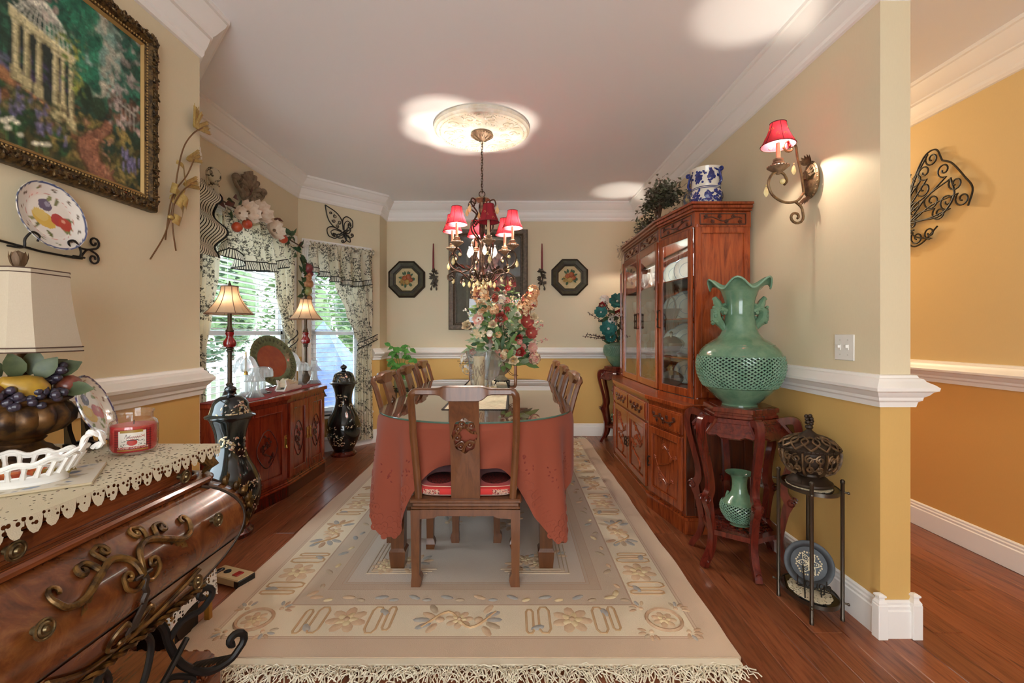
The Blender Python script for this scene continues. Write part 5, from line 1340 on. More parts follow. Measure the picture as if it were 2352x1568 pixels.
def tureen(label, p, m, s=1):
    t = thing('lidded_dish', label, 'dish', p, 0); mb = MB()
    mb.lathe([(.035, 0), (.04, .004), (.03, .015), (.055, .03), (.075, .06), (.078, .075), (0, .075)], 24, 0, TR(s=s), rfun=flute(12, .03)); mb.build('bowl', m, t)
    mb = MB(); mb.lathe([(.08, .075), (.065, .095), (.03, .115), (.008, .12), (.006, .13), (.012, .14), (0, .15)], 24, 0, TR(s=s), rfun=flute(12, .03)); mb.build('lid', m, t)
tureen('silver lidded dish on the lower middle shelf of the china cabinet', (1.14, 3.22, 1.046), 'silver', 1.15); tureen('cut glass lidded dish on the cabinet floor behind the near door', (1.14, 3.22, BZ+.026), 'stemware', 1.1)
tb_ = thing('crystal_basket', 'cut glass handled basket on the upper middle shelf of the china cabinet', 'basket', (1.14, 3.22, 1.301))
mb = MB(); mb.lathe([(.03, 0), (.04, .01), (.07, .06), (.085, .075), (.08, .075)], 24, 0, TR((0, 0, 0), 0, 0, 0, (.8, 1.2, 1)), cap=False, rfun=flute(12, .05)); mb.build('bowl', 'stemware', tb_)
mb = MB(); mb.tube([(0, .09*math.cos(a), .07+.09*math.sin(a)) for a in np.linspace(0, PI, 17)], .006, 6); mb.build('handle', 'stemware', tb_)
# ================================================================ on top of the cabinet
mat('porcelain_ivory', '#d9d3c4', .15, coat=.4); mat('cobalt', '#26337f', .25, coat=.3, var='#1a2560', vscale=40)
bv = thing('blue_white_vase', 'blue and white porcelain vase with scroll handle on top of the china cabinet', 'vase', (1.235, 2.86, UZ))
P = [(0, 0), (.072, 0), (.078, .012), (.092, .045), (.099, .075), (.096, .10), (.085, .118), (.083, .125), (.086, .135), (.088, .18), (.090, .22), (.097, .245), (.099, .25), (.090, .248), (.082, .22), (.078, .14)]
mb = MB(); mb.lathe(P, 36, cap=False); mb.build('body', 'porcelain_ivory', bv)
def vr(z): 
    for (r0, z0), (r1, z1) in zip(P[:12], P[1:13]):
        if z0 <= z <= z1 and z1 > z0: return r0+(r1-r0)*(z-z0)/(z1-z0)
    return .09
mb = MB(); rg = random.Random(3)
for (n_, z0, z1) in ((9, .03, .10), (7, .15, .23)):
    for i in range(n_):
        a0 = 2*PI*i/n_+.2; zc = (z0+z1)/2
        for k in range(26):
            a = a0+rg.gauss(0, .19); z = min(max(zc+rg.gauss(0, (z1-z0)*.28), z0), z1); r_ = vr(z); mb.ell((0, 0, 0), (.016*rg.uniform(.5, 1.2), .008, .0014), 6, 4, 0, FR((r_*math.cos(a), r_*math.sin(a), z), (math.cos(a), math.sin(a), 0)) @ TR((0, 0, 0), rg.uniform(0, 3)))
mb.build('blue_blossoms', 'cobalt', bv)['kind'] = 'stuff'
for z in (.004, .118, .128): mb = MB(); mb.tube([((vr(z)+.001)*math.cos(a), (vr(z)+.001)*math.sin(a), z) for a in np.linspace(0, 2*PI, 37)[:-1]], .0025, 5, True); mb.build('blue_line', 'cobalt', bv)
for a in (R(-60), R(150)):
    mb = MB(); pf = plane((.088*math.cos(a), .088*math.sin(a), .0), (math.cos(a), math.sin(a), 0), (0, 0, 1)); mb.tube([pf(p) for p in scroll([(0, .135), (.02, .16), (.012, .20), (.006, .225)], 5, .014, 1.1, -1)], .007, 7); mb.build('scroll_handle', 'cobalt', bv)
bp = thing('ginger_jar', 'dark blue and gold porcelain jar behind the bonsai on the china cabinet', 'jar', (1.27, 3.10, UZ))
mb = MB(); mb.lathe([(0, 0), (.06, 0), (.085, .06), (.09, .13), (.075, .19), (.045, .215), (.045, .23), (.05, .24), (.03, .262), (0, .268)], 28); mb.build('body', mat('jar_glaze', '#38465a', .2, var='#a08a55', vscale=35, coat=.4, vlo=.45, vhi=.6), bp)
mat('bonsai_leaf', '#4d5a3c', .6, var='#75695a', vscale=18); mat('bonsai_bark', '#5f4433', .9)
bo = thing('artificial_bonsai', 'artificial bonsai tree with small dusky leaves on top of the china cabinet', 'artificial tree', (1.17, 3.60, UZ)); rg = random.Random(31)
mb = MB(); mb.tube(cr([(0, .05, 0), (0, -.02, .06), (.0, .03, .13), (-.02, -.02, .20)], 4), [.022-.0009*i for i in range(13)], 7); br_ends = []
for k in range(12):
    a = rg.uniform(0, 2*PI); y = rg.uniform(-.5, .75); e = V(rg.uniform(-.10, .08), y*.85, .10+.20*max(0, 1-abs(y)*1.0)+rg.uniform(-.04, .04)); m_ = V(e.x*.4, e.y*.5, e.z*.9+.03); P = cr([(0, .0, .08+.1*rg.random()), m_, e], 5); mb.tube(P, [.008-.0005*i for i in range(len(P))], 5); br_ends.append((m_, e))
mb.build('trunk', 'bonsai_bark', bo)
for k, (m_, e) in enumerate(br_ends):
    mb = MB()
    for _ in range(120):
        q = m_.lerp(e, rg.uniform(.2, 1.15))+V(rg.gauss(0, .035), rg.gauss(0, .06), rg.gauss(0, .03)); q.z = max(q.z, .012); mb.leaf(q, (rg.uniform(-1, .4), rg.uniform(-1, 1), rg.uniform(-.3, .9)), rg.uniform(.028, .045), .024, (-.5, -.5, 1), .2, 0, 2)
    mb.build('leaf_pad', 'bonsai_leaf', bo)['kind'] = 'stuff'
mb = MB(); mb2 = MB()
for _ in range(420):
    y = rg.uniform(-.42, .88); mb.leaf((rg.uniform(-.15, .05), y, rg.uniform(.005, .05)), (rg.uniform(-1, .5), rg.uniform(-1, 1), rg.uniform(-.2, 1)), rg.uniform(.02, .035), .018, (-.5, -.5, 1), .2, rg.choice([0, 0, 1]), 2)
mb.build('ground_cover', ['bonsai_leaf', mat('bonsai_mauve', '#8d8078', .7)], bo)['kind'] = 'stuff'
# ================================================================ HEXAGONAL PLANT STANDS
def hex_stand(label, loc, hgt, a0, n=6, rt=.185, rk=.262, rf=.235, seed=1):
    s = thing('carved_plant_stand', label, 'plant stand', loc, 0, 'carved rosewood plant stands'); k_ = hgt/.82
    for r_, z0, z1, nm in ((rt, hgt-.022, hgt, 'top'), (rt-.012, hgt-.035, hgt-.022, 'top_moulding'), (rt-.004, hgt-.05, hgt-.035, 'top_moulding'), (rt-.03, hgt-.075, hgt-.05, 'waist')):
        mb = MB(); mb.prism(ngon(n, r_, a0), z0, z1, 0, None, .004); mb.build(nm, 'stand_wood', s, smooth=False)
    mb = MB(); mb.prism(ngon(n, rt-.035, a0), hgt, hgt+.0015); mb.build('top_panel', 'stand_wood', s, smooth=False)
    prof = [(rt-.035, hgt-.08), (rk-.02, hgt-.055), (rk+.005, hgt-.085), (rk, hgt-.16), (rk-.045, hgt-.33), (rk-.055, hgt-.42), (rk-.035, hgt-.47), (rk-.05, hgt-.53), (rf-.045, hgt-.66), (rf-.03, .08), (rf, .03), (rf+.012, .0)]
    prof = [(r_, z if z <= .1 else z) for r_, z in prof]; C = cr(prof, 5); m = len(C)
    for k in range(n):
        a = a0+2*PI*k/n; ca, sa = math.cos(a), math.sin(a); mb = MB()
        wid = [.020+.010*math.exp(-((p.y-(hgt-.47))/.05)**2)+.006*max(0, (p.y-(hgt-.2))/.2) for p in C]; th = .017
        vs = []; fs = []
        for i, p in enumerate(C):
            t_ = (C[min(i+1, m-1)]-C[max(i-1, 0)]).normalized(); nr = V(-t_.y, t_.x)
            for sd, w_ in ((1, -1), (1, 1), (-1, 1), (-1, -1)):
                q = p+nr*(wid[i]*.75*sd); vs.append((q.x*ca-w_*th*sa, q.x*sa+w_*th*ca, max(q.y, 0)))
        for i in range(m-1):
            for j in range(4): fs.append((i*4+j, i*4+(j+1) % 4, (i+1)*4+(j+1) % 4, (i+1)*4+j))
        fs += [(0, 1, 2, 3), tuple((m-1)*4+j for j in range(4))[::-1]]; mb.add(vs, fs); lgo = mb.build('leg', 'stand_wood', s, ang=35)
        mb = MB(); rr = rk-.02
        for w_ in (-1, 1): mb.tube([((rr+p[0])*ca-w_*.019*sa, (rr+p[0])*sa+w_*.019*ca, hgt-.47+p[1]) for p in spiral((0, 0), .024, .006, .4, 1.3, 14)], .004, 5)
        mb.tube([((rf+.002)*ca-p[0]*sa, (rf+.012)*sa+p[0]*ca, .03+p[1]) for p in spiral((0, 0), .015, .004, 0, 1.2, 10)], .004, 5); mb.build('scroll_carving', 'rosewood_dark', lgo)
    for k in range(n):                                   # carved apron between legs
        a = a0+2*PI*(k+.5)/n; F = Matrix.Translation((rt*.84*math.cos(a), rt*.84*math.sin(a), hgt-.075)) @ Matrix.Rotation(a, 4, 'Z') @ Matrix.Rotation(R(-38), 4, 'Y') @ Matrix(((0, 0, 1, 0), (1, 0, 0, 0), (0, 1, 0, 0), (0, 0, 0, 1)))
        h = rt*.60; mb = MB(); mb.prism([(-h, .015), (h, .015), (h*1.18, -.07), (h*.9, -.085), (h*.6, -.078), (h*.4, -.092), (-h*.4, -.092), (-h*.6, -.078), (-h*.9, -.085), (-h*1.18, -.07)], 0, .012, 0, F); ap = mb.build('apron', 'stand_wood', s, smooth=False)
        mb = MB()
        for c in (-.55, 0, .55): mb.tube([F @ V(c*h*1.1+p[0], -.042+p[1]*.8, .013) for p in spiral((0, 0), .020, .005, c, 1.5, 16)], .0025, 4)
        mb.tube([F @ V(*p, .013) for p in ((-h*.98, -.01), (h*.98, -.01), (h*1.05, -.068), (-h*1.05, -.068))], .0025, 4, True); mb.build('apron_carving', 'stand_wood', ap)
    zs = .19; o, i_ = ngon(n, rf-.03, a0), ngon(n, rf-.075, a0); mb = MB()
    for k in range(n):
        j = (k+1) % n; mb.add([(*o[k], zs), (*o[j], zs), (*i_[j], zs), (*i_[k], zs), (*o[k], zs-.025), (*o[j], zs-.025), (*i_[j], zs-.025), (*i_[k], zs-.025)], [(0, 1, 2, 3), (7, 6, 5, 4), (0, 4, 5, 1), (2, 6, 7, 3)])
    sf = mb.build('shelf_frame', 'stand_wood', s, smooth=False); mb = MB()
    for k in range(-4, 5):
        y = k*.036; hw = (rf-.075)*(1-abs(k)/9); mb.tube([(-hw+2*hw*u, y+.008*math.sin(u*14), zs-.010) for u in np.linspace(0, 1, 17)], .006, 5)
        mb.tube([(y+.008*math.sin(u*14+1), -hw+2*hw*u, zs-.010) for u in np.linspace(0, 1, 17)], .006, 5)
    mb.build('fretwork', 'rosewood_dark', sf); return s
STP = (1.215, 2.40)
hex_stand('carved hexagonal rosewood stand holding the big green vase', (*STP, 0), .82, R(22))
hex_stand('carved rosewood stand in the far corner holding the flower pot', (1.19, 5.0, 0), .84, R(5), rt=.17, rk=.225, rf=.20)
# ================================================================ CELADON
def celadon(name, c='#6f8f72', c2='#54785f'):
    t = NT(name); n = t.noise(t.coords(), 14, 4, .6); return t.done(t.bsdf(t.ramp(n.outputs['Fac'], [(.35, c), (.7, c2)]), .14, 0, .5, None, 0, 0, .5))
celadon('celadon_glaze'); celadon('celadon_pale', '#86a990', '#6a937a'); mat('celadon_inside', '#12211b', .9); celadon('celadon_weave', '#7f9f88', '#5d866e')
def smooth_prof(P, n=5): return [(max(p.x, 0), p.y) for p in cr(P, n)]
def prof_r(Q, z):
    for (r0, z0), (r1, z1) in zip(Q[:-1], Q[1:]):
        if z0 <= z <= z1 and z1 > z0: return r0+(r1-r0)*(z-z0)/(z1-z0), (r1-r0)/(z1-z0)
    return Q[-1][0], 0
def weave(parent, Q, z0, z1, rows, n, m, name='pierced_weave', r_=.0045):
    """pierced double-wall body: a dark inner wall with an interlaced lattice standing proud of it"""
    mb = MB(); zz = np.linspace(z0, z1, rows*2+1)
    for hand in (-1, 1):
        for k in range(n):
            P = []
            for i, z in enumerate(zz):
                rr, sl = prof_r(Q, z); a = 2*PI*(k+hand*i*.5)/n; b = .0022*(-1)**i*hand; P.append(((rr+b)*math.cos(a), (rr+b)*math.sin(a), z))
            mb.tube(P, r_, 5)
    mb.build(name, m, parent)
bvz = thing('celadon_vase', 'big green celadon vase with wavy rim and pierced belly on the near carved stand', 'vase', (*STP, .8215))
Q = smooth_prof([(.088, .0), (.092, .012), (.128, .045), (.175, .095), (.203, .148), (.214, .20), (.209, .25), (.189, .295), (.152, .330), (.112, .358), (.088, .395), (.076, .45), (.070, .49), (.074, .55), (.092, .605)], 5)
lo = [q for q in Q if q[1] <= .105]; mid = [q for q in Q if .095 <= q[1] <= .265]; hi = [q for q in Q if q[1] >= .255]
mb = MB(); mb.lathe([(0, 0)]+lo, 64, cap=False); mb.build('foot', 'celadon_glaze', bvz)
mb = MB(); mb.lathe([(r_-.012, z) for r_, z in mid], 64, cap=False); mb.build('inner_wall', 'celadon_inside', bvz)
weave(bvz, Q, .10, .262, 9, 46, 'celadon_weave', r_=.0040)
mb = MB(); mb.lathe(hi, 64, cap=False)
def rimf(u, v): a = 2*PI*u; w_ = math.cos(6*a); r_ = .092+(.062+.010*w_)*v**1.2; return (r_*math.cos(a), r_*math.sin(a), .605+.045*math.sin(v*PI*.55)+.022*w_*v-.010*max(0, v-.8)*5*(1-.5*w_))
mb.grid(rimf, 96, 10, 0, None, True); mb.build('neck', 'celadon_glaze', bvz, ang=80)
mb = MB(); mb.tube([rimf(u, 1) for u in np.linspace(0, 1, 97)[:-1]], .005, 6, True); mb.build('rim', 'celadon_pale', bvz)
mb = MB()
for z, r_ in ((.100, .003), (.262, .004), (.318, .003)): rr, _ = prof_r(Q, z); mb.tube([(rr*math.cos(a), rr*math.sin(a), z) for a in np.linspace(0, 2*PI, 65)[:-1]], r_, 6, True)
mb.build('band', 'celadon_glaze', bvz)
for s_ in (-1, 1):                                       # dragon handles across the picture
    rg = random.Random(40); mb = MB(); ax = V(s_*.86, -s_*.30*0, 0).normalized(); pf = lambda r_, z, t=0: V(ax.x*r_, t, z)
    mb.tube([pf(.070, .50), pf(.105, .515), pf(.120, .545), pf(.135, .575)], [.018, .022, .020, .009], 8); mb.tube([pf(.10, .52), pf(.128, .50), pf(.125, .46), pf(.098, .43), pf(.080, .40)], [.02, .026, .030, .022, .012], 8)
    mb.tube([pf(.075, .535), pf(.10, .525), pf(.118, .555), pf(.145, .565)], [.01, .014, .012, .006], 6)
    for k in range(24): mb.ell(pf(.11+rg.uniform(-.03, .032), .475+rg.uniform(-.05, .055), rg.uniform(-.022, .022)), rg.uniform(.007, .012), 7, 5)
    mb.build('dragon_handle', 'celadon_glaze', bvz)
sv = thing('celadon_vase', 'small green celadon vase with pierced belly on the shelf of the near carved stand', 'vase', (STP[0]-.01, STP[1]-.02, .1915))
Q = smooth_prof([(.050, 0), (.052, .008), (.070, .03), (.090, .065), (.094, .09), (.086, .115), (.064, .140), (.044, .165), (.037, .20), (.040, .24), (.055, .262), (.070, .270)], 4)
mb = MB(); mb.lathe([(0, 0)]+[q for q in Q if q[1] <= .025], 40, cap=False); mb.build('foot', 'celadon_glaze', sv)
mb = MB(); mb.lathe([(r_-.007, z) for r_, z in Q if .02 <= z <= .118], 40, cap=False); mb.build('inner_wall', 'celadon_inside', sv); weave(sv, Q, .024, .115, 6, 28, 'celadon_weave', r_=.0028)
mb = MB(); mb.lathe([q for q in Q if q[1] >= .110]+[(.071, .272), (.064, .268), (.040, .245), (.033, .20)], 40, cap=False); mb.build('neck', 'celadon_glaze', sv)
for a in (R(-30), R(150)): mb = MB(); mb.tube([((.064-.01*q)*math.cos(a), (.064-.01*q)*math.sin(a), .135+.03*q) for q in (0, 1)]+[(.058*math.cos(a), .058*math.sin(a), .15), (.062*math.cos(a), .062*math.sin(a), .135)], .007, 6); mb.build('lug', 'celadon_glaze', sv)
# far pot with flowers
fp = thing('celadon_flower_pot', 'round green pierced pot of silk flowers on the far carved stand', 'flower pot', (1.17, 4.98, .8415))
Q = smooth_prof([(.06, 0), (.07, .01), (.11, .06), (.145, .13), (.155, .18), (.145, .225), (.12, .255), (.10, .265)], 4)
mb = MB(); mb.lathe([(0, 0)]+[q for q in Q if q[1] <= .115], 40, cap=False); mb.build('foot', 'celadon_glaze', fp)
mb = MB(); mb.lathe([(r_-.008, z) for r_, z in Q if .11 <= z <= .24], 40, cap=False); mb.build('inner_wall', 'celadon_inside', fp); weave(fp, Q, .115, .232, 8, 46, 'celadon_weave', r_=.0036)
mb = MB(); mb.lathe([q for q in Q if q[1] >= .23], 40, cap=False); mb.build('shoulder', 'celadon_glaze', fp)
mat('petal_teal', '#2f7a70', .6, var='#1f5a55', vscale=25); mat('petal_red', '#b02a26', .6, var='#8f1e20', vscale=25); mat('petal_white', '#e6ddcf', .7); mat('twig_dark', '#4a2f28', .8)
ff_ = thing('silk_bouquet', 'teal and red silk flower bouquet in the far green pot', 'flowers', (1.17, 4.98, 1.09)); rg = random.Random(17)
for (x, z, r_, kind) in ((-.03, .46, .085, 't'), (-.21, .34, .07, 't'), (-.13, .16, .09, 't'), (-.10, .07, .06, 't'), (.08, .20, .07, 't'), (-.02, .33, .055, 'r'), (-.20, .42, .045, 'r'), (.10, .38, .06, 't'), (.05, .06, .06, 't')):
    mb = MB(); p = (x, -.08-.05*rg.random(), z)
    if kind == 't': bloom(mb, p, (-.25, -1, .3), r_, 6, 0, 1, .4)
    else: rose(mb, p, (-.25, -1, .3), r_)
    mb.build('flower', ['petal_teal' if kind == 't' else 'petal_red', 'petal_white'], ff_)
for k in range(12):
    a = R(100+rg.uniform(-30, 90)); L = rg.uniform(.25, .42); e = V(L*math.cos(a)*1.0, -.10, .08+L*math.sin(a)*1.1 if math.sin(a) > 0 else .08); mb = MB(); P = cr([(0, 0, .0), (e.x*.4, -.06, e.z*.6), e], 6); mb.tube(P, .003, 4)
    for q in P[4:]:
        for _ in range(3): mb.ell(q+V(rg.gauss(0, .008), rg.gauss(0, .008), rg.gauss(0, .008)), .006, 5, 4)
    mb.build('berry_twig', 'twig_dark', ff_)
mb = MB(); cluster(mb, (-.16, -.06, .48), .05, 18, .03, rg); cluster(mb, (-.09, -.12, .25), .04, 14, .025, rg); cluster(mb, (-.04, -.1, .29), .04, 12, .025, rg); mb.build('white_filler', 'petal_white', ff_)['kind'] = 'stuff'
mb = MB()
for k in range(46): a = rg.uniform(0, 2*PI); mb.leaf((.1*math.cos(a), .08*math.sin(a)-.02, rg.uniform(.0, .35)), (math.cos(a), -.5, rg.uniform(-.3, .8)), rg.uniform(.09, .16), .05, (0, -1, .5), .3, 0, 3)
mb.build('leaves', 'leaf_deep', ff_)['kind'] = 'stuff'
fs_ = thing('celadon_vase', 'small green vase on the shelf of the far carved stand', 'vase', (1.19, 5.0, .1915)); mb = MB(); Q = smooth_prof([(.05, 0), (.07, .03), (.085, .075), (.07, .13), (.04, .17), (.035, .22), (.06, .26)], 4); mb.lathe([(0, 0)]+Q, 28, cap=False); mb.build('body', 'celadon_glaze', fs_); weave(fs_, [(r_+.003, z) for r_, z in Q], .03, .11, 6, 30, 'celadon_weave', r_=.003)
# ================================================================ METAL OVAL STAND + POT
mat('gunmetal', '#5f584f', .32, .9); glass('smoke_glass', '#4a4640', 1.4, 1.5)
MS = (1.30, 1.965, 0)
ms = thing('oval_metal_stand', 'two tier oval gunmetal stand with smoked glass shelves at the wall end', 'side stand', MS)
ra_, rb_ = .098, .135
for ang in (R(140), R(232), R(-38), R(50)):
    x, y = ra_*1.06*math.cos(ang), rb_*1.06*math.sin(ang); mb = MB(); mb.lathe([(.0, 0), (.0085, 0), (.0085, .012), (.0075, .014), (.0075, .572), (.009, .574), (.009, .585), (.004, .59), (0, .59)], 12, 0, TR((x, y, 0))); lgm = mb.build('leg', 'gunmetal', ms)
    for z in (.075, .537): mb = MB(); mb.tube([(x*.86, y*.86, z), (x*1.16, y*1.16, z)], .004, 6); mb.ell((x*1.17, y*1.17, z), .006, 7, 5); mb.build('bolt', 'gunmetal', lgm)
for z in (.075, .537):
    mb = MB(); P = [(ra_*math.cos(a), rb_*math.sin(a)) for a in np.linspace(0, 2*PI, 41)[:-1]]; n = 40
    mb.add([(x*f, y*f, z+dz) for f, dz in ((1, -.010), (1, .006), (.97, .006), (.97, -.010)) for x, y in P], [(k*n+i, k*n+(i+1) % n, ((k+1) % 4)*n+(i+1) % n, ((k+1) % 4)*n+i) for k in range(4) for i in range(n)]); mb.build('ring', 'gunmetal', ms)
    mb = MB(); mb.prism([(x*.97, y*.97) for x, y in P], z-.002, z+.004); mb.build('glass_shelf', 'smoke_glass', ms)
mat('antique_bronze', '#7d6244', .45, .45, var='#3a2b1e', vscale=30, bump=.3, bscale=60); mat('bronze_dark', '#33261b', .5, .4)
PZ = .542
lace_mat('lace_cream', '#e2d9c2', True, 1.25, '#d3c6a6')
def doily(name, label, loc, r_, rx=1, ry=1, n=12, parent=None):
    mb = MB(); N = 96; P = [(r_*rx*(1+.045*abs(math.sin(n*a/2)))*math.cos(a), r_*ry*(1+.045*abs(math.sin(n*a/2)))*math.sin(a)) for a in np.linspace(0, 2*PI, N+1)[:-1]]
    mb.prism(P, 0, .0015); d = mb.build(name, 'lace_cream', None, loc); return tag(d, label, 'doily')
doily('lace_doily', 'white lace doily under the bronze pot on the metal stand', (1.29, 1.955, PZ), .088, .9, 1.1)
pt_ = thing('lidded_pot', 'openwork bronze potpourri pot with lid on the metal stand', 'pot', (1.30, 1.965, PZ+.0015))
mb = MB(); mb.lathe([(0, 0), (.086, 0), (.090, .006), (.088, .014), (.078, .020), (.068, .030), (.050, .042), (.048, .050), (0, .050)], 36); mb.build('foot', 'bronze_dark', pt_)
mb = MB(); mb.lathe([(.045, .05), (.075, .062), (.095, .09), (.104, .125), (.105, .155)], 36, cap=False); mb.build('liner', 'bronze_dark', pt_)
Q = [(.052, .048), (.085, .062), (.104, .092), (.112, .125), (.112, .155)]
mb = MB()
for k in range(8):
    a0 = 2*PI*k/8
    def sp_(u, z, o=.0): r_, _ = prof_r(Q, min(max(z, .05), .154)); a = a0+u; return ((r_+o)*math.cos(a), (r_+o)*math.sin(a), z)
    mb.tube([sp_(0, z, .001) for z in np.linspace(.05, .154, 7)], .006, 6, flat=(1.6, .8, (0, 0, 1)))
    for s_ in (-1, 1):
        for (c, zc, r_, a1) in ((.22, .13, .018, 1.57), (.22, .085, .016, -1.57)): mb.tube([sp_(s_*(c+p[0]*9), zc+p[1]) for p in spiral((0, 0), r_, .005, a1, 1.3*s_, 14)], .0045, 5)
    mb.tube([sp_(.39+.25*math.cos(t)*.7, .108+.028*math.sin(t)) for t in np.linspace(0, 2*PI, 15)[:-1]], .0042, 5, True)
mb.build('openwork', 'antique_bronze', pt_)
mb = MB(); mb.lathe([(.113, .152), (.116, .157), (.116, .163), (.110, .166)], 36, cap=False)
for k in range(48): a = 2*PI*k/48; mb.ell((.116*math.cos(a), .116*math.sin(a), .160), .004, 6, 4)
mb.build('beaded_rim', 'bronze_dark', pt_)
LQ = [(.112, .166), (.098, .186), (.070, .203), (.045, .211)]
mb = MB(); mb.lathe([(r_-.006, z-.003) for r_, z in LQ], 36, cap=False); mb.lathe([(.045, .208), (.032, .218), (.014, .232), (.010, .238), (.016, .246), (.013, .256), (0, .258)], 20, cap=False)
for k in range(10): mb.ell((.010*math.cos(k*1.9), .010*math.sin(k*1.9), .262+.004*k), .009, 7, 5)
lid = mb.build('lid', 'bronze_dark', pt_); mb = MB()
for k in range(12):
    for hand in (-1, 1):
        P = []
        for i in range(9): r_, z = LQ[0][0]+(LQ[3][0]-LQ[0][0])*i/8, None; z = [np.interp(-r_, [-q[0] for q in LQ], [q[1] for q in LQ])][0]; a = 2*PI*k/12+hand*.42*math.sin(PI*i/8); P.append((r_*math.cos(a), r_*math.sin(a), z))
        mb.tube(P, .0045, 5)
mb.build('lid_openwork', 'antique_bronze', lid)
doily('lace_doily', 'cream lace doily under the plate easel on the low glass shelf', (1.295, 1.955, .0805), .085, .85, 1.15)
mat('slate_plate', '#26292d', .5, .1, var='#3a3e42', vscale=12)
ty = thing('slate_plate', 'dark slate plate with cream lace flower on a wire easel, low glass shelf', 'plate', (1.305, 1.975, .0825)); Mt = FR((0.0, .0, .105), (-.45, -.82, .34), (0, 0, 1))
mb = MB(); mb.lathe([(0, 0), (.068, .0), (.074, .006), (.092, .010), (.095, .009), (.092, .004), (.07, -.006), (0, -.006)], 40, 0, Mt); mb.build('dish', 'slate_plate', ty)
mb = MB()
for k in range(6):
    a = PI/3*k; mb.tube([Mt @ V(p[0]*math.cos(a)-p[1]*math.sin(a), p[0]*math.sin(a)+p[1]*math.cos(a), .003) for p in cr([(0, 0), (.018, .012), (.042, .0), (.018, -.012), (0, 0)], 5)], .0018, 4)
    for q in range(5): b = a+(q-2)*.2; mb.ell(Mt @ V((.045+.003*(q % 2))*math.cos(b), (.045+.003*(q % 2))*math.sin(b), .003), .0042, 6, 4)
    for q in range(4): mb.tube([Mt @ V((.014+.007*q)*math.cos(a+s_*.12), (.014+.007*q)*math.sin(a+s_*.12), .003) for s_ in (-1, 1)], .0016, 4)
mb.build('lace_flower', mat('lace_thread', '#ddd2b4', .9), ty)
mb = MB()
for s_ in (-1, 1): mb.tube([(s_*.035-.03, -.075, .0), (s_*.035-.012, -.045, .03), (s_*.035+.01, -.0, .10)], .003, 5); mb.tube([(s_*.035-.012, -.045, .03), (s_*.03+.04, .055, .0)], .003, 5)
mb.build('easel', 'wrought_iron', ty)
# the easel's cut-out word, one bent wire
LW = [[(0, 1.0), (0, .25), (.04, .02), (.45, .05)], [(1.0, .55), (.75, .62), (.62, .35), (.75, .05), (.95, .15), (1.02, .55), (1.02, .1), (1.12, .05)], [(1.2, .58), (1.2, .2), (1.32, .03), (1.52, .15), (1.55, .58), (1.55, .1), (1.64, .05)],
      [(2.05, .55), (1.82, .62), (1.70, .35), (1.82, .08), (2.02, .18), (2.07, .58), (2.07, -.25), (1.95, -.42), (1.75, -.32)], [(2.25, 1.0), (2.25, .05)], [(2.25, .3), (2.36, .56), (2.52, .5), (2.56, .05)]]
ex_ = (Mt.to_3x3() @ V(1, 0, 0)).normalized()
if ex_.x < 0: ex_ = -ex_
ux = V(.82, -.55, 0).normalized(); og = V(-.072, -.035, .035); mb = MB()
for st in LW: mb.tube([og+ux*(p[0]*.046)+V(0, 0, p[1]*.042) for p in cr(st, 4)], .0028, 5)
mb.tube([og+V(0, 0, -.004), og+ux*.118+V(0, 0, -.004)], .0022, 5); mb.build('word_laugh', 'wrought_iron', ty)
# ================================================================ switch, outlet
mat('white_plastic', '#e9e6df', .35)
swp = thing('light_switch', 'white double toggle light switch beside the big green vase', 'light switch', (XR, 1.968, 1.14))
mb = MB(); mb.box((-.006, -.058, -.057), (0, .058, .057), 0, None, .003); mb.build('plate', 'white_plastic', swp)
for y in (-.023, .023):
    mb = MB(); mb.box((-.009, y-.006, -.012), (-.005, y+.006, .012), 0, None, .001); mb.box((-.018, y-.004, -.002), (-.006, y+.004, .010), 0, None, .001); mb.build('toggle', 'white_plastic', swp)
    for z in (-.032, .032): mb = MB(); mb.ell((-.006, y, z), (.0015, .003, .003), 8, 4); mb.build('screw', mat('screw_grey', '#bdb8ae', .4), swp)
ol = thing('wall_outlet', 'white wall outlet low beside the china cabinet', 'outlet', (XR, 2.62, .36))
mb = MB(); mb.box((-.006, -.038, -.058), (0, .038, .058), 0, None, .003); mb.build('plate', 'white_plastic', ol)
for z in (-.022, .022): mb = MB(); mb.lathe([(.016, 0), (.016, .003), (0, .003)], 14, 0, FR((-.006, 0, z), (-1, 0, 0))); mb.build('socket', 'screw_grey', ol)
pg = thing('plug_adapter', 'small white plug adapter with hanging cord in the wall outlet', 'plug', (XR-.0092, 2.62, .382))
mb = MB(); mb.box((-.035, -.014, -.010), (0, .014, .010), 0, None, .003); mb.build('plug', 'white_plastic', pg); mb = MB(); mb.tube(cr([(-.033, 0, 0), (-.055, 0, -.01), (-.055, .01, -.12), (-.03, .02, -.30), (-.02, .02, -.376)], 5), .0022, 5); mb.build('cord', 'white_plastic', pg)
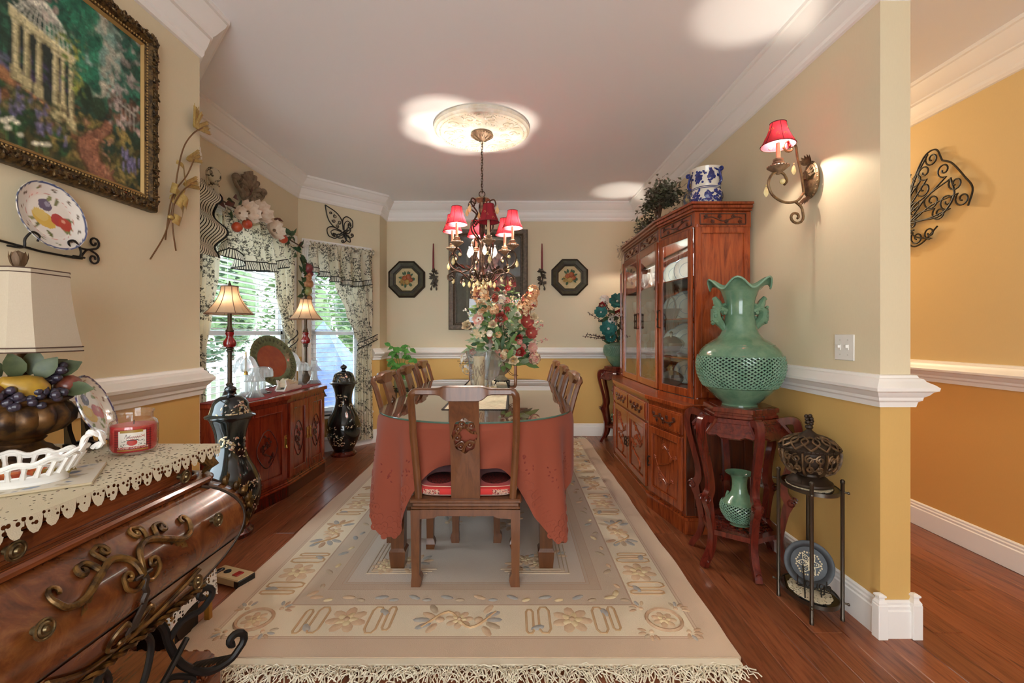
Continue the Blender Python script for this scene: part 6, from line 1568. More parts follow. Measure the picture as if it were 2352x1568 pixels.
# ================================================================ SCONCES
def red_shade():
    t = NT('shade_red'); n = t.noise(t.coords((60, 60, 60)), 3, 2, .5); return cloth_mat('shade_red', t.mix(t.math('MULTIPLY', n.outputs['Fac'], .2), '#9a2c36', '#7c2028'), .075, .8, t=t)
red_shade(); mat('shade_lining', '#f3e6cc', .8); mat('antique_gold', '#8a6f4e', .45, .5, var='#5a4530', vscale=40); mat('candle_sleeve', '#c9b08a', .6); mat('pinkish_bronze', '#a08468', .5, .35, var='#6e5642', vscale=30)
mat('amber_drop', '#d9c07c', .25, coat=.4, var='#e8d8a4', vscale=30); mat('gold_thread', '#d9b06a', .5)
def candle_light(parent, base, h_sleeve=.075, r0=.062, r1=.031, hs=.085, lit=1.0, seed=0, watts=BULB):
    """candle sleeve, bobeche and red bell shade on parent at local point base (x,y,z)"""
    x, y, z = base; T = TR(base)
    mb = MB(); mb.lathe([(.008, -.03), (.014, -.022), (.030, -.012), (.044, .0), (.046, .004), (.042, .008), (.020, .008), (.018, .014), (.026, .020), (.026, .025), (.016, .028), (.022, .034), (.022, .040), (.010, .044), (0, .044)], 20, 0, T)
    for k in range(20): a = 2*PI*k/20; mb.ell((.045*math.cos(a), .045*math.sin(a), .005), .004, 6, 4, 0, T)
    bob = mb.build('bobeche', 'pinkish_bronze', parent)
    mb = MB(); mb.lathe([(.0095, .042), (.0095, .042+h_sleeve), (0, .042+h_sleeve)], 12, 0, T); mb.build('candle_sleeve', 'candle_sleeve', parent)
    zb = .042+h_sleeve-.012; P = [(r1+(r0-r1)*(1-k/6)**1.5, zb+hs*k/6) for k in range(7)]
    mb = MB(); mb.lathe(P, 24, 0, T, cap=False); sh = mb.build('shade', 'shade_red', parent)
    mb = MB()
    for r_, zz in (P[0], P[-1]): mb.tube([(r_*math.cos(a), r_*math.sin(a), zz) for a in np.linspace(0, 2*PI, 25)[:-1]], .0022, 5, True, 0, T)
    for k in range(6): a = PI/3*k+.3; mb.tube([(r_*1.004*math.cos(a), r_*1.004*math.sin(a), zz) for r_, zz in P], .0012, 4, False, 0, T)
    mb.build('shade_trim', mat('shade_trim_red', '#5e1a1c', .8), sh)
    mb = MB(); rg = random.Random(seed)
    for k in range(12):
        a0 = 2*PI*k/12; i = rg.choice([1, 2, 3, 4]); r_, zz = P[i]; mb.tube([(r_*1.012*math.cos(a0+.16*p[0]), r_*1.012*math.sin(a0+.16*p[0]), zz+.010*p[1]) for p in spiral((0, 0), 1, .3, rg.random()*6, .9, 10)], .0009, 4, False, 0, T)
    mb.build('gold_swirls', 'gold_thread', sh)
    mb = MB(); mb.lathe([(.006, .04+h_sleeve), (.010, .052+h_sleeve), (.010, .062+h_sleeve), (.004, .078+h_sleeve), (0, .082+h_sleeve)], 10, 0, T); mb.build('bulb', emis('bulb_glow', '#ffe2b0', 14*lit) if lit else 'white_bulb', parent)
    if lit: light('bulb_light', parent, (x+.013, y, z+.065+h_sleeve), watts*lit, r=.008)
def drop(mb, p, s=1.0): mb.lathe([(0, -.050*s), (.007*s, -.044*s), (.0125*s, -.030*s), (.008*s, -.012*s), (.002*s, -.002*s), (0, 0)], 6, 0, Matrix.Translation(p) @ Matrix.Diagonal((1, .55, 1, 1))); mb.ell(Vector(p)+V(0, 0, .005*s), .004*s, 6, 4)
def sconce(label, loc):
    s = thing('wall_sconce', label, 'wall sconce', loc, 0, 'scrolled wall sconces')
    mb = MB(); mb.ell((0, 0, 0), (.022, .048, .082), 24, 14)
    for k in range(26): a = 2*PI*k/26; mb.ell((-.006, .050*math.cos(a), .083*math.sin(a)), .0055, 6, 4)
    mb.lathe([(.052, 0), (.056, .006), (.05, .010)], 28, 0, FR((.0, 0, 0), (-1, 0, 0)) @ TR(s=(1.7, 1.0, 1)) if False else Matrix.Diagonal((1, 1.0, 1.62, 1)) @ FR((0, 0, 0), (-1, 0, 0)), False); mb.build('backplate', 'antique_gold', s)
    mb = MB()
    for k in range(9): a = R(-70+17.5*k); mb.tube([(-.018, .006*math.cos(a), .006*math.sin(a)), (-.028, -.022*math.cos(a)*0+.030*math.sin(a), .045*math.cos(a)*.9), (-.014, .042*math.sin(a), .068*math.cos(a))], [.004, .008, .003], 6)
    mb.build('shell', 'antique_gold', s)
    for s_ in (-1, 1):
        mb = MB()
        for k in range(5): a = R(90*s_+(k-2)*24); mb.leaf((-.012, .03*math.cos(a)*.6, .075*s_), (-.35, math.cos(a)*.8, math.sin(a)), .05, .022, (-1, 0, 0), -.2, 0, 3)
        mb.build('acanthus', 'antique_gold', s)
    # arm lies in the plane square to the wall, turned a little toward the viewer
    pf = plane((-.015, 0, 0), V(-.90, -.25, 0).normalized()*1.5, (0, 0, 1.18)); mb = MB()
    A = scroll([(.02, -.055), (.03, .02), (.045, .085), (.05, .125)], 6, .030, 1.25, -1); mb.tube([pf(p) for p in A[::-1]], .0058, 7)
    A = [pf(p) for p in cr([(.02, -.055), (.05, -.092), (.10, -.10), (.145, -.075), (.160, -.03), (.140, .01), (.105, .015), (.088, -.012), (.098, -.03)], 6)]; mb.tube(A, .0062, 7)
    A = [pf(p) for p in scroll([(.055, -.094), (.03, -.115), (.022, -.15)], 6, .030, 1.15, 1)]; mb.tube(A, .0062, 7); mb.build('scroll_arm', 'antique_gold', s)
    mb = MB(); mb.ell(pf((.105, -.018)), .013, 12, 8); mb.build('rosette', 'amber_drop', s)
    for q in ((.06, .055), (.168, -.045)): mb = MB(); drop(mb, pf(q)); mb.build('amber_drop', 'amber_drop', s)
    c = pf((.122, .034)); candle_light(s, (c.x, c.y, c.z), .075, .074, .034, .105, 1.0, 3, BULB*.5); return s
sconce('scrolled wall sconce with red bell shade above the light switch', (XR-.018, 2.16, 1.94))
sconce('scrolled wall sconce with red bell shade hidden beyond the china cabinet', (XR-.018, 4.86, 1.94))
# ================================================================ CEILING MEDALLION + CHANDELIER
CHX, CHY = -.226, 3.33
mat('plaster_white', '#ece6da', .7, var='#dfd3bb', vscale=18)
md = thing('ceiling_medallion', 'round white plaster ceiling medallion with leaf relief above the chandelier', 'ceiling medallion', (CHX, CHY, H))
mb = MB(); mb.lathe([(.345, 0), (.352, -.010), (.352, -.030), (.340, -.036), (.335, -.046), (.315, -.050), (.305, -.046), (.298, -.040), (.10, -.044), (0, -.046)], 72, cap=False); mb.build('disc', 'plaster_white', md)
rg = random.Random(2); mb = MB()
for k in range(10):
    a0 = 2*PI*k/10
    for (r_, rr, s_) in ((.235, .040, 1), (.17, .032, -1)):
        P = [(r_+p[0], p[1]) for p in spiral((0, 0), rr, .008, 0, 1.4*s_, 18)]; mb.tube([(p[0]*math.cos(a0+.25*(s_ < 0))-p[1]*math.sin(a0+.25*(s_ < 0)), p[0]*math.sin(a0+.25*(s_ < 0))+p[1]*math.cos(a0+.25*(s_ < 0)), -.045) for p in P], .007, 6)
    for q in range(7):
        a = a0+rg.uniform(0, .6); r_ = rg.uniform(.12, .28); mb.ell((0, 0, 0), (.024, .010, .007), 8, 4, 0, TR((r_*math.cos(a), r_*math.sin(a), -.044), a+rg.uniform(-1, 1)))
mb.build('leaf_relief', 'plaster_white', md); mb = MB()
for k in range(90): a = 2*PI*k/90; mb.ell((.31*math.cos(a), .31*math.sin(a), -.049), .006, 6, 4)
mb.build('bead_ring', 'plaster_white', md)
mat('chandelier_bronze', '#33261d', .38, .55, var='#6b4f38', vscale=35, vlo=.45, vhi=.75)
cd = thing('chandelier', 'scrolled bronze chandelier with six red shades and amber drops over the table', 'chandelier', (CHX, CHY, 0))
zc = H-.047
mb = MB(); mb.lathe([(.078, zc), (.082, zc-.012), (.070, zc-.022), (.058, zc-.032), (.030, zc-.045), (.010, zc-.052), (0, zc-.052)], 28, cap=False)
for k in range(24): a = 2*PI*k/24; mb.ell((.077*math.cos(a), .077*math.sin(a), zc-.014), .008, 6, 4)
for k in range(10): a = 2*PI*k/10; mb.leaf((.03*math.cos(a), .03*math.sin(a), zc-.048), (math.cos(a), math.sin(a), .5), .045, .022, (0, 0, -1), .1, 0, 3)
mb.build('canopy', 'pinkish_bronze', cd)
n = 19; z = zc-.055; st = (z-2.25)/n
lk = MB(); lk.tube([(.0075*math.cos(a), 0, .016*math.sin(a)) for a in np.linspace(0, 2*PI, 15)[:-1]], .0022, 5, True); lm = None
for i in range(n):
    zz = z-st*(i+.5)
    if lm is None: lm = lk.build('chain_link', 'chandelier_bronze', cd, (0, 0, zz)).data
    else: obj('chain_link', lm, cd, (0, 0, zz), (0, 0, PI/2*(i % 2)))
mb = MB(); mb.tube([(.0035*math.sin(i*1.3), .0035*math.cos(i*1.3), z-i*(z-2.24)/16) for i in range(17)], .0022, 5); mb.build('cord', 'chandelier_bronze', cd)
mb = MB(); mb.tube([(.022*math.cos(a), 0, 2.235+.022*math.sin(a)) for a in np.linspace(0, 2*PI, 17)[:-1]], .0035, 6, True); mb.build('top_ring', 'chandelier_bronze', cd)
mb = MB(); mb.lathe([(.010, 2.215), (.055, 2.20), (.060, 2.192), (.045, 2.185), (.020, 2.17), (.012, 2.14), (.020, 2.12), (.012, 2.10), (0, 2.10)], 20)
for k in range(12): a = 2*PI*k/12; mb.leaf((.015*math.cos(a), .015*math.sin(a), 2.195), (math.cos(a), math.sin(a), .15), .058, .026, (0, 0, 1), .35, 0, 3)
mb.build('crown', 'pinkish_bronze', cd)
mb = MB(); mb.lathe([(.0, 2.12), (.010, 2.12), (.012, 2.02), (.017, 2.0), (.013, 1.96), (.015, 1.90), (.026, 1.885), (.028, 1.865), (.018, 1.85), (.016, 1.80), (.020, 1.70), (.018, 1.66), (.030, 1.645), (.034, 1.63), (.024, 1.615), (.026, 1.60), (.014, 1.585), (.012, 1.57), (0, 1.565)], 20); mb.build('column', 'chandelier_bronze', cd)
AR = .235
for k in range(6):
    a = R(-75+60*k); ca, sa = math.cos(a), math.sin(a); pf = plane((0, 0, 0), (ca, sa, 0), (0, 0, 1)); mb = MB()
    A = [(.020, 1.86), (.050, 1.90), (.075, 1.885), (.085, 1.82), (.075, 1.75), (.09, 1.69), (.135, 1.665), (.19, 1.672), (.245, 1.705), (.262, 1.755), (.245, 1.795), (.212, 1.795), (.196, 1.765), (.208, 1.745)]
    mb.tube([pf(p) for p in cr(A, 5)], .0062, 7); mb.tube([pf(p) for p in [(AR+.004, 1.80), (AR, 1.815)]], .007, 6); arm = mb.build('arm', 'chandelier_bronze', cd)
    mb = MB(); mb.ell(pf((.208, 1.762)), .013, 10, 7); mb.build('rosette', 'amber_drop', arm)
    mb = MB()
    for q in (.10, .16, .22): mb.leaf(pf((q, 1.672)), V(ca*.8, sa*.8, .5), .05, .022, (-sa, ca, .3), .3, 0, 3)
    mb.build('arm_leaf', 'chandelier_bronze', arm)
    candle_light(cd, (AR*ca, AR*sa, 1.84), .10, .074, .036, .125, 0 if k == 0 else 1.0, k, BULB)
    # upper scroll
    mb = MB(); A = cr([(.022, 1.90), (.075, 1.955), (.085, 2.01), (.055, 2.06), (.045, 2.09), (.075, 2.12), (.105, 2.15), (.095, 2.185), (.065, 2.18), (.062, 2.155), (.08, 2.15)], 5); mb.tube([pf(p) for p in A], .0055, 6)
    mb.tube([pf((.062+p[0], 2.015+p[1])) for p in spiral((0, 0), .026, .006, 0, 1.4, 16)], .0045, 6); up = mb.build('upper_scroll', 'chandelier_bronze', cd)
    mb = MB(); drop(mb, pf((.118, 2.135)), 1.15); mb.build('amber_drop', 'amber_drop', cd)
    # lower scroll, between the arms
    b = a+R(30); pg_ = plane((0, 0, 0), (math.cos(b), math.sin(b), 0), (0, 0, 1)); mb = MB()
    A = scroll([(.020, 1.615), (.055, 1.585), (.10, 1.60), (.15, 1.645), (.205, 1.655), (.245, 1.63)], 5, .028, 1.2, -1); mb.tube([pg_(p) for p in A], .006, 7)
    mb.tube([pg_((.065+p[0], 1.63+p[1])) for p in spiral((0, 0), .032, .008, -1.2, 1.4, 18)], .005, 6); mb.build('lower_scroll', 'chandelier_bronze', cd)
    for q, s_ in (((.215, 1.612), 1.0), ((.095, 1.588), 1.0)): mb = MB(); drop(mb, pg_(q), s_); mb.build('amber_drop', 'amber_drop', cd)
    mb = MB(); drop(mb, pf((.268, 1.735)), 1.1); mb.build('amber_drop', 'amber_drop', cd)
    mb = MB(); drop(mb, pf((.10, 1.84)), 1.5); mb.build('crystal_drop', 'cut_crystal', cd)
    mb = MB(); drop(mb, pf((.045, 1.60)), .9); mb.build('amber_drop', 'amber_drop', cd)
mb = MB(); mb.ell((0, 0, 1.545), (.017, .017, .019), 12, 8); mb.build('bottom_ball', 'amber_drop', cd)
# ================================================================ BACK WALL
mat('frame_pewter', '#6a5c4c', .45, .45, var='#4c4238', vscale=40); mat('frame_bead', '#2b241d', .5)
fw = thing('framed_picture', 'large pewter framed floral picture with dark green mat on the back wall', 'picture', (-.285, YB, 1.833))
PW2, PH2 = .463, .587
def frame_bars(mb, hw, hh, wd, dep, prof=None, M=None, mi=0):
    """mitred frame: prof = [(inset 0..1, height 0..1)]"""
    prof = prof or [(0, 0), (0, .8), (.12, 1), (.35, .85), (.6, .9), (.85, .45), (1, .4), (1, 0)]
    vs = []; m = len(prof)
    for sx, sy in ((-1, -1), (1, -1), (1, 1), (-1, 1)):
        for u, h in prof: vs.append((sx*(hw-wd*u), sy*(hh-wd*u), dep*h))
    mb.add(vs, [(k*m+j, ((k+1) % 4)*m+j, ((k+1) % 4)*m+j+1, k*m+j+1) for k in range(4) for j in range(m-1)], mi, M)
WBk = Matrix(((1, 0, 0, 0), (0, 0, -1, 0), (0, 1, 0, 0), (0, 0, 0, 1)))     # local (x, z up, out of back wall)
mb = MB(); frame_bars(mb, PW2, PH2, .085, .035, None, WBk); mb.build('frame', 'frame_pewter', fw, ang=25)
mb = MB()
for (hw, hh) in ((PW2-.082, PH2-.082),):
    for k in range(60): 
        t = -1+2*(k+.5)/60
        for s_ in (-1, 1): mb.ell(WBk @ V(s_*hw, t*hh, .016), .006, 6, 4)
    for k in range(46):
        t = -1+2*(k+.5)/46
        for s_ in (-1, 1): mb.ell(WBk @ V(t*hw, s_*hh, .016), .006, 6, 4)
mb.build('beading', 'frame_bead', fw)
cv_ = Paint(2*(PW2-.08), 2*(PH2-.08), 120, '#39403a'); rgp = random.Random(8)
cv_.poly([(.17, .13), (.83, .13), (.83, .87), (.17, .87)], '#6a6a5a'); cv_.poly([(.185, .145), (.815, .145), (.815, .855), (.185, .855)], '#39403a'); cv_.poly([(.22, .17), (.78, .17), (.78, .83), (.22, .83)], '#402a28')
cv_.dabs(160, (.24, .76, .2, .8), .03, ['#4f2f2a', '#5b3a34', '#3a2e35', '#6b4038'], rgp); cv_.ell(.36, .36, .10, .09, '#a03a34'); cv_.ell(.36, .34, .07, .05, '#b84b3c')
cv_.dabs(26, (.5, .74, .42, .78), .05, ['#d9b7a4', '#c98f86', '#e3cfc0', '#b06a66'], rgp); cv_.dabs(18, (.3, .6, .5, .75), .035, ['#a34a46', '#8f3b3c', '#c87a6c'], rgp); cv_.dabs(20, (.3, .75, .2, .6), .03, ['#4e6a48', '#39513a'], rgp)
cv_.poly([(.56, .17), (.70, .17), (.72, .40), (.54, .40)], '#7a6a58', .8)
cv_.painterly(.3, 2)
cv_.sheet('print', lambda u, v: WBk @ V((u-.5)*2*(PW2-.08), (v-.5)*2*(PH2-.08), .008), fw, 'print_matte', rough=.6)
mb = MB(); mb.box((-PW2+.08, -PH2+.08, .011), (PW2-.08, PH2-.08, .0125), 0, WBk); mb.build('glazing', glass('picture_glass', '#ffffff', 1.0, 1.45), fw, smooth=False)
# octagon plaques
mat('oct_green', '#4c4a30', .5, .15, var='#3a3224', vscale=25); mat('oct_dark', '#2f2519', .5, .2); mat('oct_cream', '#cdbd92', .8, var='#bba67a', vscale=12); mat('fruit_orange', '#b9673a', .5, var='#8f4a2c', vscale=25); mat('fruit_gold', '#c2a25a', .5, var='#a07c3e', vscale=40)
def octagon(label, x, z, seed):
    t = thing('fruit_plaque', label, 'wall plaque', (x, YB, z), 0, 'octagonal fruit plaques'); Ro = .232; rg = random.Random(seed); a0 = PI/8
    def ring(r0, r1, h0, h1, nm, m):
        vs = []; mb = MB()
        for (r_, h) in ((r0, 0), (r0, h0), (r1, h1), (r1, .0)): vs += [WBk @ V(r_*math.cos(a0+PI/4*k), r_*math.sin(a0+PI/4*k), h) for k in range(8)]
        mb.add(vs, [(j*8+k, j*8+(k+1) % 8, (j+1)*8+(k+1) % 8, (j+1)*8+k) for j in range(3) for k in range(8)]); mb.build(nm, m, t, smooth=False)
    ring(Ro, Ro-.022, .022, .034, 'outer_rope', 'oct_dark'); ring(Ro-.022, Ro-.060, .030, .020, 'frame', 'oct_green'); ring(Ro-.060, Ro-.072, .026, .026, 'inner_bead', 'oct_dark'); ring(Ro-.072, Ro-.092, .020, .012, 'inner_frame', 'oct_green')
    mb = MB(); mb.prism(ngon(8, Ro-.088, a0), .0, .010, 0, WBk); mb.build('field', 'oct_cream', t, smooth=False)
    for (fx, fz, r_, m) in ((.02, .03, .034, 'fruit_orange'), (-.025, .015, .03, 'fruit_orange'), (.005, -.03, .032, 'fruit_gold'), (.045, -.005, .028, 'fruit_orange')):
        mb = MB(); mb.ell(WBk @ V(fx, fz, .016), (r_, r_*.6, r_), 12, 8); mb.build('fruit', m, t)
    mb = MB()
    for k in range(16): mb.ell(WBk @ V(-.05+rg.uniform(-.02, .02), -.025+rg.uniform(-.03, .03), .016), .0095, 7, 5)
    mb.build('grapes', 'fruit_gold', t); mb = MB()
    for k in range(14): a = rg.uniform(0, 2*PI); mb.leaf(WBk @ V(.055*math.cos(a), .055*math.sin(a), .012), V(math.cos(a), -.25, math.sin(a)), .045, .025, (0, -1, 0), .2, 0, 3)
    mb.build('leaves', 'leaf_deep', t)
    mb = MB()
    for k in range(5): a = rg.uniform(0, 2*PI); mb.tube([WBk @ V(.07*math.cos(a)+p[0], .07*math.sin(a)+p[1], .011) for p in spiral((0, 0), .014, .004, a, 1.2, 10)], .0012, 4)
    mb.build('tendrils', 'oct_dark', t)
octagon('octagonal fruit plaque on the back wall beside the window wall', -1.241, 1.836, 1); octagon('octagonal fruit plaque on the back wall beside the china cabinet', .672, 1.861, 5)
mat('taper_wax', '#7a1a24', .35, coat=.2); mat('leaf_pewter', '#4a4034', .5, .4)
def taper(label, x, seed):
    t = thing('candle_sconce', label, 'candle sconce', (x, YB, 1.80), 0, 'leafy candle sconces'); rg = random.Random(seed); y0 = -.05
    mb = MB(); mb.tube([(0, -.008, -.03), (.01, -.02, .03), (0, -.03, .09), (0, y0, .12)], .007, 6); mb.lathe([(.008, .115), (.022, .125), (.024, .135), (.014, .138), (.013, .155), (0, .155)], 12, 0, TR((0, y0, 0)))
    for s_ in (-1, 1): mb.tube([(s_*.012, -.012, .02), (s_*.02, -.016, -.03), (s_*.03, -.018, -.06)], .005, 5); mb.ell((s_*.031, -.018, -.075), (.011, .010, .02), 8, 6)
    mb.build('stem', 'leaf_pewter', t); mb = MB()
    for k in range(22): a = rg.uniform(0, 2*PI); mb.leaf((.01*math.cos(a), -.015, rg.uniform(-.02, .13)), (math.cos(a), -.5, math.sin(a)), .05, .028, (0, -1, 0), .2, 0, 3)
    mb.build('leaves', 'leaf_pewter', t); mb = MB(); mb.lathe([(.0115, .14), (.0095, .35), (.006, .445), (0, .455)], 12, 0, TR((0, y0, 0))); mb.build('taper_candle', 'taper_wax', t)
taper('leafy bronze candle sconce with burgundy taper beside the window side plaque', -.923, 1); taper('leafy bronze candle sconce with burgundy taper beside the cabinet side plaque', .345, 2)
# ================================================================ TABLE CENTREPIECES
mat('urn_stone', '#b7aa8e', .6, var='#97896e', vscale=20); mat('petal_coral', '#a8493a', .65, var='#8f342e', vscale=25); mat('petal_peach', '#d39a6a', .7, var='#e0b98e', vscale=25); mat('petal_cream', '#e5d6b4', .7, var='#d8bf92', vscale=25); mat('petal_pink', '#cba08f', .7, var='#c47a70', vscale=20); mat('leaf_mid', '#4f6e38', .6, var='#6d8a4a', vscale=20); mat('leaf_sage', '#7f9270', .6, var='#9aa884', vscale=20)
UX, UY = -.085, 3.46
us = thing('urn_stand', 'black iron scroll footed stand under the flower urn on the table', 'stand', (UX, UY, TT+.0025))
mb = MB()
for k in range(4): a = PI/4+PI/2*k; mb.tube([(r_*math.cos(a), r_*math.sin(a), z) for r_, z in cr([(.03, .045), (.05, .05), (.065, .03), (.075, .004), (.09, .006)], 4)], .005, 6)
mb.build('leg', 'wrought_iron', us); mb = MB(); mb.lathe([(0, .048), (.06, .048), (.06, .054), (0, .054)], 24); mb.build('plate', 'wrought_iron', us)
ur = thing('flower_urn', 'stone coloured urn holding the tall centrepiece bouquet', 'urn', (UX, UY, TT+.057))
mb = MB(); mb.lathe([(0, 0), (.048, 0), (.05, .01), (.03, .025), (.025, .04), (.05, .06), (.075, .095), (.08, .12), (.07, .145), (.085, .16), (.08, .16), (.06, .14), (0, .13)], 28, rfun=lambda a, z: 1+(.04*math.cos(12*a) if .05 < z < .13 else 0)); mb.build('bowl', 'urn_stone', ur)
bq = thing('centrepiece_bouquet', 'tall mixed silk bouquet with ferns, roses and hydrangea in the table urn', 'flowers', (UX, UY, TT+.22)); rg = random.Random(77)
def flw(x, z, r_, kind, m, y=-.12):
    mb = MB(); d = V(x*1.8, -1, z*.8); r_ *= .8 if kind in ('bloom', 'star') else .95
    if kind == 'rose': rose(mb, (x, y, z), d, r_)
    elif kind == 'bloom': bloom(mb, (x, y, z), d, r_, 6, 0, 1, .45)
    elif kind == 'hyd': cluster(mb, (x, y, z), r_, 60, .018, rg, (0, 0, 1), 1.25)
    elif kind == 'star': bloom(mb, (x, y, z), d, r_, 9, 0, 1, .6, .4)
    mb.build({'rose': 'rose', 'bloom': 'open_flower', 'hyd': 'hydrangea', 'star': 'daisy'}[kind], m, bq)
flw(-.155, .50, .07, 'hyd', ['petal_peach', 'petal_cream']); flw(-.13, .42, .06, 'hyd', ['petal_peach', 'petal_cream']); flw(.215, .44, .06, 'hyd', ['petal_peach', 'petal_coral']); flw(.24, .50, .045, 'hyd', ['petal_peach', 'petal_peach']); flw(.17, .40, .05, 'hyd', ['petal_peach', 'petal_cream'])
flw(-.25, .255, .055, 'rose', 'petal_cream'); flw(-.165, .30, .055, 'bloom', ['petal_pink', 'petal_coral']); flw(.0, .31, .06, 'rose', 'petal_coral', -.17); flw(.19, .28, .065, 'bloom', ['petal_coral', 'petal_cream']); flw(.22, .20, .06, 'bloom', ['petal_coral', 'petal_cream']); flw(.14, .06, .05, 'rose', 'petal_red', -.18); flw(.13, .16, .04, 'rose', 'petal_red'); flw(.09, .0, .05, 'rose', 'petal_cream', -.18)
flw(-.06, .26, .045, 'rose', 'petal_cream', -.18); flw(-.15, .20, .065, 'star', ['petal_cream', 'leaf_mid']); flw(.08, .26, .065, 'star', ['leaf_sage', 'petal_cream']); flw(-.21, .06, .035, 'rose', 'petal_pink'); flw(.23, .09, .05, 'bloom', ['petal_pink', 'petal_cream']); flw(.24, .32, .045, 'rose', 'petal_cream'); flw(-.02, .39, .035, 'bloom', ['petal_pink', 'petal_red']); flw(.04, .44, .035, 'bloom', ['petal_pink', 'petal_red']); flw(.05, .53, .03, 'bloom', ['petal_red', 'petal_cream']); flw(-.03, .52, .028, 'rose', 'petal_red')
flw(-.235, -.03, .075, 'hyd', ['petal_white', 'petal_cream']); flw(.25, .01, .04, 'hyd', ['petal_pink', 'petal_cream'])
for k in range(34):
    a = rg.uniform(0, 2*PI); q = rg.random()**.5; flw(.235*q*math.cos(a), .22+.27*q*math.sin(a), rg.uniform(.020, .034), rg.choice(['rose', 'bloom', 'bloom', 'hyd']), rg.choice([['petal_cream', 'petal_peach'], ['petal_pink', 'petal_cream'], ['petal_coral', 'petal_cream'], ['petal_white', 'petal_cream'], ['leaf_sage', 'petal_cream'], ['petal_peach', 'petal_cream']]), -.10-.10*(1-q))
for (e, m_) in (((.04, -.04, .60), (.02, 0, .35)), ((.10, -.05, .55), (.05, 0, .3)), ((-.02, -.05, .56), (-.02, 0, .3)), ((-.10, -.02, .48), (-.06, 0, .25)), ((.18, .0, .45), (.1, 0, .25))):
    mb = MB(); frond(mb, [(0, 0, 0), m_, e], .10, 0, 16); mb.build('fern_frond', rg.choice(['leaf_mid', 'leaf_mid', 'leaf_deep']), bq)
for k in range(16):
    a = R(90+rg.uniform(-75, 75)); L = rg.uniform(.35, .54); e = V(L*math.cos(a)*.75, rg.uniform(-.12, .05), L*math.sin(a)); mb = MB(); P = cr([(0, 0, 0), (e.x*.35, e.y*.4, e.z*.55), e], 6); mb.tube(P, .002, 4)
    for q in P[6:]:
        for _ in range(3): mb.ell(q+V(rg.gauss(0, .012), rg.gauss(0, .012), rg.gauss(0, .010)), rg.uniform(.005, .010), 6, 4, 1)
    mb.build('blossom_spray', ['leaf_sage', rg.choice(['petal_white', 'petal_cream', 'petal_pink'])], bq)
mb = MB()
for k in range(230):
    a = rg.uniform(0, 2*PI); rr = rg.random()**.5*.2; z = rg.uniform(-.06, .40); mb.leaf((rr*math.cos(a)*(1-.3*z), rr*.7*math.sin(a)-.03, z), (math.cos(a), rg.uniform(-.9, .3), rg.uniform(-.3, .9)), rg.uniform(.06, .13), rg.uniform(.02, .045), (0, -1, .5), .3, rg.choice([0, 0, 1, 2]), 3)
mb.build('leaves', ['leaf_mid', 'leaf_deep', 'leaf_sage'], bq)['kind'] = 'stuff'
for k in range(4):
    a = R(-60+rg.uniform(-20, 30)) if k < 2 else R(200+rg.uniform(-15, 15)); mb = MB(); mb.tube(cr([(0, -.08, .02), (.18*math.cos(a), -.12, .02+.12*math.sin(a)), (.34*math.cos(a), -.12, .04+.17*math.sin(a))], 5), .002, 4); mb.build('twig', 'stem_brown', bq)
# hurricane vase with pillar candle
glass('clear_glass', '#fbfdfd', 1.6, 1.5, 0, .05, '#e8eef0')
HV = (-.232, 3.12, TT+.0022)
hv = thing('hurricane_vase', 'flared clear glass hurricane vase on the table runner', 'glass vase', HV)
mb = MB(); mb.lathe([(0, .0), (.062, 0), (.066, .008), (.052, .02), (.050, .03), (.058, .06), (.066, .15), (.078, .23), (.092, .285), (.098, .292), (.094, .292), (.075, .232), (.062, .15), (.054, .06), (.045, .035), (0, .033)], 32, cap=False, rfun=lambda a, z: 1+.02*math.cos(8*a)); mb.build('bowl', 'clear_glass', hv)
mat('pillar_wax', '#dcc7a0', .5, var='#cdb48a', vscale=30)
pc = thing('pillar_candle', 'cream pillar candle with brown twig print inside the hurricane vase', 'candle', (HV[0], HV[1], HV[2]+.034))
mb = MB(); mb.lathe([(0, 0), (.038, 0), (.038, .215), (.034, .22), (.012, .216), (0, .216)], 28); mb.build('wax', 'pillar_wax', pc)
mb = MB()
for k in range(9):
    a = R(-90+rg.uniform(-70, 70)); z = rg.uniform(.03, .17); mb.tube([(.0384*math.cos(a+u*.5), .0384*math.sin(a+u*.5), z+.035*math.sin(u*3+k)) for u in np.linspace(-1, 1, 9)], .0013, 4)
mb.build('twig_print', 'leaf_wine', pc); mb = MB(); mb.tube([(0, 0, .215), (.002, 0, .228)], .0012, 4); mb.build('wick', 'black_trim', pc)
cj = thing('crystal_jar', 'cut crystal footed candy jar with pointed lid beside the hurricane vase', 'crystal jar', (-.165, 3.30, TT+.0022))
mb = MB(); mb.lathe([(0, 0), (.045, 0), (.047, .008), (.020, .025), (.014, .06), (.025, .075), (.06, .10), (.078, .15), (.080, .225), (.076, .225)], 32, cap=False, rfun=lambda a, z: 1+.035*math.cos(16*a+z*120)); mb.build('bowl', 'cut_crystal', cj, ang=12)
mb = MB(); mb.lathe([(.083, .225), (.078, .235), (.055, .265), (.020, .285), (.010, .295), (.008, .305), (.018, .325), (.020, .340), (.012, .358), (.005, .372), (0, .375)], 32, cap=False, rfun=lambda a, z: 1+.03*math.cos(16*a)); mb.build('lid', 'cut_crystal', cj, ang=12)
rs = thing('rose_ring', 'ring of cream silk roses around the foot of the hurricane vase', 'flowers', (HV[0], HV[1], HV[2]))
for k in range(7): a = R(-160+k*46); mb = MB(); rose(mb, (.105*math.cos(a), .105*math.sin(a), .02), (math.cos(a)*.5, math.sin(a)*.5, .8), .042, 0, 12); mb.build('rose', 'petal_cream' if k % 2 else 'petal_white', rs)
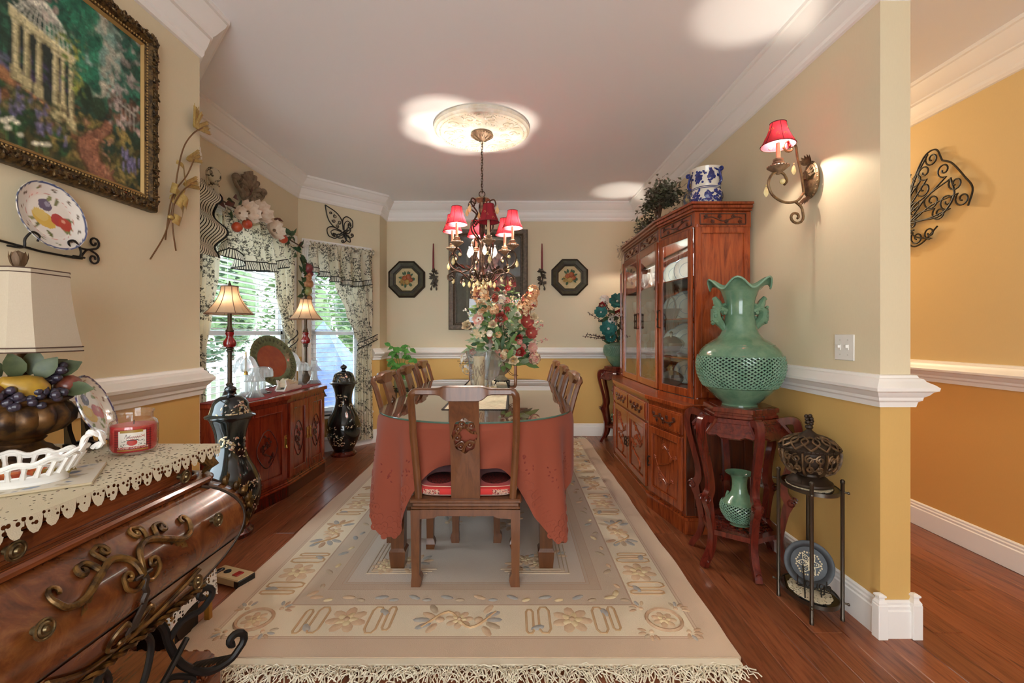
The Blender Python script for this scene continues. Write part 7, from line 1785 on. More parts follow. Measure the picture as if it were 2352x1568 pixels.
# ================================================================ GARDEN PAINTING
mat('frame_gold_dark', '#6b5330', .42, .55, var='#2b1f12', vscale=70, vlo=.42, vhi=.6); mat('frame_gold', '#b0905a', .4, .5)
PY0, PY1, PZ0, PZ1 = .80, 1.86, 1.70, 2.42
gp = thing('garden_painting', 'large ornate gold framed painting of a garden rotunda on the near wall', 'painting', (XL, (PY0+PY1)/2, (PZ0+PZ1)/2))
WL = Matrix(((0, 0, 1, 0), (1, 0, 0, 0), (0, 1, 0, 0), (0, 0, 0, 1)))     # local x -> +Y, y -> up, z -> out of the near wall
hw, hh, fwid = (PY1-PY0)/2, (PZ1-PZ0)/2, .062
mb = MB(); frame_bars(mb, hw, hh, fwid, .042, [(0, 0), (0, .55), (.06, .75), (.25, 1), (.55, .85), (.74, .55), (.78, .62), (.9, .5), (1, .30), (1, 0)], WL); fr_ = mb.build('frame', 'frame_gold_dark', gp, ang=25)
mb = MB(); rg = random.Random(1)
def along(n, off, z, fn):
    per = [(2*(hw-off), 0), (2*(hh-off), 1)]
    for L, k in per:
        m = int(L/n)
        for i in range(m):
            t = -L/2+L*(i+.5)/m
            for s_ in (-1, 1): fn((t, s_*(hh-off)) if k == 0 else (s_*(hw-off), t), k, i)
def acorn(p, k, i):
    for q in range(5):
        a = rg.uniform(0, 2*PI); mb.ell((0, 0, 0), (rg.uniform(.008, .013), rg.uniform(.004, .006), .006), 7, 4, 0, WL @ TR((p[0]+rg.uniform(-.011, .011), p[1]+rg.uniform(-.014, .014), .040), a))
    mb.tube([WL @ V(p[0]+c[0], p[1]+c[1], .040) for c in spiral((0, 0), .012, .003, i, 1.2, 10)], .0028, 4)
along(.034, .022, .04, acorn); mb.build('carved_leaves', 'frame_gold_dark', fr_)['kind'] = 'stuff'
mb = MB(); along(.0115, .048, .02, lambda p, k, i: mb.ell(WL @ V(p[0], p[1], .0245), .0042, 6, 4)); mb.build('beading', 'frame_gold', fr_)['kind'] = 'stuff'
mb = MB(); frame_bars(mb, hw-.053, hh-.053, .014, .022, [(0, 0), (0, .9), (.5, 1), (1, .6), (1, 0)], WL); mb.build('inner_lip', 'frame_gold', gp, smooth=False)
ca_ = Paint(2*(hw-.06), 2*(hh-.06), 300, '#1f3a2c'); rgp = random.Random(4)
ca_.dabs(500, (0, 1, .35, 1), .030, ['#1d3b2e', '#27503c', '#16302a', '#2f5e46', '#1a4438'], rgp)
ca_.dabs(120, (.72, .90, .5, 1), .030, ['#a8a896', '#8fa294', '#74968a', '#b5b09c'], rgp); ca_.dabs(160, (.62, .80, .50, 1), .026, ['#1f6a50', '#2b7d5e', '#185341'], rgp); ca_.dabs(120, (.88, 1, .4, 1), .022, ['#1d5a48', '#2c7059', '#234f42', '#9a948c', '#8a7d78'], rgp)
ca_.dabs(160, (.40, .64, .75, 1), .015, ['#8f7a72', '#a8968a', '#77605c', '#54504c', '#b5a89c'], rgp); ca_.dabs(70, (.64, .72, .42, .72), .012, ['#8f9a3e', '#b0a850', '#6b8038'], rgp)
ca_.dabs(260, (0, .48, 0, .45), .028, ['#2c4a2c', '#39552f', '#4e4a2a', '#5d4428', '#7a6a40', '#6b6788'], rgp, .5)
ca_.poly([(.40, .34), (.70, .20), (.86, .34), (.80, .20), (.95, 0), (.40, 0)], '#4e4a2a'); ca_.dabs(160, (.62, .98, .02, .34), .022, ['#8a7a40', '#6e6a38', '#a08a4e', '#4d4a28', '#39421f'], rgp, .4)
ca_.poly([(.38, .42), (.60, .30), (.73, .22), (.74, .18), (.60, .24), (.38, .36)], '#a5764e'); ca_.poly([(.38, .36), (.60, .24), (.74, .18), (.74, .16), (.58, .19), (.38, .28)], '#7d5536'); ca_.dabs(60, (.42, .72, .20, .38), .018, ['#b5845a', '#94663f', '#6e4a2e'], rgp, .35)
def path_band(w0, w1, c):
    P = [(.845, .37), (.835, .31), (.79, .25), (.755, .18), (.765, .11), (.80, .05), (.83, -.02)]; ca_.poly([(x-w0*(.35+1.0*i/6), y) for i, (x, y) in enumerate(P)]+[(x+w1*(.35+1.0*i/6), y) for i, (x, y) in list(enumerate(P))[::-1]], c)
path_band(.052, .052, '#5d4428'); path_band(.040, .040, '#8d5f47'); ca_.dabs(50, (.72, .86, .0, .33), .010, ['#a3725a', '#7d5040', '#b08468'], rgp, .4); 
ca_.dabs(70, (.84, 1, .36, .6), .014, ['#5a4030', '#3b3024', '#7a5a44', '#c7b0a8'], rgp)
for x in (.90, .92, .94, .96): ca_.line([(x, .40), (x, .54)], .0022, '#b9b4a8')
ca_.line([(.89, .52), (.97, .50)], .0025, '#b9b4a8'); ca_.ell(.80, .42, .03, .04, '#27402a'); ca_.ell(.75, .45, .025, .05, '#1d3524')
ca_.dabs(120, (.40, .68, .03, .30), .018, ['#1f3d26', '#2c5230', '#173020'], rgp)
for k in range(34):
    x, y = rgp.uniform(.42, .68), rgp.uniform(.10, .26)
    for j in range(6): ca_.ell(x+rgp.uniform(-.004, .004), y+.012*j, .0055*(1-.1*j), .0055, rgp.choice(['#6b6788', '#7f7a98', '#5c5876']))
for k in range(18): x, y = rgp.uniform(.40, .66), rgp.uniform(.04, .16); ca_.line([(x, y-.06), (x, y)], .0012, '#4d7a48'); ca_.ell(x, y, .010, .006, '#e6e2c8', 1, .5)
for k in range(14): x, y = rgp.uniform(.90, .99), rgp.uniform(.10, .20); [ca_.ell(x, y+.012*j, .005, .005, '#716c90') for j in range(5)]
# rotunda: back dark, columns, entablature, wire dome
ca_.poly([(.50, .33), (.70, .26), (.70, .58), (.50, .64)], '#26302a'); ca_.dabs(40, (.52, .68, .34, .5), .014, ['#4f4468', '#403958', '#2c4a34'], rgp)
for x, w_, b, tp in ((.515, .011, .34, .64), (.548, .010, .32, .63), (.585, .010, .31, .62), (.64, .012, .24, .60), (.665, .009, .27, .60), (.695, .011, .21, .585)):
    ca_.poly([(x-w_, b), (x+w_, b), (x+w_*.8, tp), (x-w_*.8, tp)], '#c3b98e'); ca_.poly([(x+w_*.2, b), (x+w_, b), (x+w_*.8, tp), (x+w_*.2, tp)], '#948a62'); ca_.poly([(x-w_*1.5, b-.01), (x+w_*1.5, b-.01), (x+w_*1.5, b+.06), (x-w_*1.5, b+.06)], '#b5aa7e'); ca_.poly([(x-w_*1.3, tp-.02), (x+w_*1.3, tp-.02), (x+w_*1.3, tp), (x-w_*1.3, tp)], '#d2c89e')
ca_.poly([(.495, .635), (.71, .575), (.71, .625), (.495, .695)], '#c9bf92'); ca_.line([(.495, .69), (.71, .622)], .003, '#ded4a8'); ca_.line([(.495, .64), (.71, .58)], .003, '#8d835c')
dc = (.603, .655)
for k in range(13):
    t = -1+2*k/12; ca_.line([(dc[0]+.097*t, dc[1]-.033*t+.0), (dc[0]+.090*t, dc[1]+.06-.02*abs(t)), (dc[0]+.060*t, dc[1]+.125-.02*abs(t)), (dc[0]+.01*t, dc[1]+.165)], .0018, '#d9d6c4')
for h, w_ in ((.03, .096), (.07, .090), (.11, .07), (.14, .045)): ca_.line([(dc[0]+w_*math.cos(a), dc[1]+h-.033*math.cos(a)*(w_/.097)-.012*math.sin(a)) for a in np.linspace(0, PI, 14)], .0016, '#cfccba')
ca_.dabs(90, (.48, .74, .18, .30), .010, ['#3c4a2c', '#5a5a34', '#2c3a24', '#7a6a48'], rgp); ca_.dabs(60, (.66, .75, .40, .80), .009, ['#6b8038', '#3f6a44', '#8f9a4e', '#2c5240'], rgp)
ca_.painterly(.42)
ca_.sheet('canvas', lambda u, v: WL @ V((u-.5)*2*(hw-.06), (v-.5)*2*(hh-.06), .012), gp, 'canvas_paint', rough=.55)
# ================================================================ WALL PLATE ON RACK
def fruit_plate_paint(rim='#4a5578', seed=2, ring='#d8cfc2'):
    p = Paint(1, 1, 130, '#e2ddd4'); rg = random.Random(seed)
    p.ell(.5, .5, .5, .5, rim); p.ell(.5, .5, .475, .475, '#e4dfd6'); p.ell(.5, .5, .345, .345, '#c98f84'); p.ell(.5, .5, .338, .338, '#e6e0d6')
    for k in range(11):
        a = 2*PI*k/11+.2; x, y = .5+.41*math.cos(a), .5+.41*math.sin(a); p.ell(x, y, .035, .014, rg.choice(['#5c4a38', '#6e7a4c', '#7a5a48']), 1, a+1.2); p.ell(x+.03, y+.02, .022, .010, '#8a6a50', 1, a)
    for k in range(10): a = rg.uniform(0, 6.28); p.ell(.5+.27*math.cos(a), .5+.27*math.sin(a), .06, .026, rg.choice(['#7d8450', '#8f8a5a', '#6a6e40']), 1, a+rg.uniform(-1, 1))
    p.ell(.40, .44, .17, .11, '#d6b04e', 1, -.5); p.ell(.36, .50, .11, .08, '#dcc06a', 1, -.5); p.ell(.45, .66, .095, .09, '#4a3f63'); p.ell(.48, .68, .04, .04, '#8a84a0'); p.ell(.60, .47, .10, .095, '#b03434'); p.ell(.70, .43, .10, .10, '#b8402f'); p.ell(.68, .47, .03, .03, '#dc9a80'); return p
def painted_dish(name, pnt, M, r_, parent, depth=.016, back='#d8d2c8'):
    mb = MB(); nr, ns = 40, 72; prof = lambda t: (depth*.15 if t < .62 else depth*(.15+.85*((t-.62)/.38)**1.3)); cols = []; vs = []
    for i in range(nr+1):
        t = i/nr
        for k in range(ns): a = 2*PI*k/ns; vs.append((r_*t*math.cos(a), r_*t*math.sin(a), prof(t))); cols.append((*pnt.sample(.5+.5*t*math.cos(a), .5+.5*t*math.sin(a)), 1))
    for k in range(ns): a = 2*PI*k/ns; vs.append((r_*math.cos(a), r_*math.sin(a), depth*.8)); cols.append((*pnt.sample(.5+.5*math.cos(a), .5+.5*math.sin(a)), 1))
    for k in range(ns): a = 2*PI*k/ns; vs.append((r_*.6*math.cos(a), r_*.6*math.sin(a), -depth*.2)); cols.append((.6, .58, .55, 1))
    fs = [(i*ns+k, i*ns+(k+1) % ns, (i+1)*ns+(k+1) % ns, (i+1)*ns+k)[::-1] for i in range(nr+2) for k in range(ns)]+[tuple((nr+2)*ns+k for k in range(ns))]
    mb.add(vs, fs, 0, M); return mb.build(name, vcol_mat('glazed_paint', .12, .5), parent, vcol=cols)
mat('black_iron', '#1c1815', .5, .4)
wp = thing('wall_plate', 'round fruit painted plate with blue edge in the wall rack under the painting', 'plate', (XL+.035, 1.42, 1.465))
painted_dish('dish', fruit_plate_paint(), WL @ TR((0, .105, 0), 0, 0, R(-10)), .108, wp, .016)
rk = thing('plate_rack', 'black wire wall rack with scroll ends holding the fruit plate', 'plate rack', (XL, 1.42, 1.46)); pf = lambda p, z=.008: WL @ V(p[0], p[1], z)
mb = MB(); mb.tube([pf((-.33, .03)), pf((-.16, .015)), pf((.0, .0)), pf((.10, -.002)), pf((.135, .0))], .0035, 6); mb.build('bar', 'black_iron', rk)
for s_ in (-1, 1):
    for up in (-1, 1):
        mb = MB(); P = scroll([(s_*.13, .005+.03*(up > 0)), (s_*.155, .035), (s_*.185, .035+.008*up)], 5, .022, 1.25, s_*up); mb.tube([pf(p) for p in P], .0035, 6); mb.build('end_scroll', 'black_iron', rk)
    mb = MB(); A = [V(.008, s_*.085-.01, .0), V(.055, s_*.085-.01, -.005), V(.06, s_*.085-.01, .02), V(.06, s_*.085-.02*s_-.01, .045), V(.06, s_*.085-.04*s_-.01, .038), V(.06, s_*.085-.035*s_-.01, .02)]; mb.tube(cr(A, 4), .0033, 6); mb.tube([V(.055, s_*.085-.03, -.004), V(.055, s_*.085+.01, -.004)], .0033, 6); mb.build('front_hook', 'black_iron', rk)
# ================================================================ BRASS WHEAT
mat('wheat_gold', '#b89c5c', .4, .45, var='#9a7c42', vscale=60); mat('wheat_brown', '#6b4a2a', .5, .3)
wh = thing('brass_wheat', 'brass wheat stalks tied with a metal ribbon on the near wall end', 'wall ornament', (XL, 1.94, 1.80)); W3 = lambda y, z, d=.02: V(XL+d, y, z)
stems = [[(1.835, 1.505), (1.90, 1.62), (1.935, 1.75), (1.95, 1.90), (1.975, 2.02), (2.02, 2.10), (2.07, 2.15)], [(1.915, 1.60), (1.925, 1.75), (1.94, 1.82), (1.99, 1.90), (2.02, 1.985)], [(1.975, 1.565), (1.94, 1.66), (1.93, 1.75), (1.96, 1.82), (2.0, 1.865)]]
for st in stems: mb = MB(); mb.tube([W3(*p, .018+.012*i/len(st)) for i, p in enumerate(cr(st, 5))], .0032, 6); wb(mb, 'stalk', 'wheat_brown', wh)
rg = random.Random(3)
for (y, z), ang in (((2.07, 2.15), 75), ((2.075, 2.155), 22), ((2.02, 1.985), 28), ((2.0, 1.865), 22)):
    for da in (-13, 0, 13):
        mb = MB(); a = R(ang+da); d = V(0, math.cos(a), math.sin(a))
        for k in range(10):
            for s_ in (-1, 1): n_ = V(0, -d.z, d.y)*s_; p = W3(y, z, .03+.004*abs(da)/13)+d*(.012+.009*k); mb.ell((0, 0, 0), (.0050, .0050, .011), 5, 4, 0, FR(p+n_*.0035, d*.9+n_*.4))
        mb.tube([W3(y, z, .03), W3(y, z, .03)+d*.115], .0015, 4); wb(mb, 'wheat_ear', 'wheat_gold', wh)
def ribbon(P, wd, nm='ribbon'):
    C = cr([W3(*p) for p in P], 6); mb = MB(); n = len(C)-1; mb.grid(lambda u, v: C[min(int(u*n+.5), n)]+V(.012*math.sin(u*9), 0, 0)+V(0, .3, .95)*((v-.5)*wd), n, 2); wb(mb, nm, 'wheat_gold', wh)
ribbon([(1.935, 1.79, .02), (1.98, 1.83, .045), (2.005, 1.88, .05), (1.985, 1.93, .04), (1.955, 1.95, .03)], .020); ribbon([(1.935, 1.79, .03), (1.96, 1.76, .05), (1.99, 1.73, .05), (1.965, 1.69, .04), (1.935, 1.70, .03)], .045); ribbon([(1.93, 1.83, .03), (1.95, 1.81, .05), (1.985, 1.76, .055)], .05); mb = MB(); mb.ell(W3(1.932, 1.70, .03), (.012, .018, .012), 10, 7); wb(mb, 'knot', 'wheat_gold', wh)
# ================================================================ BOMBE CHEST
def burl(name, c1, c2, c3):
    t = NT(name); v = t.coords((1, 1, 1)); n = t.noise(v, 9, 6, .65, 1.8); n2 = t.noise(t.coords((2, 14, 14)), 6, 4, .6, .6)
    c = t.mix(t.math('MULTIPLY', n2.outputs['Fac'], .4), t.ramp(n.outputs['Fac'], [(.30, c1), (.48, c2), (.62, c3), (.75, c2)]), c1); return t.done(t.bsdf(c, .25, 0, .5, n2.outputs['Fac'], .03, .001, .45))
burl('burl_wood', '#42210f', '#6b391b', '#855027'); wood('chest_wood', '#3f1a0a', '#753a1a', '#8a4a24', (9, 1, 9), 5, .26, .4); mat('antique_brass', '#84704c', .35, .8, var='#4a3c28', vscale=60); mat('gilt_bronze', '#7c5a2c', .38, .6, var='#3a2713', vscale=40, vlo=.4, vhi=.62)
CY = 1.00
chs = thing('bombe_chest', 'carved bombe chest of burl wood with bronze scrolls on an iron base, near corner', 'chest of drawers', (-1.19, CY, 0))
def plan(xf, yf, c=.06, xb=-1.485): return [(xb, CY+yf), (xf-c, CY+yf), (xf-c*.3, CY+yf-c*.35), (xf, CY+yf-c), (xf, CY-yf+c), (xf-c*.3, CY-yf+c*.35), (xf-c, CY-yf), (xb, CY-yf)]
mb = MB(); mb.prism(plan(-.895, .36, .05)[::-1], .845, .865, 0, None, .004); mb.prism(plan(-.905, .35, .05)[::-1], .838, .846); wb(mb, 'top', 'chest_wood', chs, smooth=False)
mb = MB(); mb.prism(plan(-.925, .33, .05)[::-1], .785, .84); wb(mb, 'upper_case', 'chest_wood', chs, smooth=False)
for z, xo, r_ in ((.776, -.888, .011), (.790, -.912, .006)):
    mb = MB(); P = plan(xo, (.355 if z < .78 else .335), .05); mb.tube([(x, y, z) for x, y in P], r_, 8); wb(mb, 'waist_moulding', 'chest_wood', chs)
mb = MB(); mb.prism(plan(-.89, .352, .05)[::-1], .766, .787); wb(mb, 'waist', 'chest_wood', chs, smooth=False)
def bulge(z): u = (z-.49)/(.768-.49); return max(0, math.sin(PI*min(1, u*.86+.14*u*u)))**.75*(.72+.28*u)+.12*u
def xf(z): return -.895+.098*bulge(z)
def yf(z): return .305+.095*bulge(z)+.03*((z-.49)/.278)
mb = MB(); ZS = np.linspace(.49, .768, 22); n = 8; vs = []
for z in ZS: vs += [(x, y, z) for x, y in plan(xf(z), yf(z), .07)]
mb.add(vs, [(i*n+k, i*n+(k+1) % n, (i+1)*n+(k+1) % n, (i+1)*n+k)[::-1] for i in range(len(ZS)-1) for k in range(n)]+[tuple(range(n)), tuple((len(ZS)-1)*n+k for k in range(n))[::-1]]); wb(mb, 'belly', 'burl_wood', chs, ang=35)
def knob(p, d, par, s=1.0):
    M = FR(p, d); mb = MB(); mb.lathe([(0, 0), (.007*s, 0), (.006*s, .010*s), (.013*s, .014*s), (.018*s, .018*s), (.018*s, .021*s), (.015*s, .022*s), (.013*s, .020*s), (.010*s, .023*s), (.006*s, .022*s), (.004*s, .026*s), (0, .027*s)], 20, 0, M); mb.build('knob', 'antique_brass', par)
# drawers
mb = MB(); mb.box((-.925, CY-.27, .793), (-.905, CY+.27, .834), 0, None, .004); dr = wb(mb, 'drawer', 'chest_wood', chs, smooth=False)
for y in (.80, 1.215): knob((-.905, y, .813), (1, 0, 0), dr)
for z0, z1, kz in ((.612, .760, .700), (.500, .604, .555)):
    mb = MB(); N = 14; ys = lambda z: yf(z)-.085
    mb.grid(lambda u, v: (xf(z0+(z1-z0)*v)+.006, CY+ys(z0+(z1-z0)*v)*(2*u-1), z0+(z1-z0)*v), 20, N)
    mb.tube([(xf(z0)+.004, CY+ys(z0)*(2*u-1), z0) for u in np.linspace(0, 1, 12)], .003, 5, False, 1); dr = wb(mb, 'drawer', ['burl_wood', 'bronze_dark'], chs)
    for y in (.755, 1.20) if kz > .6 else (.80, 1.16): knob((xf(kz)+.006, y, kz), (1, 0, .15), dr)
# dark outline and gilt leaves on the canted corners
for s_ in (-1, 1):
    mb = MB()
    for c in (.078, .0): mb.tube([(xf(z)-(.0 if c else .068)+.004, CY+s_*(yf(z)-c+(.004 if not c else 0)), z) for z in ZS], .005, 6)
    wb(mb, 'corner_edge', 'bronze_dark', chs); mb = MB()
    for k in range(11):
        z = .53+.022*k; p = V(xf(z)-.022, CY+s_*(yf(z)-.024), z)
        for q in (-1, 0, 1): mb.leaf(p+V(.006, s_*.006, 0), V(.35*q+.25, s_*(.25-.35*q), 1), .034, .016, (1, s_, 0), .05, 0, 3)
        mb.ell(p+V(.006, s_*.006, .006), (.010, .010, .016), 7, 5)
    wb(mb, 'corner_leaves', 'gilt_bronze', chs); mb = MB()
    for k in range(5): mb.tube([(-.918+.02*math.cos(R(-60+30*k)), CY+s_*(.318+.022*math.sin(R(-60+30*k))), .84), (-.902+.02*math.cos(R(-60+30*k)), CY+s_*(.330+.02*math.sin(R(-60+30*k))), .815), (-.915, CY+s_*.325, .79)], [.010, .008, .004], 6)
    wb(mb, 'corner_corbel', 'gilt_bronze', chs)
# bronze scrollwork and tassel on the front
def gz(dy, z, o=.012): return V(xf(z)+o, CY-.035+dy, z)
mb = MB()
for s_ in (-1, 1):
    mb.tube([gz(s_*p[0], .69+p[1]) for p in scroll([(0, -.012), (.012, .030), (.045, .045), (.085, .030), (.125, .012), (.155, .016), (.168, .036)], 5, .014, .7, 1)], [.0058*(1+.35*math.sin(i*.12)) for i in range(40)], 7)
    mb.tube([gz(s_*p[0], .69+p[1]) for p in scroll([(0, -.02), (.022, -.03), (.042, -.016), (.044, .002)], 5, .012, 1.0, 1)], .0046, 7); mb.tube([gz(s_*p[0], .69+p[1]) for p in scroll([(.05, .044), (.058, .066), (.042, .072)], 5, .010, 1.0, 1)], .0044, 7)
    mb.tube([gz(s_*p[0], .69+p[1]) for p in scroll([(.07, .036), (.082, .058), (.098, .060)], 5, .009, 1.0, -1)], .0055, 7)
    for (a, b, L) in ((.09, .026, .045), (.10, .022, .05), (.075, .034, .04)): mb.leaf(gz(s_*a, .69+b), V(0, s_*.8, -.75), L, .020, (1, 0, 0), -.2, 0, 3)
    mb.tube([gz(s_*p[0], .56+p[1]) for p in scroll([(.012, .02), (.03, .035), (.05, .02), (.045, -.01), (.015, -.03)], 5, .012, .8, -1)], .0045, 6); mb.tube([gz(s_*p[0], .545+p[1]) for p in cr([(.02, -.02), (.08, -.01), (.14, .02), (.19, .05)], 5)], .005, 6)
    mb.leaf(gz(s_*.13, .56), V(0, s_, .45), .09, .02, (1, 0, 0), -.1, 0, 3)
wb(mb, 'bronze_scrolls', 'gilt_bronze', chs); mb = MB(); mb.box(gz(-.022, .678, .004), gz(.022, .686, .018), 0, None, .002); mb.tube([gz(.003*math.sin(k*1.3), .68-.006*k, .014) for k in range(10)], .0065, 6)
for k in range(7): mb.tube([gz((k-3)*.002, .622, .016), gz((k-3)*.0045, .560, .016)], .0028, 5)
wb(mb, 'tassel', 'bronze_dark', chs)
mb = MB(); P = cr([V(x, y, .484) for x, y in plan(-.878, .318, .05)], 1); L = []
for i in range(len(P)-1): L += [P[i].lerp(P[i+1], t) for t in np.linspace(0, 1, max(2, int((P[i+1]-P[i]).length/.006)))[:-1]]
for ph in (0, PI): mb.tube([p+V(.005*math.cos(i*.7+ph), 0, .005*math.sin(i*.7+ph)) for i, p in enumerate(L)], .0055, 5)
wb(mb, 'rope_moulding', 'gilt_bronze', chs)
mb = MB(); mb.prism(plan(-.885, .31, .05)[::-1], .470, .492); wb(mb, 'belly_base', 'chest_wood', chs, smooth=False)
# iron scroll base
PT = .165
def iron(nm, pts, r_, **kw): mb = MB(); mb.tube(pts, r_, 8); wb(mb, nm, 'black_iron', chs)
for s_ in (-1, 1):
    o = V(-.955, CY+s_*.25, 0); d = V(.62, s_*.78, 0); q = lambda p: V(o.x+d.x*p[0], o.y+d.y*p[0], p[1])
    iron('scroll_leg', [q(p) for p in scroll([(-.08, .47), (-.02, .40), (.0, .33), (.03, .26), (.09, .205), (.15, .205), (.185, .235)], 6, .030, .85, 1)], .011)
    iron('scroll_leg', [q(p) for p in scroll([(.0, .35), (.03, .385), (.075, .395), (.10, .42)], 6, .024, .95, 1)], .009)
    iron('scroll_leg', [q(p) for p in scroll([(-.08, PT), (-.05, .21), (.0, .24), (.05, .215)], 6, .018, .9, -1)], .008)
    mb = MB()
    for k in range(9): mb.leaf(q((.04+.012*k, .235-.004*k)), V(d.x, d.y, .6), .04, .018, (0, 0, 1), .3, 0, 3)
    wb(mb, 'iron_leaf', 'black_iron', chs)
    iron('scroll_leg', [V(-1.40, CY+s_*.22, PT), V(-1.40, CY+s_*.25, .30), V(-1.40, CY+s_*.22, .47)], .012)
    for f, sg in ((.10, 1), (.02, -1)):
        iron('front_scroll', [V(-.915, CY+s_*(f+p[0]*sg*1), p[1]) for p in scroll([(0.0, .47), (.035, .42), (.02, .35), (-.015, .30), (-.01, .24), (.03, .21)], 6, .026, 1.0, 1)], .008)
        iron('front_scroll', [V(-.915, CY+s_*(f+.01+p[0]*sg), p[1]) for p in scroll([(0.0, PT), (.01, .22), (.04, .25)], 6, .022, 1.0, -1)], .008)
iron('cross_bar', cr([V(-.93, CY-.28, .33), V(-.91, CY-.14, .28), V(-.90, CY, .30), V(-.91, CY+.14, .28), V(-.93, CY+.28, .33)], 6), .008)
mb = MB(); mb.prism(plan(-.935, .475, .04)[::-1], .03, .13); mb.prism(plan(-.925, .485, .04)[::-1], 0, .035, 0, None, .006); mb.prism(plan(-.950, .462, .04)[::-1], .13, PT); wb(mb, 'plinth', 'chest_wood', chs, smooth=False)
mb = MB(); P = plan(-.945, .466, .04); L = []
for (a, b) in ((P[0], P[1]), (P[3], P[4])):
    a, b = Vector(a), Vector(b); m = int((b-a).length/.034)
    for i in range(m): c = a.lerp(b, (i+.5)/m); e = (b-a).normalized(); mb.tube([V(c.x+e.x*p[0]+abs(e.y)*.003, c.y+e.y*p[0]+abs(e.x)*.003, .150+p[1]) for p in spiral((0, 0), .014, .004, 0, 1.5, 14)], .0035, 5)
wb(mb, 'plinth_carving', 'chest_wood', chs)
# ================================================================ ON THE CHEST
lr = thing('lace_runner', 'cream crochet lace runner with scalloped edge on the bombe chest', 'lace runner', (-1.19, CY, .866))
mb = MB(); x0, x1, y0, y1 = -1.44, -.888, CY-.345, CY+.362; EPS = .0008
def lz(x, y): o = max(x-(-.893), y-(CY+.360), 0); return .8662-o*1.1
nx, ny = 30, 40
mb.grid(lambda u, v: (x0+(x1-x0)*u, y0+(y1-y0)*v, .8662), nx, ny)
mb.box((x0, y0, .8655), (x1, y1, .8660)) if False else None
for i in range(22):                                       # scallops over the front edge
    y = y0+(y1-y0)*(i+.5)/22; rr = (y1-y0)/44
    mb.grid(lambda u, v: (x1+.004*v, y+rr*(2*u-1)*math.sqrt(1-v*v*.93), .8662-.034*v), 8, 5)
for i in range(17):
    x = x0+(x1-x0)*(i+.5)/17; rr = (x1-x0)/34; mb.grid(lambda u, v: (x+rr*(2*u-1)*math.sqrt(1-v*v*.93), y1+.004*v, .8662-.03*v), 8, 5)
wb(mb, 'lace', 'lace_cream', lr)
CT = .8668
# lamp with fruit urn
t_ = NT('linen_shade'); nA = t_.noise(t_.coords((220, 220, 40)), 3, 3, .7); nB = t_.noise(t_.coords((60, 60, 300)), 3, 3, .7); cloth_mat('linen_shade', t_.mix(t_.math('MULTIPLY', t_.math('ADD', nA.outputs['Fac'], nB.outputs['Fac']), .3), '#d0c3ad', '#a8977e'), .12, .95, t=t_)
mat('lamp_gold', '#6b4a26', .42, .5, var='#33231a', vscale=22, vlo=.42, vhi=.62); mat('pear_skin', '#b08a2c', .4, var='#8a6a22', vscale=18, coat=.2); mat('apple_skin', '#6e2a24', .35, var='#8f5a3a', vscale=14, coat=.3); mat('grape_dark', '#2a2430', .35, var='#3a3040', vscale=20, coat=.2); mat('leaf_lamp', '#3f4a30', .5, var='#56603e', vscale=20)
lp = thing('fruit_urn_lamp', 'bronze urn lamp with painted fruit and linen shade on the bombe chest', 'lamp', (-1.30, 1.18, CT))
mb = MB(); mb.lathe([(0, 0), (.082, 0), (.086, .008), (.078, .018), (.070, .022), (.064, .032), (.050, .040), (.046, .048), (.054, .056), (.046, .064), (0, .064)], 32); mb.build('foot', 'lamp_gold', lp)
mb = MB(); mb.lathe([(.048, .060), (.085, .075), (.108, .100), (.110, .120), (.098, .142), (.092, .150), (.104, .156), (.106, .162), (.098, .168), (0, .160)], 64, rfun=lambda a, z: 1+(.10*(abs(math.sin(8*a))-.5) if .065 < z < .148 else 0)); mb.build('urn', 'lamp_gold', lp, ang=50)
def pear(mb, p, d, s): mb.lathe([(0, -.040*s), (.022*s, -.034*s), (.034*s, -.012*s), (.030*s, .012*s), (.018*s, .034*s), (.012*s, .050*s), (0, .056*s)], 14, 0, FR(p, d))
mb = MB(); pear(mb, (.015, -.075, .195), (-.75, -.25, .35), 1.05); mb.build('pear', 'pear_skin', lp); mb = MB(); pear(mb, (-.085, -.045, .20), (.3, -.4, .8), .95); mb.build('pear', 'pear_skin', lp)
for p, r_ in (((.092, -.02, .188), .032), ((-.055, -.088, .184), .036), ((.07, .06, .19), .032), ((-.06, .07, .19), .034)): mb = MB(); mb.ell(p, r_, 14, 9); mb.build('plum', 'apple_skin', lp)
rg = random.Random(6)
for c in ((.062, -.035, .225), (-.01, -.10, .172), (.05, -.085, .17)):
    mb = MB()
    for k in range(20): mb.ell((c[0]+rg.gauss(0, .016), c[1]+rg.gauss(0, .012), c[2]+rg.gauss(0, .012)), .0105, 8, 6)
    mb.build('grapes', 'grape_dark', lp)
mb = MB()
for p, d in (((.03, -.05, .215), (.5, -.3, .8)), ((.0, -.05, .22), (-.2, -.4, .9)), ((-.04, -.03, .22), (-.6, -.3, .6)), ((.06, -.02, .22), (.8, -.2, .55)), ((.08, -.04, .18), (.7, -.6, .1)), ((.02, -.03, .225), (.15, -.25, .95)), ((.05, .03, .22), (.6, .3, .6)), ((-.03, .04, .22), (-.5, .5, .6))): mb.leaf(p, d, .068, .044, (0, -1, .5), .2, 0, 4)
mb.build('leaves', 'leaf_lamp', lp)
for o_ in lp.children:
    if o_.name.split('.')[0] in ('pear', 'plum', 'grapes', 'leaves'): o_.rotation_euler = (0, 0, R(48))
mb = MB(); mb.lathe([(.018, .16), (.020, .27), (.018, .30), (.010, .305), (.008, .52), (0, .52)], 14); mb.build('neck', 'lamp_gold', lp)
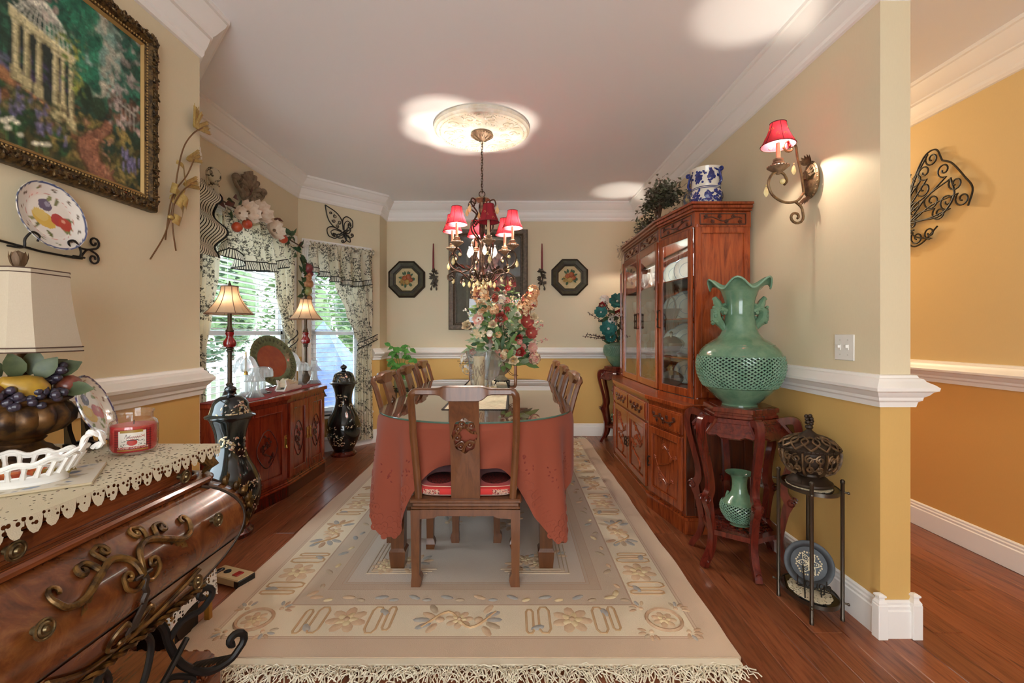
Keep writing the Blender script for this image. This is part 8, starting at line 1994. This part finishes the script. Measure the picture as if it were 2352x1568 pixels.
def oct_sec(hx_, hy_, c): return [(hx_-c, -hy_), (hx_, -hy_+c), (hx_, hy_-c), (hx_-c, hy_), (-hx_+c, hy_), (-hx_, hy_-c), (-hx_, -hy_+c), (-hx_+c, -hy_)]
mb = MB(); vs = []; NS = 8
for i in range(NS+1):
    t = i/NS; e = (1-t)**1.6; vs += [(x, y, .285+.215*t) for x, y in oct_sec(.086+.026*e, .076+.022*e, .026+.010*e)]
mb.add(vs, [(i*8+k, i*8+(k+1) % 8, (i+1)*8+(k+1) % 8, (i+1)*8+k) for i in range(NS) for k in range(8)]); sh = mb.build('shade', 'linen_shade', lp, ang=20); mb = MB()
for i, dz in ((0, .001), (0, .012), (NS, -.001), (NS, -.012)): mb = MB(); mb.tube([(vs[i*8+k][0]*1.003, vs[i*8+k][1]*1.003, vs[i*8+k][2]+dz) for k in range(8)], .0016, 5, True); mb.build('shade_braid', mat('braid_brown', '#4a3428', .8), sh)
mb = MB(); mb.lathe([(.006, .50), (.012, .512), (.016, .530), (.013, .545), (0, .552)], 12)
for k in range(6): a = PI/3*k; mb.leaf((.008*math.cos(a), .008*math.sin(a), .505), (math.cos(a)*.35, math.sin(a)*.35, 1), .045, .016, (math.cos(a), math.sin(a), 0), .1, 0, 3)
mb.build('finial', mat('finial_brown', '#6b5138', .6, .2), lp)
# plate on a dark stand
sp = thing('display_plate', 'fruit painted plate with purple edge leaning on a dark stand on the chest', 'plate', (-1.235, 1.30, CT)); Mq = FR((.012, 0, .112), (.86, .40, .36), (0, 0, 1))
painted_dish('dish', fruit_plate_paint('#4e4668', 5), Mq, .102, sp, .018)
pst = thing('plate_stand', 'dark wooden plate stand on the bombe chest', 'plate stand', (-1.275, 1.32, CT)); mb = MB()
for s_ in (-1, 1): T_ = TR((0, s_*.026, 0), R(-29)); mb.prism([(-.03, 0), (.085, 0), (.10, .012), (.10, .028), (.088, .028), (.085, .018), (.03, .016), (-.006, .055), (-.028, .150), (-.04, .150)], -.005, .005, 0, T_ @ Matrix(((1, 0, 0, 0), (0, 0, -1, 0), (0, 1, 0, 0), (0, 0, 0, 1))))
mb.box((-.02, -.03, .002), (-.008, .03, .014)); mb.build('stand_frame', mat('ebony', '#1f1712', .35), pst)
# candle jar
cn = thing('candle_jar', 'red jar candle with plaid label on the lace of the chest', 'candle', (-1.068, 1.265, CT)); glass('jar_glass', '#fdfbf8', 1.2, 1.5, 0, .02)
mb = MB(); mb.lathe([(0, .003), (.042, .0), (.048, .004), (.0545, .014), (.0555, .03), (.0555, .075), (.052, .088), (.044, .094), (.044, .110), (.047, .113), (.0465, .118), (.0435, .118), (.041, .095), (.049, .086), (.0525, .073), (.0525, .016)], 40, cap=False); mb.build('jar', 'jar_glass', cn)
mb = MB(); mb.lathe([(0, .008), (.046, .008), (.0515, .017), (.0515, .078), (.046, .079), (0, .078)], 36); mb.build('wax', mat('red_wax', '#c8202c', .35, spec=.5), cn); mb = MB(); mb.tube([(0, 0, .077), (.001, 0, .09)], .0012, 5); mb.build('wick', 'black_trim', cn)
lb = Paint(.085, .056, 150, '#a31d22'); rgp = random.Random(5)
for k in range(10): lb.line([(0, k/9), (1, k/9)], .006, '#2a1518'); 
for k in range(4): lb.line([(.03+.04*k, 0), (.03+.04*k, 1)], .006, '#2a1518'); lb.line([(.85+.04*k, 0), (.85+.04*k, 1)], .006, '#2a1518')
lb.poly([(.13, .20), (.84, .20), (.84, .93), (.13, .93)], '#ddd6cc'); lb.poly([(.18, .85), (.76, .85), (.76, .97), (.18, .97)], '#9c7a2e'); lb.ell(.48, .40, .13, .10, '#b5382c'); lb.poly([(.33, .48), (.64, .48), (.62, .53), (.35, .53)], '#2c1a18')
for k in range(24): x = rgp.choice([rgp.uniform(.16, .34), rgp.uniform(.62, .82)]); y = rgp.uniform(.24, .5); lb.line([(x, y), (x+rgp.uniform(-.07, .07), y+rgp.uniform(-.05, .09))], .006, rgp.choice(['#35403a', '#4a2a28', '#586058']))
for k in range(7): x = .34+.05*k; lb.line([(x, .56), (x+.02, .68), (x+.035, .60), (x+.05, .66)], .005, '#8a3030')
lb.line([(.30, .62), (.34, .78), (.37, .62), (.44, .74)], .006, '#2a1c1c'); lb.line([(.70, .62), (.80, .72)], .007, '#b03a34'); lb.line([(.80, .62), (.70, .72)], .007, '#b03a34'); lb.poly([(.10, .02), (.90, .02), (.90, .07), (.10, .07)], '#9c7a2e')
aw = R(-52); lsh = lb.sheet('label', lambda u, v: (.0560*math.cos(aw+(u-.5)*1.55), .0560*math.sin(aw+(u-.5)*1.55), .014+.058*v), cn, 'label_print', rough=.35)
fc = bpy.data.curves.new('label_text', 'FONT'); fc.body = 'CRUSHED CANDY CANE'; fc.size = .0062; fc.align_x = 'CENTER'; fo = bpy.data.objects.new('label_text_tmp', fc); COL.objects.link(fo)
me = bpy.data.meshes.new_from_object(fo); bpy.data.objects.remove(fo)
for v_ in me.vertices: a = aw+v_.co.x/.0562; zz = v_.co.y; v_.co = (.0563*math.cos(a), .0563*math.sin(a), .0205+zz)
me.materials.append(mat('label_white', '#efe2d4', .5)); obj('label_lettering', me, lsh)
# lattice basket
mat('white_porcelain', '#e9e6e0', .15, coat=.5)
BK = (-1.095, .985, CT)
tm = thing('tile_trivet', 'flat blue and cream printed tile under the porcelain basket', 'trivet', (BK[0]+.01, BK[1]+.01, CT), R(35)); tp = Paint(.2, .2, 60, '#d6cfc0'); tp.dabs(120, (.05, .95, .05, .95), .05, ['#7d8aa0', '#a89878', '#d6cfc0', '#5d6a88', '#c9b48a'], random.Random(2)); tp.sheet('print', lambda u, v: ((u-.5)*.25, (v-.5)*.19, .0062), tm, 'print_matte', rough=.6); mb = MB(); mb.box((-.127, -.097, 0), (.127, .097, .006), 0, None, .002); mb.build('tile', mat('tile_edge', '#b9a888', .5), tm)
bk = thing('porcelain_basket', 'white openwork porcelain basket with twisted handles on the chest', 'basket', (BK[0], BK[1], CT+.0065), R(20)); a_, b_ = .125, .078
def bw_(a, t): f = 1+.34*t+.035*t*math.sin(14*a); return V(a_*.74*f*math.cos(a), b_*.72*f*math.sin(a), .006+.052*t**.8+.010*t*math.cos(2*a)+.004*t*math.sin(14*a))
mb = MB(); mb.prism([(a_*.74*math.cos(a), b_*.72*math.sin(a)) for a in np.linspace(0, 2*PI, 49)[:-1]], 0, .008)
for (t0, t1) in ((0, .22), (.80, 1.0)): mb.grid(lambda u, v: bw_(2*PI*u, t0+(t1-t0)*v), 84, 3, 0, None, True); mb.grid(lambda u, v: bw_(2*PI*u, t0+(t1-t0)*v)*.985+V(0, 0, .0008), 84, 3, 0, None, True)
mb.tube([bw_(2*PI*k/84, 1.0) for k in range(84)], .0045, 6, True); mb.tube([bw_(2*PI*k/84, .80) for k in range(84)], .003, 5, True); mb.tube([bw_(2*PI*k/84, .22) for k in range(84)], .003, 5, True); mb.build('body', 'white_porcelain', bk)
st = MB()
for k in range(28): a = 2*PI*k/28; st.tube([bw_(a, .2), bw_(a, .5)*1.01, bw_(a, .82)], [.006, .0042, .006], 6)
st.build('lattice', 'white_porcelain', bk)
for s_ in (0, PI):
    mb = MB(); e = bw_(s_, 1); P = cr([V(e.x*.98, -.018, e.z-.004), V(e.x*1.08, -.012, e.z+.030), V(e.x*1.20, 0, e.z+.028), V(e.x*1.22, .012, e.z+.005), V(e.x*1.05, .018, e.z-.006)], 5)
    for ph in (0, PI): mb.tube([p+V(0, .004*math.cos(i*.8+ph), .004*math.sin(i*.8+ph)) for i, p in enumerate(P)], .005, 6)
    mb.build('handle', 'white_porcelain', bk)
rg = random.Random(8); Mb = Matrix.Translation(bk.location) @ Matrix.Rotation(R(20), 4, 'Z')
mat('wrap_orange', '#c9702c', .35, var='#b5401f', vscale=60, coat=.3); mat('wrap_red', '#a0221c', .3, coat=.3); mat('wrap_gold', '#8f7a3a', .3, .3, coat=.3)
for k, (dx, dy, m, lbl) in enumerate(((.0, -.01, 'wrap_orange', 'orange wrapped candy at the middle of the porcelain basket'), (.035, .012, 'wrap_orange', 'orange wrapped candy beside the gold candy'), (-.045, -.012, 'wrap_red', 'red wrapped candy at the near end of the porcelain basket'), (-.02, .02, 'wrap_red', 'red wrapped candy at the back of the porcelain basket'), (.07, .0, 'wrap_gold', 'gold wrapped candy at the far end of the porcelain basket'))):
    p = Mb @ V(dx, dy, .010); cdy = thing('wrapped_candy', lbl, 'candy', tuple(p), rg.uniform(0, 3), 'wrapped candies in the basket'); mb = MB(); mb.box((-.019, -.011, 0), (.019, .011, .016), 0, None, .004); mb.build('candy', m, cdy); mb = MB()
    for s_ in (-1, 1): mb = MB(); mb.add([(s_*.018, 0, .008), (s_*.034, -.013, .004), (s_*.036, 0, .016), (s_*.034, .013, .005)], [(0, 1, 2), (0, 2, 3)]); mb.build('twist', m, cdy, smooth=False)
# ================================================================ behind the chest: stool with lace, power strip
mat('pine_gold', '#a8762e', .5); mat('black_plastic', '#17181a', .35); mat('beige_plastic', '#c2ab82', .5)
so = thing('low_stool', 'low wooden stool behind the bombe chest', 'stool', (-1.35, 1.76, 0)); mb = MB(); mb.box((-.10, -.12, .20), (.10, .12, .222), 0, None, .004); mb.build('seat', 'pine_gold', so)
for sx in (-1, 1):
    for sy in (-1, 1): mb = MB(); mb.box((sx*.085-.011, sy*.105-.011, 0), (sx*.085+.011, sy*.105+.011, .20), 0, None, .002); mb.build('leg', 'pine_gold', so)
lace_mat('lace_white', '#e6e2da', True, 1.0)
lc = thing('lace_cloth', 'white lace cloth draped over the low stool', 'lace cloth', (-1.35, 1.76, .222)); mb = MB(); mb.box((-.104, -.124, .0005), (.104, .124, .002))
for (a, b) in (((.104, -.124), (.104, .124)), ((.104, .124), (-.104, .124)), ((-.104, -.124), (.104, -.124))): a, b = Vector(a), Vector(b); mb.grid(lambda u, v: V(*(a.lerp(b, u)*(1+.05*v)), .001-v*(.075+.045*abs(2*u-1)**2)), 12, 8)
mb.build('lace', 'lace_white', lc)
bx = thing('speaker_box', 'small black box under the low stool', 'speaker', (-1.35, 1.76, 0)); mb = MB(); mb.box((-.065, -.085, .0), (.065, .085, .115), 0, None, .012); mb.build('case', 'black_plastic', bx); mb = MB(); mb.lathe([(.05, 0), (.05, .004), (.03, .001), (0, .002)], 20, 0, FR((.066, 0, .06), (1, 0, 0))); mb.build('cone', 'bronze_dark', bx)
pwr = thing('power_strip', 'beige and black power strip on the floor by the wall corner', 'power strip', (-1.36, 2.17, 0), R(-20)); mb = MB(); mb.box((-.10, -.045, .008), (.10, .045, .045), 0, None, .004); mb.box((.07, -.046, .004), (.104, .046, .042), 1, None, .004); mb.build('case', ['beige_plastic', 'black_plastic'], pwr)
for x in (-.07, -.025): mb = MB(); mb.lathe([(0, 0), (.017, 0), (.017, .003), (.010, .002), (0, .002)], 16, 0, TR((x, 0, .045))); mb.build('socket', 'black_plastic', pwr)
mb = MB(); mb.box((.028, -.020, .044), (.062, .020, .050), 0, None, .002); mb.build('switch', 'wrap_red', pwr); mb = MB(); mb.tube(cr([(-.06, 0, .05), (-.05, -.08, .04), (.02, -.16, .012), (.05, -.25, .006), (.0, -.34, .006)], 6), .005, 6); mb.build('cable', 'black_plastic', pwr)
# ================================================================ HALL WALL ORNAMENT
hs = thing('iron_scroll_art', 'wrought iron fan of scrolls on the gold hall wall', 'wall ornament', (2.55, 2.93, 1.90)); hp_ = lambda h, z: V(-.02, -h, z-1.90)
sc_ = [(.225, 2.255, .045, 1), (.175, 2.19, .05, -1), (.30, 2.16, .045, -1), (.37, 2.06, .045, 1), (.115, 2.165, .055, 1), (.17, 2.09, .055, 1), (.225, 2.0, .055, 1), (.32, 1.97, .050, -1), (.41, 1.96, .045, 1), (.115, 1.99, .05, -1), (.27, 1.915, .045, 1), (.09, 1.89, .04, -1), (.125, 1.80, .045, 1), (.21, 1.81, .038, -1), (.04, 1.76, .04, 1), (.05, 2.08, .05, -1), (.03, 1.95, .03, 1)]
for m_ in (1, -1):
    for (h, z, r_, f) in sc_:
        mb = MB(); P = spiral((h, z), r_, .010, 2.2 if f > 0 else -1.2, 1.35*f, 20); e = P[0]; root = (max(0, h*.25), 1.90+(z-1.90)*.25); T_ = cr([root, ((root[0]+e[0])/2-.02, (root[1]+e[1])/2+.02*f), e], 6)
        mb.tube([hp_(m_*p[0], p[1]) for p in list(T_)[:-1]+P], .0048, 6); mb.build('scroll', 'wrought_iron', hs)
    for Q_ in ([(0, 1.90), (.08, 2.12), (.17, 2.28), (.25, 2.30), (.29, 2.22)], [(.29, 2.22), (.35, 2.18), (.42, 2.08), (.465, 2.0), (.44, 1.91)], [(0, 1.90), (.15, 1.90), (.28, 1.90), (.36, 1.99), (.34, 2.10)], [(0, 1.88), (.08, 1.76), (.16, 1.76), (.26, 1.84)]):
        mb = MB(); mb.tube([hp_(m_*p[0], p[1]) for p in cr(Q_, 6)], .0052, 6); mb.build('stem', 'wrought_iron', hs)
hl = thing('unseen_hall_light', 'unseen dome light added down the hall for its warm light', 'ceiling light', (2.06, 4.3, H)); mb = MB(); mb.lathe([(.15, 0), (.155, -.02), (.15, -.03), (.14, -.03)], 28, cap=False); mb.build('rim', 'antique_gold', hl)  # fixture out of view, added to brighten and warm the hall
mb = MB(); mb.lathe([(.14, -.03), (.13, -.06), (.09, -.085), (.04, -.095), (0, -.097)], 28, cap=False); mb.build('dome', emis('dome_glow', '#ffe0b0', 6), hl); light('dome_light', hl, (0, 0, -.13), 26, (1, .80, .52), .06)
